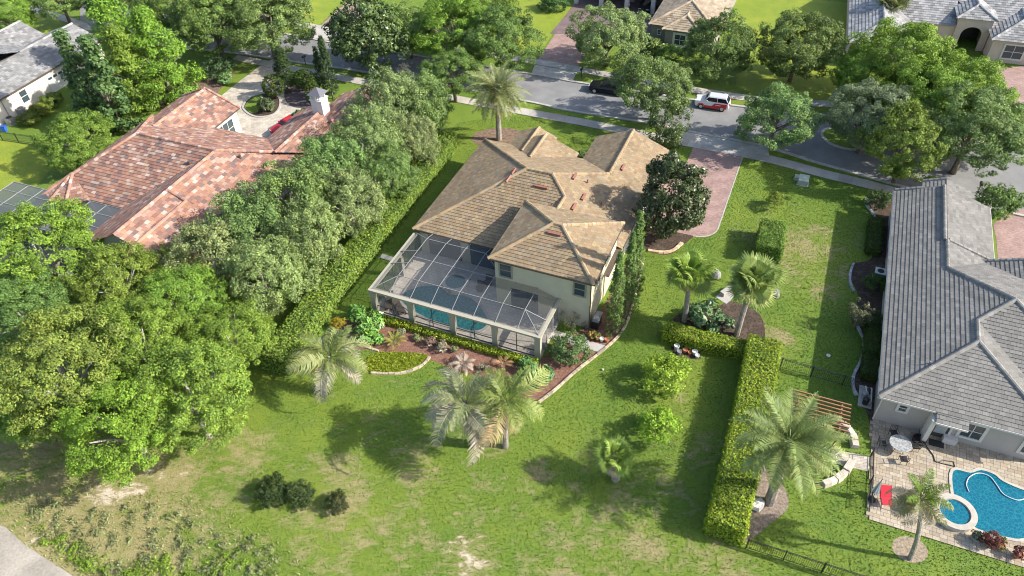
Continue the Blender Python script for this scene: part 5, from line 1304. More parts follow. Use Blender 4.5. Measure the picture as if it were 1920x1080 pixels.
palm('queen_palm', 'drooping grey-green palm beside the yellow ground cover', (606, 738), (622, 668), [(QUEEN, 7, 1.4, 0.6, (0.17, 0.22, 0.07), 1.05), (QUEEN[1:], 7, 0.8, 0.3, (0.25, 0.29, 0.13), 1.4), (QUEEN[1:], 6, 0.4, -0.1, SILVER, 1.4)], 0.2)
palm('queen_palm', 'frost-bitten palm with silvery hanging fronds in the middle of the lawn', (893, 838), (872, 755), [(QUEEN, 6, 1.4, 0.7, (0.20, 0.24, 0.12), 1.05), (QUEEN[1:], 6, 0.9, 0.4, (0.28, 0.285, 0.215), 1.4), (QUEEN[1:], 7, 0.5, -0.1, SILVER, 1.45)], 0.2)
palm('queen_palm', 'greener drooping palm right of the silvery one', (948, 838), (950, 752), [(QUEEN, 8, 1.4, 0.5, (0.18, 0.25, 0.06), 1.05), (QUEEN[1:], 7, 0.8, 0.2, (0.24, 0.29, 0.10), 1.3), (QUEEN[1:], 4, 0.3, -0.3, DRY, 1.25)], 0.18)
palm('queen_palm', 'leaning half-dead palm at the patio edge by the red chair', (1706, 1048), (1728, 935), [(QUEEN[:1], 7, 1.45, 0.9, (0.14, 0.24, 0.03), 0.6), (QUEEN, 7, 0.9, 0.2, (0.22, 0.24, 0.10), 0.75), (QUEEN[1:], 13, 0.3, -0.6, (0.36, 0.33, 0.26), 0.8)], 0.13)
palm('fan_palm', 'fan palm with pale dead skirt in front of the grey roof across the street', (1672, 75), (1664, 8), [(FAN, 22, 1.2, 0.0, (0.2, 0.22, 0.08), 1.2), (FANDEAD, 16, -0.5, -1.2, (0.5, 0.46, 0.4), 1.3)], 0.2)
palm('sago_palm', 'low yellow-green cycad below the taupe house window', (1228, 92), (1228, 84), [(DATE, 30, 0.9, 0.1, (0.22, 0.26, 0.05), 0.42)], 0.25)
palm('bromeliad', 'silvery spidery rosette in the mulch before the pool cage', (868, 690), (868, 682), [(QUEEN[:2], 14, 0.9, 0.1, (0.42, 0.36, 0.32), 0.38)], 0.08)
palm('bromeliad', 'brown spidery rosette beside the cage corner post', (942, 688), (942, 680), [(QUEEN[:1], 10, 0.8, 0.0, (0.45, 0.28, 0.16), 0.30)], 0.08)
palm('grass_clump', 'grassy yellow-green clump in the mulch beside the lime ground cover', (740, 645), (740, 640), [(DATE, 18, 1.3, 0.4, (0.3, 0.32, 0.08), 0.3)], 0.05)
palm('grass_clump', 'pale grassy clump under the drooping palm by the mulch', (660, 632), (660, 626), [(QUEEN, 14, 1.2, 0.2, (0.3, 0.3, 0.17), 0.36)], 0.06)
# ------------------------------------------------------------------ beds, edging
bed = [(627, 608), (690, 588), (712, 592), (1008, 684), (1042, 640), (1092, 618), (1112, 604), (1150, 545), (1186, 470), (1203, 470), (1203, 500), (1190, 560), (1167, 620), (1137, 651), (1083, 693), (1045, 727), (1010, 753), (985, 742), (930, 716), (857, 694), (813, 677), (713, 659), (640, 652)]
sheet('mulch_bed', wpoly(bed), 0.010, MULCH)
sheet('concrete_pad', wpoly([(1037, 618), (1085, 634), (1137, 649), (1127, 662), (1075, 647), (1028, 634)]), 0.035, CONC)
LIMEG = mat('lime_ground_cover', (0.20, 0.24, 0.018), 0.8, 0.2, noise=[(3, 0.2), (18, 0.4)], bump=(22, 1.0, 0.08))
gc = [at(*p) for p in catmull([(692, 668), (740, 660), (803, 667), (785, 684), (745, 697), (690, 696)], True, 4) for p in [p]]
hedge_pts = np.array([p[:2] for p in gc]); NO_GRASS.append(hedge_pts)
def ground_cover(name, label, poly, tint, dens, ls, h, seed, cat='ground cover'):
    rng = np.random.default_rng(seed); poly = np.array([p[:2] for p in poly]); lo, hi = poly.min(0), poly.max(0)
    n = int((hi[0] - lo[0]) * (hi[1] - lo[1]) * dens); X = rng.uniform(lo[0], hi[0], n); Y = rng.uniform(lo[1], hi[1], n); k = inside(poly, X, Y); X, Y = X[k], Y[k]
    c = np.stack([X, Y, rng.uniform(0.02, h, len(X))], 1); nr = unit(np.array([0, 0, 1.0]) + rng.normal(size=c.shape) * 0.6)
    V, F = leaf_quads(c, nr, ls, 0.5, rng); g = rng.uniform(0.7, 1.3, len(c)); y = rng.uniform(-0.1, 0.12, len(c))
    o = link(bpy.data.objects.new(name, np_mesh(name, V, F, LEAF, np.repeat(np.stack([g * (1 + y), g, g * (1 - y)], 1), 4, 0)))); o.color = (*tint, 1)
    return tag(o, label, cat, kind='stuff')
sheet('planting_bed', gc, 0.014, LIMEG)
ground_cover('ground_cover', 'lime-green ground cover in a stone-edged half-moon bed', gc, (0.235, 0.29, 0.022), 260, 0.13, 0.16, 5)
def edging(label, pxs, w=0.22, h=0.16, step=0.5, m=None, tone=(1, 1, 1)):
    """edging laid stone by stone"""
    path = catmull([at(*p)[:2] for p in pxs], n=8); PX = np.array(path)
    d = np.concatenate([[0], np.cumsum(np.linalg.norm(np.diff(PX, axis=0), axis=1))]); t = thing('stone_edging', label, 'edging', (*PX[0], 0))
    n = int(d[-1] / step)
    for i in range(n):
        a, b = i * step, (i + 1) * step - 0.035
        A = np.array([np.interp(a, d, PX[:, 0]), np.interp(a, d, PX[:, 1])]) - PX[0]; B = np.array([np.interp(b, d, PX[:, 0]), np.interp(b, d, PX[:, 1])]) - PX[0]
        tt = (B - A) / np.linalg.norm(B - A); nn = np.array([-tt[1], tt[0]]) * w / 2 * rs.uniform(0.85, 1.1); zz = h * rs.uniform(0.85, 1.12); g = rs.uniform(0.8, 1.2)
        MB().hexa([(*(A + nn), 0), (*(A - nn), 0), (*(B - nn), 0), (*(B + nn), 0), (*(A + nn * 0.8), zz), (*(A - nn * 0.8), zz), (*(B - nn * 0.8), zz), (*(B + nn * 0.8), zz)], (g * tone[0], g * tone[1], g * tone[2])).build('stone', m or STONE, t, cols=True)
    L_, R_ = ribbon(path, w * 1.3); NO_GRASS.append(np.array(L_ + R_[::-1]))
    return t
edging('stone edging curving round the mulch bed towards the cypresses', [(1010, 755), (1045, 728), (1083, 694), (1137, 652), (1167, 621), (1184, 580), (1196, 530), (1206, 490)], tone=(0.95, 1.0, 1.0))
edging('stone edging round the lime half-moon bed', [(806, 670), (788, 688), (748, 701), (690, 700)], tone=(0.95, 1.0, 1.0))
edging('stone edging arching over the top of the lime half-moon bed', [(640, 655), (665, 648), (700, 656), (715, 660)], tone=(1.2, 1.2, 1.2))
edging('curved stone edging under the magnolia', [(1215, 470), (1240, 474), (1262, 470), (1280, 455)], w=0.35, tone=(1.3, 1.2, 1.1))
GREYST = mat('grey_edging', (0.36, 0.36, 0.36), 0.9, 0.2, noise=[(4, 0.2)], attr=True)
edging('serpentine concrete edging at the far corner of the grey house bed', [(1625, 372), (1622, 380), (1634, 398), (1641, 410), (1641, 440), (1640, 470), (1634, 484)], w=0.25, m=GREYST)
edging('serpentine concrete edging round the air conditioner bed', [(1600, 495), (1594, 512), (1594, 532), (1602, 548), (1608, 552)], w=0.25, m=GREYST)
edging('serpentine concrete edging nearest the patio', [(1602, 592), (1602, 602), (1612, 622), (1620, 640), (1617, 665), (1610, 685), (1600, 705), (1600, 730), (1612, 752)], w=0.25, m=GREYST)
sheet('soil_bed', spoly([(1625, 372), (1641, 410), (1641, 440), (1634, 484), (1600, 495), (1594, 520), (1608, 552), (1602, 600), (1620, 640), (1610, 685), (1600, 730), (1620, 760), (1640, 790), (1660, 560), (1668, 470), (1678, 380)]), 0.008, SOIL)
sheet('soil_bed', spoly([(1405, 880), (1420, 865), (1465, 905), (1478, 950), (1440, 985), (1410, 1010), (1392, 1005)]), 0.008, mat('pale_mulch', (0.24, 0.19, 0.15), 0.95, 0.1, noise=[(5, 0.4), (20, 0.3)], bump=(20, 1, 0.05)))
sheet('soil_bed', spoly([(1335, 580), (1372, 565), (1425, 590), (1432, 640), (1395, 640), (1290, 610), (1262, 598), (1300, 578)]), 0.008, SOIL)
sheet('soil_bed', [p for p in spoly([(1206, 460), (1250, 478), (1285, 456), (1310, 430), (1300, 390), (1240, 395)])], 0.008, SOIL)
sheet('soil_bed', [np.append(at(1706, 1030)[:2] + np.array([0.95 * math.cos(t) * 1.2, 0.95 * math.sin(t)]), 0) for t in np.linspace(0, 6.1, 14)], 0.008, mat('tan_mulch', (0.30, 0.24, 0.17), 0.95, 0.1, noise=[(6, 0.4)], bump=(20, 1, 0.05)))
sheet('soil_bed', [np.append(at(935, 258)[:2] + np.array([3.2 * math.cos(t), 2.2 * math.sin(t)]), 0) for t in np.linspace(0, 6.1, 18)], 0.008, mat('brown_mulch', (0.20, 0.14, 0.10), 0.95, 0.1, noise=[(3, 0.4), (12, 0.3)], bump=(20, 1, 0.05)))
# courtyard island with lawn and pale border
isl = catmull([(458, 203), (468, 185), (495, 176), (518, 180), (524, 196), (512, 214), (480, 218)], True, 5)
sheet('courtyard_island', [at(*p) for p in isl], 0.018, SOIL); 
sheet('courtyard_lawn', [at(*p) for p in catmull([(459, 202), (470, 186), (492, 178), (488, 205), (474, 212)], True, 5)], 0.024, LAWN)
ring('island_border', [at(*p)[:2] for p in isl], 0.25, 0.0, 0.09, CONC)['kind'] = 'structure'
sheet('soil_bed', [at(*p) for p in catmull([(537, 165), (565, 158), (600, 172), (612, 192), (585, 204), (548, 200), (534, 185)], True, 4)], 0.020, mat('purple_mulch', (0.12, 0.095, 0.095), 0.95, 0.1, noise=[(4, 0.4)], bump=(18, 1, 0.05)))
sheet('soil_bed', spoly([(300, 200), (330, 165), (380, 150), (440, 135), (415, 165), (398, 185), (380, 170), (320, 200)]), 0.008, mat('reddish_mulch', (0.19, 0.125, 0.10), 0.95, 0.1, noise=[(3, 0.35), (15, 0.3)], bump=(20, 1, 0.05)))
# grassy islands in the street
il = catmull([at(*p)[:2] for p in [(1543, 253), (1556, 243), (1600, 240), (1650, 252), (1640, 272), (1600, 280), (1560, 270)]], True, 5)
sheet('island_lawn', il, 0.10, LAWN, lawn=True); ring('island_kerb', il, 0.3, 0.0, 0.13, KERB)['kind'] = 'structure'

# ------------------------------------------------------------------ patio, pool and furniture of the grey house
po = [m2(0.4, 0.41), m2(0.2, -0.5)] + [p[:2] for p in wpoly([(1634, 845), (1627, 958), (1622, 968), (1670, 987), (1730, 1003), (1800, 1026), (1920, 1063), (2000, 1090)])] + [m2(13.5, -8), m2(13.5, 0.41)]
sheet('patio', po, 0.015, mat('patio_bedding', (0.22, 0.19, 0.16), 0.95, noise=[(3, 0.2)]))
sheet('path', wpoly([(1553, 842), (1632, 856), (1629, 884), (1600, 878), (1560, 868)]), 0.017, PALEPAVE)
pool2 = catmull([at(*p)[:2] for p in [(1787, 884), (1818, 888), (1838, 883), (1863, 891), (1880, 904), (1920, 921), (1975, 935), (1985, 985), (1920, 1010), (1890, 1009), (1857, 1001), (1823, 988), (1800, 960), (1787, 925)]], True, 4)
BLUE = water_mat('blue_pool_water', (0.02, 0.24, 0.30), (0.003, 0.105, 0.160), 5.5)
sc_ = at(1787, 965)[:2]
spa_pts = [sc_ + 1.0 * np.array([math.cos(t), math.sin(t)]) for t in np.linspace(0, 2 * math.pi, 25)[:-1]]
PAVER = mat('patio_paver', (1, 1, 1), 0.85, 0.2, noise=[(0.7, 0.12), (12, 0.12)], attr=True)
def pavers(surface, poly, holes, ang, w, h, pal, zt, n_single=300):
    """separate paving stones: the largest in view as parts, the rest joined"""
    poly = np.array([p[:2] for p in poly]); c0 = poly.mean(0); ex = np.array([math.cos(ang), math.sin(ang)]); ey = np.array([-math.sin(ang), math.cos(ang)])
    L = np.stack([(poly - c0) @ ex, (poly - c0) @ ey], 1); lo, hi = L.min(0), L.max(0); items = []
    r_ = 0; v = lo[1]
    while v < hi[1]:
        u = lo[0] - (r_ % 2) * w / 2
        while u < hi[0]:
            ww = w if rs.random() < 0.7 else w * 0.5
            c = c0 + ex * (u + ww / 2) + ey * (v + h / 2)
            X, Y = np.array([c[0]]), np.array([c[1]])
            if inside(poly, X, Y)[0] and not any(inside(q, X, Y)[0] for q in holes):
                q = proj((*c, 0)); items.append((q[2] if 0 < q[0] < 1920 and 0 < q[1] < 1080 else 999, c, ww))
            u += ww
        v += h; r_ += 1
    items.sort(key=lambda t: t[0]); rest = MB(); pm = {}
    for i, (dd, c, ww) in enumerate(items):
        ci = rs.randrange(len(pal)); k = rs.uniform(0.9, 1.1)
        if i < n_single and dd < 999:
            key = (ci, ww)
            if key not in pm: pm[key] = MB().box(-ww / 2 + 0.008, ww / 2 - 0.008, -h / 2 + 0.008, h / 2 - 0.008, 0, zt, pal[ci]).mesh('paver', PAVER, cols=True)
            o = link(bpy.data.objects.new('paver', pm[key]), surface); o.location = (*c, 0.016 + rs.uniform(0, 0.004)); o.rotation_euler = (0, 0, ang)
        else:
            a, b = ex * (ww / 2 - 0.008), ey * (h / 2 - 0.008); z0, z1 = 0.016, 0.016 + zt + rs.uniform(0, 0.004)
            q = [c - a - b, c + a - b, c + a + b, c - a + b]
            rest.hexa([(*p, z0) for p in q] + [(*p, z1) for p in q], tuple(x * k for x in pal[ci]))
    if rest.v:
        o = rest.build('paving_stones', PAVER, surface, cols=True); o['kind'] = 'stuff'
PALP = [(0.36, 0.295, 0.215), (0.40, 0.335, 0.25), (0.325, 0.26, 0.19), (0.42, 0.36, 0.275), (0.35, 0.30, 0.235)]
spa_big = [sc_ + 1.4 * np.array([math.cos(t), math.sin(t)]) for t in np.linspace(0, 2 * math.pi, 25)[:-1]]
pavers(bpy.data.objects['patio.001'], po, [np.array(pool2), np.array(spa_big)], A2, 0.44, 0.3, PALP, 0.05)
pw = sheet('pool_water', pool2, 0.075, BLUE)
COPING = mat('pool_coping', (0.43, 0.395, 0.33), 0.8, 0.2, noise=[(3, 0.1)])
ring('pool_coping', pool2, 0.2, 0.02, 0.12, COPING)['kind'] = 'structure'
sp2 = thing('raised_spa', 'round raised spa with pale rim overlapping the blue pool', 'hot tub', (*sc_, 0.02))
MB().lathe([(1.38, 0), (1.38, 0.42), (0.98, 0.42), (0.95, 0.3)], n=28).build('rim', COPING, sp2); MB().lathe([(0.94, 0.2), (0.94, 0.33)], n=28).build('water', BLUE, sp2)
# pool cleaner hose floating in an S
HOSE = mat('white_hose', (0.5, 0.56, 0.6), 0.4, 0.4)
hp = catmull([at(*p, 0.12) for p in [(1817, 922), (1812, 908), (1818, 894), (1835, 887), (1855, 893), (1868, 908), (1880, 925), (1898, 935), (1915, 937), (1940, 925)]], n=6)
tag(MB().tube(hp, 0.038, 6).build('pool_hose', HOSE), 'pale blue-white cleaner hose curling across the blue pool', 'hose')
# patio table with chairs
IRON = mat('black_iron', (0.02, 0.02, 0.02), 0.45, 0.5)
TOP = mat('mosaic_table_top', (0.30, 0.30, 0.29), 0.4, 0.4, noise=[(9, 0.45)])
tp = at(1682, 843); tb = thing('patio_table', 'round patterned patio table on the paving near the back door', 'table', (tp[0], tp[1], 0.066))
MB().lathe([(0.75, 0.70), (0.78, 0.72), (0.75, 0.75)], n=24).build('table_top', TOP, tb)
for k in range(4):
    a = k * math.pi / 2 + 0.4; MB().tube([(0.5 * math.cos(a), 0.5 * math.sin(a), 0), (0.25 * math.cos(a), 0.25 * math.sin(a), 0.35), (0.5 * math.cos(a), 0.5 * math.sin(a), 0.7)], 0.025, 5).build('leg', IRON, tb)
def iron_chair(pos, rz, label, s=1.0):
    t = thing('patio_chair', label, 'chair', (*pos, 0.066), rz, 'iron patio chairs', (s, s, s))
    MB().box(-0.24, 0.24, -0.24, 0.24, 0.42, 0.46).build('seat', IRON, t)
    mb = MB().tube([(-0.24, 0.24, 0.44), (-0.25, 0.30, 0.95), (0.25, 0.30, 0.95), (0.24, 0.24, 0.44)], 0.025, 5)
    for x in (-0.12, 0, 0.12): mb.tube([(x, 0.25, 0.46), (x, 0.30, 0.95)], 0.015, 4)
    mb.build('backrest', IRON, t)
    for x in (-0.22, 0.22):
        for y in (-0.22, 0.22): MB().tube([(x, y, 0), (x, y, 0.43)], 0.018, 5).build('leg', IRON, t)
        MB().tube([(x * 1.1, 0.26, 0.66), (x * 1.2, -0.2, 0.66), (x * 1.1, -0.22, 0.44)], 0.018, 5).build('armrest', IRON, t)
for k, (ang, lb) in enumerate([(2.9, 'iron chair at the lawn side of the round patio table'), (-0.1, 'iron chair at the pool side of the round patio table'), (1.5, 'iron chair between the round table and the house wall'), (-1.7, 'iron chair on the near side of the round patio table')]):
    iron_chair((tp[0] + 1.15 * math.cos(ang), tp[1] + 1.15 * math.sin(ang)), ang - math.pi / 2, lb)
# hose reel with hose loops
q = at(1722, 828); hr = thing('hose_reel', 'dark round garden hose reel beside the back door', 'hose reel', (q[0], q[1], 0.066))
MB().lathe([(0.45, 0), (0.5, 0.28), (0.42, 0.3), (0.4, 0.1)], n=18).build('pot', mat('dark_pot', (0.05, 0.035, 0.03), 0.6), hr)
MB().tube([(0.1, -0.1, 0.3), (0.35, -0.6, 0.05), (0.5, -1.3, 0.03), (0.4, -1.8, 0.03), (0.8, -2.0, 0.03), (1.6, -2.3, 0.03), (1.7, -1.9, 0.03), (1.0, -1.75, 0.03), (0.5, -1.9, 0.03)], 0.035, 5).build('hose', IRON, hr)
MB().tube([(0, 0, 0.2), (-0.2, 0.3, 1.2)], 0.02, 5).build('handle', IRON, hr)
q = at(1777, 828); bxs = thing('storage_box', 'pale storage box under the patio window', 'box', (q[0], q[1], 0.066), A2)
MB().box(-0.45, 0.45, -0.3, 0.3, 0, 0.5).build('body', PALETRIM, bxs); MB().box(-0.48, 0.48, -0.33, 0.33, 0.5, 0.57).build('lid', PALETRIM, bxs)
q = m2(4.8, -0.35); tag(MB().box(-0.5, 0.5, -0.3, 0.3, 0, 0.03).build('door_mat', IRON), 'black doormat at the back door step of the grey house', 'mat'); bpy.data.objects['door_mat'].location = (*q, 0.072); bpy.data.objects['door_mat'].rotation_euler = (0, 0, A2)
# red lounge chair, closed parasol, orange stool
RED = mat('red_canvas', (0.55, 0.03, 0.05), 0.8, 0.2, noise=[(6, 0.08)])
q = at(1658, 948); lc = thing('lounge_chair', 'black framed lounge chair with red sling at the patio edge', 'chair', (q[0], q[1], 0.066), R(-10))
MB().hexa([(-0.35, -0.25, 0.40), (0.35, -0.25, 0.40), (0.35, 0.35, 0.48), (-0.35, 0.35, 0.48), (-0.35, -0.25, 0.44), (0.35, -0.25, 0.44), (0.35, 0.35, 0.52), (-0.35, 0.35, 0.52)]).build('seat', RED, lc)
MB().hexa([(-0.35, 0.35, 0.48), (0.35, 0.35, 0.48), (0.35, 0.95, 1.0), (-0.35, 0.95, 1.0), (-0.35, 0.33, 0.53), (0.35, 0.33, 0.53), (0.35, 0.92, 1.05), (-0.35, 0.92, 1.05)]).build('backrest', RED, lc)
for x in (-0.37, 0.37): MB().tube([(x, -0.45, 0), (x, -0.3, 0.42), (x, 0.36, 0.5), (x, 0.97, 1.03)], 0.022, 5).tube([(x, 0.5, 0), (x, 0.1, 0.62), (x, -0.35, 0.60), (x, -0.3, 0.42)], 0.02, 5).build('side_frame', IRON, lc)
q = at(1697, 956); st = thing('orange_stool', 'orange-red stool under the leaning palm', 'stool', (q[0], q[1], 0.066))
MB().lathe([(0.26, 0.42), (0.3, 0.46), (0.26, 0.5)], n=14).build('seat', mat('orange_plastic', (0.55, 0.10, 0.05), 0.5), st)
for k in range(4): MB().tube([(0.2 * math.cos(k * 1.57), 0.2 * math.sin(k * 1.57), 0.43), (0.26 * math.cos(k * 1.57), 0.26 * math.sin(k * 1.57), 0)], 0.02, 5).build('leg', IRON, st)
q = at(1634, 938); ps = thing('closed_parasol', 'closed grey and white striped parasol at the lawn edge of the patio', 'parasol', (q[0], q[1], 0.066))
MB().tube([(0, 0, 0), (0.12, 0.2, 2.3)], 0.025, 6).build('pole', IRON, ps)
mb = MB()
for k in range(8):
    a0, a1 = k * math.pi / 4, (k + 1) * math.pi / 4; c = (0.62, 0.62, 0.62) if k % 2 else (0.25, 0.26, 0.27)
    mb.poly([(0.11, 0.19, 2.2), (0.05 + 0.28 * math.cos(a0), 0.1 + 0.28 * math.sin(a0), 0.9), (0.05 + 0.22 * math.cos((a0 + a1) / 2), 0.1 + 0.22 * math.sin((a0 + a1) / 2), 0.85), (0.05 + 0.28 * math.cos(a1), 0.1 + 0.28 * math.sin(a1), 0.9)], c)
mb.build('canopy', mat('parasol_cloth', (1, 1, 1), 0.9, attr=True), ps, cols=True)
MB().lathe([(0.28, 0), (0.26, 0.08), (0.06, 0.12)], n=14).build('base', IRON, ps)
# planters by the pool
def pot(px, py, r_, h, m, label, plant=None, z=0.066, cat='pot', name='plant_pot'):
    q = at(px, py); t = thing(name, label, cat, (q[0], q[1], z))
    MB().lathe([(r_ * 0.65, 0), (r_ * 0.95, h * 0.75), (r_, h), (r_ * 0.85, h), (r_ * 0.8, h * 0.85)], n=14).build('pot', m, t)
    if plant:
        me_, R0, H0 = proto((plant[0], 0)); o = link(bpy.data.objects.new('plant', me_), t); s = plant[1] / R0; o.scale = (s, s, s); o.location = (0, 0, h + H0 * s * 0.5); o.color = (*plant[2], 1)
    return t
TERRA = mat('terracotta_pot', (0.42, 0.16, 0.085), 0.85, 0.2, noise=[(8, 0.15)]); WPOT = mat('white_pot', (0.55, 0.55, 0.52), 0.7, 0.2, noise=[(8, 0.1)]); GPOT = mat('grey_pot', (0.22, 0.23, 0.22), 0.8, 0.2, noise=[(8, 0.2)])
pot(1827, 1013, 0.35, 0.45, GPOT, 'grey-green pot by the pool, left of the burgundy plant', ('leafy', 0.3, (0.12, 0.15, 0.08)))
pot(1853, 1022, 0.4, 0.4, GPOT, 'pot with a burgundy and green bush at the pool edge', ('bush', 0.62, (0.16, 0.05, 0.04)))
pot(1872, 1026, 0.3, 0.3, TERRA, 'small pot with pale green leaves right of the burgundy plant', ('leafy', 0.42, (0.22, 0.22, 0.06)))
pot(1905, 1044, 0.3, 0.4, TERRA, 'terracotta pot with a burgundy plant in the right near corner', ('leafy', 0.4, (0.16, 0.06, 0.05)))
# seat walls, pergola
SEAT = mat('seat_wall_stone', (0.50, 0.44, 0.36), 0.9, 0.2, noise=[(3, 0.2), (14, 0.15)], attr=True)
for pts, lb in (([(1566, 792), (1585, 803), (1598, 822), (1603, 847)], 'curved seat wall beside the pergola, on the lawn side'), ([(1595, 868), (1583, 888), (1565, 902), (1540, 912)], 'curved seat wall below the paved link, under the palm')):
    t = edging(lb, pts, w=0.55, h=0.45, step=0.55, m=SEAT); t.name = 'seat_wall'; t['category'] = 'wall'
CEDAR = mat('cedar', (0.30, 0.155, 0.085), 0.8, 0.2, noise=[(3, 0.2), (20, 0.2)])
pg = thing('pergola', 'reddish cedar pergola of thin slats half hidden by the date palm', 'pergola', (*at(1536, 774, 2.4)[:2], 0), A2)
for i in range(9): MB().box(-2.1, 2.1, -1.45 + i * 0.36, -1.37 + i * 0.36, 2.4, 2.52).build('slat', CEDAR, pg)
for x in (-1.5, 1.5): MB().box(x - 0.05, x + 0.05, -1.6, 1.6, 2.24, 2.4).build('beam', CEDAR, pg)
for x in (-1.5, 1.5):
    for y in (-1.3, 1.3): MB().box(x - 0.06, x + 0.06, y - 0.06, y + 0.06, 0, 2.24).build('post', CEDAR, pg)

# ------------------------------------------------------------------ fences of thin black pickets
def fence(label, a, b, h=1.2, step=0.13):
    A, B = at(*a)[:2], at(*b)[:2]; L = np.linalg.norm(B - A); rz = math.atan2(*(B - A)[::-1]); t = thing('picket_fence', label, 'fence', (*A, 0), rz)
    me_ = MB().box(-0.009, 0.009, -0.009, 0.009, 0.08, h).mesh('picket', IRON)
    n = int(L / step)
    for i in range(n): o = link(bpy.data.objects.new('picket', me_), t); o.location = (step * (i + 0.5), 0, 0)
    for z in (0.14, h - 0.16, h - 0.03): MB().box(0, L, -0.02, 0.02, z - 0.01, z + 0.01).build('rail', IRON, t)
    for i in range(int(L / 2.4) + 1): MB().box(-0.035 + 2.4 * i, 0.035 + 2.4 * i, -0.035, 0.035, 0, h + 0.08).build('post', IRON, t)
fence('black picket fence running from the hedge end along the near right edge', (1398, 1028), (1625, 1100))
fence('black picket fence between the long hedge and the grey house bed', (1462, 690), (1604, 730), step=0.14)
fence('black picket fence beside the white house', (5, 262), (95, 275), step=0.16)
fence('black picket fence edging the patio by the paved link', (1632, 856), (1628, 960), h=1.0)
GATE = mat('grey_post', (0.24, 0.23, 0.22), 0.7)

# ------------------------------------------------------------------ small things in the yards
q = at(1646, 522); ac = thing('air_conditioner', 'blue-grey air conditioning unit by the grey house wall', 'air conditioner', (q[0], q[1], 0), A2)
MB().box(-0.42, 0.42, -0.42, 0.42, 0.05, 0.85).build('casing', mat('ac_blue', (0.16, 0.20, 0.26), 0.5, 0.4), ac); MB().box(-0.46, 0.46, -0.46, 0.46, 0.85, 0.92).build('lid', WPOT, ac)
MB().lathe([(0.3, 0.921), (0.3, 0.935)], n=16).build('fan_grille', IRON, ac); MB().box(-0.5, 0.5, -0.5, 0.5, 0, 0.05).build('pad', CONC, ac)
for i, (px, py, lb) in enumerate([(44, 214, 'outdoor cooling unit by the white house, farther from the fence'), (23, 232, 'outdoor cooling unit by the white house, nearer the fence')]):
    q = at(px, py); ac = thing('cooling_unit', lb, 'air conditioner', (q[0], q[1], 0), A4)
    MB().box(-0.45, 0.45, -0.45, 0.45, 0.05, 0.9).build('casing', METAL, ac); MB().lathe([(0.36, 0.901), (0.36, 0.93)], n=16).build('fan_grille', IRON, ac); MB().box(-0.5, 0.5, -0.5, 0.5, 0, 0.05).build('pad', CONC, ac)
for px, py, s, lb in ((1505, 344, 1.0, 'larger pale green utility box by the sidewalk'), (1494, 336, 0.55, 'small pale utility box beside the larger one')):
    q = at(px, py); u = thing('utility_box', lb, 'utility box', (q[0], q[1], 0), A1, scale=(s, s, s))
    MB().hexa([(-0.5, -0.45, 0), (0.5, -0.45, 0), (0.5, 0.45, 0), (-0.5, 0.45, 0), (-0.5, -0.45, 0.6), (0.5, -0.45, 0.6), (0.5, 0.45, 0.85), (-0.5, 0.45, 0.85)]).build('cabinet', mat('pale_green_metal', (0.36, 0.40, 0.32), 0.5, 0.4), u); MB().box(-0.6, 0.6, -0.55, 0.55, 0, 0.06).build('pad', CONC, u)
def mailbox(px, py, label):
    q = at(px, py); t = thing('mailbox', label, 'mailbox', (q[0], q[1], 0), A1)
    MB().tube([(0, 0, 0), (0, 0, 1.05)], 0.05, 8).build('post', IRON, t)
    arch = [(-0.14, 1.05), (0.14, 1.05), (0.14, 1.2)] + [(0.14 * math.cos(a), 1.2 + 0.14 * math.sin(a)) for a in np.linspace(0.3, math.pi - 0.3, 5)] + [(-0.14, 1.2)]
    mb = MB(); n = len(arch); mb.poly([(x, -0.28, z) for x, z in arch]); mb.poly([(x, 0.28, z) for x, z in arch][::-1])
    for i in range(n): j = (i + 1) % n; mb.poly([(arch[i][0], -0.28, arch[i][1]), (arch[i][0], 0.28, arch[i][1]), (arch[j][0], 0.28, arch[j][1]), (arch[j][0], -0.28, arch[j][1])])
    mb.build('box', IRON, t)
mailbox(573, 121, 'black mailbox on the verge opposite the courtyard house'); mailbox(1090, 145, 'black mailbox across the street beside the pink driveway'); mailbox(1832, 362, 'black mailbox on the street side of the grey house')
# pile of pots and figures at the lawn hedge
for i, (px, py, r_, h, m, lb) in enumerate([(1268, 655, 0.24, 0.5, WPOT, 'white urn at the left of the pot pile below the short hedge'), (1273, 663, 0.22, 0.35, GPOT, 'grey pot in front of the white urn'), (1284, 660, 0.22, 0.35, TERRA, 'orange terracotta pot in the middle of the pile'), (1291, 652, 0.2, 0.32, TERRA, 'orange terracotta pot at the back of the pile'), (1293, 664, 0.18, 0.28, TERRA, 'small orange pot at the front of the pile'), (1302, 664, 0.24, 0.4, WPOT, 'pale pot at the right end of the pile'), (1307, 670, 0.2, 0.3, WPOT, 'low pale pot beside the lawn shadow')]):
    pot(px, py, r_, h, m, lb, None, 0.0)
sheet('soil_patch', wpoly([(1258, 650), (1275, 645), (1312, 655), (1314, 674), (1285, 672), (1260, 664)]), 0.006, SOIL)
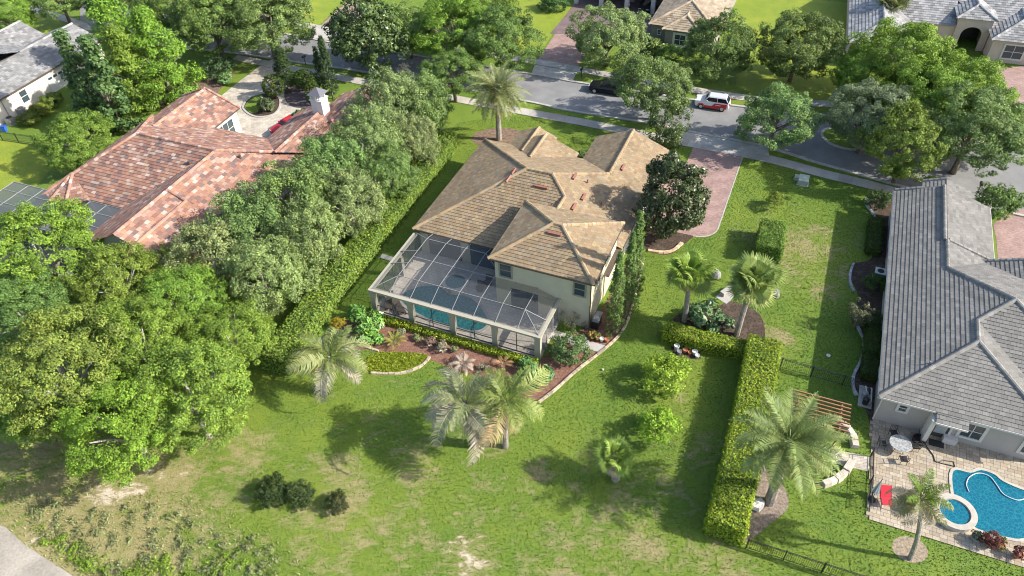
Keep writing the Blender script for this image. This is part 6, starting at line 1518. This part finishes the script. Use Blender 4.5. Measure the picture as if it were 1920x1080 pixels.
# clutter along the cream wall
for i, (px, py, r_, m, pl_, lb) in enumerate([(1110, 634, 0.25, TERRA, ('leafy', 0.35, (0.3, 0.25, 0.05)), 'terracotta pot with yellow leaves at the cream wall corner'), (1120, 637, 0.22, TERRA, ('leafy', 0.3, (0.2, 0.24, 0.06)), 'terracotta pot second from the cream wall corner'), (1128, 640, 0.2, WPOT, None, 'white pot beside the concrete pad'), (1137, 641, 0.2, TERRA, None, 'empty terracotta pot at the stone edging')]):
    pot(px, py, r_, 0.35, m, lb, pl_, 0.036)
q = at(1118, 610); gr = thing('barbecue_grill', 'black barbecue grill against the bright side wall', 'grill', (q[0], q[1], 0.0), A1 + R(90))
MB().box(-0.55, 0.55, -0.3, 0.3, 0.15, 0.85).build('cart', IRON, gr); MB().hexa([(-0.5, -0.3, 0.85), (0.5, -0.3, 0.85), (0.5, 0.3, 0.85), (-0.5, 0.3, 0.85), (-0.45, -0.15, 1.15), (0.45, -0.15, 1.15), (0.45, 0.2, 1.2), (-0.45, 0.2, 1.2)]).build('hood', METAL, gr); MB().box(0.55, 0.95, -0.28, 0.28, 0.8, 0.85).build('shelf', METAL, gr)
for x in (-0.45, 0.45): MB().tube([(x, -0.32, 0.09), (x, 0.32, 0.09)], 0.09, 10).build('wheel', IRON, gr)
q = at(1097, 622); iron_chair(tuple(q[:2]), 0.5, 'grey folding chair beside the wall corner plants', 0.9)
# stone patio with seats by the fan palm
sheet('stone_patio', wpoly([(1340, 556), (1372, 538), (1388, 548), (1362, 570)]), 0.02, CONC)
q = at(1362, 550); t = thing('garden_bench', 'pale stone bench on the little patio behind the fan palm', 'bench', (q[0], q[1], 0.02), A1 + R(60))
MB().box(-0.7, 0.7, -0.22, 0.22, 0.4, 0.5).build('seat', CONC, t)
for x in (-0.5, 0.5): MB().box(x - 0.1, x + 0.1, -0.18, 0.18, 0, 0.4).build('leg', CONC, t)
GREYROCK = mat('weathered_stone', (0.26, 0.25, 0.23), 0.9, 0.2, noise=[(6, 0.3)])
for px, py, lb in ((1341, 520, 'small weathered stone ornament between the fan palms'), (1452, 556, 'pale boulder right of the second fan palm')):
    q = at(px, py); rg = np.random.default_rng(px); mb = MB().lathe([(0.35, 0), (0.45, 0.2), (0.4, 0.5), (0.25, 0.75), (0.1, 0.85)], n=9)
    mb.v = [tuple(np.array(v) * rg.uniform(0.85, 1.15)) for v in mb.v]; t = thing('garden_stone', lb, 'stone', (q[0], q[1], 0)); mb.build('stone', GREYROCK, t)
q = at(1450, 940); mb = MB().lathe([(0.3, 0), (0.5, 0.15), (0.42, 0.4), (0.15, 0.5)], n=8); rg = np.random.default_rng(4); mb.v = [tuple(np.array(v) * rg.uniform(0.8, 1.2)) for v in mb.v]
o = mb.build('boulder', PALETRIM); o.location = (*at(1418, 948)[:2], 0); tag(o, 'pale boulder at the foot of the feather palm beside the hedge', 'boulder')
o = MB().lathe([(0.04, 0.0), (0.09, 0.04), (0.1, 0.1), (0.04, 0.18)], n=10).build('ball', WHITE, smooth=True); o.location = (*at(1130, 694)[:2], 0); tag(o, 'white ball lying on the lawn below the concrete pad', 'ball')
o = MB().lathe([(0.16, 0), (0.17, 0.06), (0.10, 0.06), (0.09, 0.03)], n=14).build('drain_cover', WHITE); o.location = (*at(1553, 667)[:2], 0.005); tag(o, 'small white drain ring in the shaded side lawn', 'drain')
for i in range(3):
    q = at(718 + 7 * i, 481 + 2.2 * i); o = MB().box(-0.22, 0.22, -0.3, 0.3, 0, 0.05).build('stepping_stone', CONC); o.location = (q[0], q[1], 0.002); o.rotation_euler = (0, 0, A1)
    tag(o, ['stepping stone outside the cage, farthest from its wall', 'middle stepping stone outside the cage', 'stepping stone outside the cage, closest to its wall'][i], 'stepping stone', 'stepping stones outside the cage')
# pool equipment beside the grey house
q = at(1622, 748); pe = thing('pool_equipment', 'black and white pool pump and filter at the grey house corner', 'pump', (q[0], q[1], 0), A2 + R(90))
MB().lathe([(0.22, 0), (0.24, 0.6), (0.12, 0.75)], -0.5, 0, 12).build('filter_tank', IRON, pe); MB().lathe([(0.22, 0), (0.24, 0.6), (0.12, 0.75)], 0.1, 0.1, 12).build('filter_tank', mat('grey_tank', (0.3, 0.3, 0.3), 0.4), pe)
MB().tube([(0.5, -0.2, 0.2), (1.0, -0.2, 0.2)], 0.14, 10).build('pump', IRON, pe)
MB().tube([(-0.5, -0.25, 0.1), (-0.5, -0.35, 0.5), (0.1, -0.3, 0.5), (0.9, -0.3, 0.45), (0.9, -0.2, 0.2)], 0.04, 6).tube([(0.1, 0.1, 0.75), (0.6, 0.2, 0.8), (0.9, 0.0, 0.4)], 0.04, 6).build('pipes', WHITE, pe)
MB().box(-0.9, 1.3, -0.5, 0.5, 0, 0.05).build('pad', CONC, pe)
# pool furniture inside the cage
def lounger(x, y, rz, label):
    p = m1(x, y); t = thing('pool_lounger', label, 'lounger', (*p, 0.06), A1 + rz)
    W_ = mat('dark_wicker', (0.10, 0.08, 0.065), 0.8) if 'dark_wicker' not in bpy.data.materials else bpy.data.materials['dark_wicker']
    MB().box(-0.32, 0.32, -0.9, 0.5, 0.28, 0.38).build('seat', W_, t); MB().hexa([(-0.32, 0.5, 0.3), (0.32, 0.5, 0.3), (0.32, 1.0, 0.75), (-0.32, 1.0, 0.75), (-0.32, 0.46, 0.38), (0.32, 0.46, 0.38), (0.32, 0.95, 0.82), (-0.32, 0.95, 0.82)]).build('backrest', W_, t)
    for a in (-0.28, 0.28):
        for b in (-0.8, 0.4): MB().box(a - 0.03, a + 0.03, b - 0.03, b + 0.03, 0, 0.28).build('leg', W_, t)
lounger(1.0, 1.3, 0.4, 'dark wicker lounger in the near corner of the pool cage'); lounger(2.2, 0.95, 0.9, 'dark wicker lounger second from the cage corner')
def round_chair(x, y, label):
    p = m1(x, y); t = thing('wicker_chair', label, 'chair', (*p, 0.06), A1); W_ = bpy.data.materials['dark_wicker']
    MB().lathe([(0.3, 0), (0.38, 0.4), (0.34, 0.42)], n=12).build('seat', W_, t); MB().hexa([(-0.36, 0.25, 0.4), (0.36, 0.25, 0.4), (0.36, 0.36, 0.4), (-0.36, 0.36, 0.4), (-0.36, 0.33, 0.85), (0.36, 0.33, 0.85), (0.36, 0.42, 0.85), (-0.36, 0.42, 0.85)]).build('backrest', W_, t)
round_chair(7.9, 5.9, 'round wicker chair on the pool deck right of the raised spa'); round_chair(8.3, 6.9, 'round wicker chair on the pool deck close to the house wall')
# blue bin by the white house, red cart in courtyard
q = at(10, 246); t = thing('blue_bin', 'small blue bin by the corner of the white house', 'bin', (q[0], q[1], 0)); MB().hexa([(-0.22, -0.22, 0), (0.22, -0.22, 0), (0.22, 0.22, 0), (-0.22, 0.22, 0), (-0.28, -0.28, 0.7), (0.28, -0.28, 0.7), (0.28, 0.28, 0.7), (-0.28, 0.28, 0.7)]).build('body', mat('blue_plastic', (0.03, 0.12, 0.45), 0.5), t); MB().box(-0.3, 0.3, -0.3, 0.3, 0.7, 0.76).build('lid', mat('dark_blue_plastic', (0.02, 0.07, 0.3), 0.5), t)

# ------------------------------------------------------------------ vehicles
def car(label, px, py, ang, L, W, H, lower, upper, hood_z, belt, roof0, roof1, name='parked_car', two_tone=None, wind=0.9, rear=0.35):
    q = at(px, py); t = thing(name, label, 'car', (q[0], q[1], 0.004), ang)
    B_ = mat('paint_' + name + str(px), lower, 0.25, 0.5); Up = mat('roofpaint_' + name + str(px), upper, 0.25, 0.5); G_ = mat('car_glass' + str(px), (0.015, 0.018, 0.02), 0.06, 0.7)
    T_ = mat('tyre' + str(px), (0.02, 0.02, 0.02), 0.9); Rm = mat('rim' + str(px), (0.45, 0.45, 0.46), 0.3, 0.5, metal=0.6)
    h = L / 2; w_ = W / 2
    # body as stacked rings: side outline with softened nose, tail and shoulders
    st = [(-h, 0.55, 0.80, 0.80), (-h + 0.12, 0.28, hood_z - 0.06, 0.94), (-h + 0.7, 0.24, hood_z, 1.0), (-h + wind + 0.35, 0.22, belt, 1.0), (0, 0.22, belt + 0.02, 1.0), (h - 0.7, 0.22, belt + 0.03, 1.0), (h - 0.12, 0.30, belt, 0.95), (h, 0.55, belt - 0.22, 0.84)]
    mb = MB(); prev = None
    for (x, z0, z1, k) in st:
        r_ = [(x, -w_ * k * 0.93, z0), (x, -w_ * k, z0 + 0.28 * (z1 - z0)), (x, -w_ * k * 0.98, z0 + 0.7 * (z1 - z0)), (x, -w_ * k * 0.88, z1), (x, w_ * k * 0.88, z1), (x, w_ * k * 0.98, z0 + 0.7 * (z1 - z0)), (x, w_ * k, z0 + 0.28 * (z1 - z0)), (x, w_ * k * 0.93, z0)]
        b = len(mb.v); mb.v += r_; mb.c += [(1, 1, 1)] * 8
        if prev is not None:
            for i in range(8): mb.f.append((prev + i, prev + (i + 1) % 8, b + (i + 1) % 8, b + i))
        else: mb.f.append(tuple(b + i for i in range(8)))
        prev = b
    mb.f.append(tuple(prev + 7 - i for i in range(8)))
    body = mb.build('body', B_, t)
    x0, x1, x2, x3 = -h + wind + 0.3, roof0, roof1, h - rear
    c_ = w_ * 0.86; r0 = w_ * 0.70
    cab = MB().hexa([(x0, -c_, belt), (x3, -c_, belt), (x3, c_, belt), (x0, c_, belt), (x1, -r0, H - 0.07), (x2, -r0, H - 0.07), (x2, r0, H - 0.07), (x1, r0, H - 0.07)]).build('window_band', G_, t)
    MB().hexa([(x1 - 0.06, -r0 - 0.02, H - 0.09), (x2 + 0.08, -r0 - 0.02, H - 0.09), (x2 + 0.08, r0 + 0.02, H - 0.09), (x1 - 0.06, r0 + 0.02, H - 0.09), (x1 + 0.1, -r0 + 0.08, H), (x2 - 0.05, -r0 + 0.08, H), (x2 - 0.05, r0 - 0.08, H), (x1 + 0.1, r0 - 0.08, H)]).build('roof', Up, t)
    for sg in (-1, 1):
        for xa, xb in ((x0, x1), (x3, x2), ((x0 + x3) / 2 + 0.1, (x1 + x2) / 2 + 0.05)): MB().bar((xa, sg * c_ * 1.005, belt), (xb, sg * r0 * 1.01, H - 0.08), 0.07, 0.07).build('pillar', B_ if two_tone is None else Up, t)
        MB().box(-h + 0.0, -h + 0.1, sg * w_ * 0.62 - 0.18, sg * w_ * 0.62 + 0.18, hood_z - 0.22, hood_z - 0.08).build('headlight', mat('lamp_glass' + str(px) + str(sg), (0.6, 0.62, 0.62), 0.15, 0.5), t)
        MB().box(h - 0.09, h + 0.015, sg * w_ * 0.66 - 0.12, sg * w_ * 0.66 + 0.12, belt - 0.3, belt - 0.06).build('tail_light', mat('tail_red' + str(px) + str(sg), (0.35, 0.01, 0.01), 0.2, 0.5), t)
        MB().box(x0 + 0.25, x0 + 0.42, sg * w_ * 1.02 - 0.09, sg * w_ * 1.02 + 0.09, belt + 0.02, belt + 0.14).build('wing_mirror', Up, t)
        for wx in (-h + 0.82, h - 0.82):
            wh = MB().tube([(wx, sg * (w_ - 0.21), 0.33), (wx, sg * (w_ + 0.012), 0.33)], 0.33, 18).build('wheel', T_, t)
            MB().tube([(wx, sg * (w_ - 0.05), 0.33), (wx, sg * (w_ + 0.022), 0.33)], 0.215, 14).build('rim', Rm, wh)
            if two_tone:
                arc = [(wx + 0.42 * math.cos(a), sg * (w_ * 1.0 + 0.012), 0.33 + 0.42 * math.sin(a)) for a in np.linspace(0.1, math.pi - 0.1, 9)]
                MB().tube(arc, 0.05, 5).build('wheel_arch', two_tone, t)
        if two_tone: MB().box(-h + 1.2, h - 1.25, sg * w_ - 0.02, sg * w_ + 0.025, 0.26, 0.56).build('side_sill', two_tone, t)
    return t
sa = at(1103, 165) ; sb = at(1371, 206); ST = math.atan2(sb[1] - sa[1], sb[0] - sa[0])
car('glossy black car parked across the street in tree shade', 1140, 172, ST, 4.75, 1.88, 1.5, (0.008, 0.008, 0.009), (0.01, 0.01, 0.011), 0.92, 0.98, -0.35, 1.25, wind=1.0, rear=0.25)
REDP = mat('red_trim_paint', (0.50, 0.02, 0.02), 0.3, 0.5)
suv = car('boxy white and red hatchback with black pillars driving on the street', 1335, 200, ST, 4.15, 1.8, 1.63, (0.70, 0.70, 0.70), (0.50, 0.52, 0.55), 1.0, 1.05, -0.55, 1.55, name='hatchback', two_tone=REDP, wind=0.85, rear=0.12)
for sg in (-1, 1): MB().hexa([(-0.1, sg * 0.905, 0.40), (1.75, sg * 0.885, 0.40), (1.75, sg * 0.915, 0.40), (-0.1, sg * 0.925, 0.40), (0.35, sg * 0.885, 0.92), (1.80, sg * 0.875, 0.92), (1.80, sg * 0.90, 0.98), (0.35, sg * 0.92, 0.98)]).build('door_panel', REDP if sg < 0 else REDP, suv)
for sg in (-1, 1): MB().box(0.45, 1.05, sg * 0.92 - 0.012, sg * 0.92 + 0.012, 0.72, 0.82).build('side_stripe', WHITE, suv)
car('red car in the courtyard half hidden by the chimney wing', 541, 243, A3 + R(75), 4.3, 1.8, 1.35, (0.45, 0.015, 0.02), (0.42, 0.015, 0.02), 0.9, 0.95, -0.2, 1.0, name='red_car', wind=1.1, rear=0.5)
q = at(1212, 22); car('dark car standing inside the open garage across the street', 1213, 16, A5 + R(90), 4.6, 1.85, 1.5, (0.02, 0.02, 0.022), (0.02, 0.02, 0.022), 0.92, 0.98, -0.3, 1.2, name='garage_car')

# ------------------------------------------------------------------ weeds and grass blades
def tufts(name, label, n, region_px, hmin, hmax, wid, m, seed, tint=None, keep=None):
    rng = np.random.default_rng(seed); poly = np.array([at(*p)[:2] for p in region_px]); lo, hi = poly.min(0), poly.max(0)
    X = rng.uniform(lo[0], hi[0], n); Y = rng.uniform(lo[1], hi[1], n); k = inside(poly, X, Y)
    for ng in NO_GRASS:
        l2, h2_ = ng.min(0), ng.max(0); c = k & (X > l2[0]) & (X < h2_[0]) & (Y > l2[1]) & (Y < h2_[1])
        if c.any():
            ii = np.where(c)[0]; k[ii[inside(ng, X[ii], Y[ii])]] = False
    X, Y = X[k], Y[k]; m_ = len(X)
    h = rng.uniform(hmin, hmax, m_); a = rng.uniform(0, 2 * np.pi, m_); lean = rng.normal(0, 0.35, (m_, 2)) * h[:, None]; w_ = wid * rng.uniform(0.6, 1.4, m_)
    dx, dy = np.cos(a) * w_ / 2, np.sin(a) * w_ / 2; z = np.full(m_, 0.001)
    V = np.stack([np.stack([X - dx, Y - dy, z], 1), np.stack([X + dx, Y + dy, z], 1), np.stack([X + lean[:, 0], Y + lean[:, 1], h], 1)], 1).reshape(-1, 3)
    F = np.arange(3 * m_).reshape(-1, 3); col = None
    if tint is not None:
        g = rng.uniform(0.65, 1.35, (m_, 1)); col = np.repeat(np.array(tint) * g, 3, 0)
    o = link(bpy.data.objects.new(name, np_mesh(name, V, F, m, col))); o['kind'] = 'stuff'; o['label'] = label
    return o
for hs in (((-0.15, 8.6), (19.2, 8.6), (19.2, 30), (-0.15, 30)), ((9.6, 4.5), (19, 4.5), (19, 13), (9.6, 13))): NO_GRASS.append(np.array([m1(*p) for p in hs]))
NO_GRASS.append(np.array([m2(*p) for p in ((0.3, 0.3), (13, 0.3), (13, 27.3), (0.3, 27.3))])); NO_GRASS.append(np.array([m3(*p) for p in ((-8.8, -15.4), (15.4, -22), (16, 12), (-8.8, 5))]))
tufts('grass', 'short lawn grass over the near gardens', 420000, [(-60, 1100), (1980, 1100), (1980, 700), (1700, 330), (1000, 210), (860, 230), (480, 640), (420, 800), (-60, 830)], 0.03, 0.09, 0.08, LAWN, 21)
tufts('grass', 'short lawn grass along the street', 120000, [(-60, 420), (120, 240), (-60, 150), (150, 0), (1980, 0), (1980, 330), (1000, 215), (400, 120)], 0.03, 0.09, 0.10, LAWN, 22)
WEED = mat('weed_leaf', (1, 1, 1), 0.8, 0.15, attr=True, trans=0.2)
tufts('weeds', 'coarse grey-green weeds over the bare near corner', 4500, [(-20, 900), (120, 890), (230, 930), (330, 920), (420, 950), (520, 1000), (620, 1100), (-20, 1100)], 0.06, 0.26, 0.09, WEED, 23, (0.30, 0.31, 0.14))
rngw = np.random.default_rng(77)
for (n_, reg, sz, tint, lb, sd) in ((90, [(20, 930), (300, 950), (480, 1000), (560, 1085), (160, 1085)], 0.45, (0.235, 0.265, 0.115), 'low grey-green weed clumps in the bare near corner', 31), (60, [(40, 985), (110, 1000), (240, 1060), (430, 1020), (520, 1085), (170, 1085)], 0.5, (0.20, 0.30, 0.04), 'low bright green weed clumps beside the concrete path', 32)):
    poly = np.array([at(*p)[:2] for p in reg]); lo, hi = poly.min(0), poly.max(0); Vs, Fs, Cs = [], [], []; cnt = 0; off = 0
    while cnt < n_:
        x, y = rngw.uniform(lo[0], hi[0]), rngw.uniform(lo[1], hi[1])
        if not inside(poly, np.array([x]), np.array([y]))[0] or any(inside(ng, np.array([x]), np.array([y]))[0] for ng in NO_GRASS[:40]): continue
        k = 70; r_ = sz * rngw.uniform(0.5, 1.3); d_ = unit(rngw.normal(size=(k, 3))); d_[:, 2] = np.abs(d_[:, 2])
        c = np.array([x, y, 0.03]) + d_ * r_ * rngw.uniform(0.3, 1, (k, 1)) * np.array([1, 1, 0.7]); V, F = leaf_quads(c, unit(d_ + rngw.normal(size=(k, 3)) * 0.5 + np.array([0, 0, 0.4])), 0.15, 0.4, rngw)
        g = rngw.uniform(0.65, 1.3, (k, 1)) * rngw.uniform(0.8, 1.2); Vs.append(V); Fs.append(F + off); Cs.append(np.repeat(np.array(tint) * g, 4, 0)); off += len(V); cnt += 1
    o = link(bpy.data.objects.new('weeds', np_mesh('weeds', np.concatenate(Vs), np.concatenate(Fs), WEED, np.concatenate(Cs)))); o['kind'] = 'stuff'; o['label'] = lb
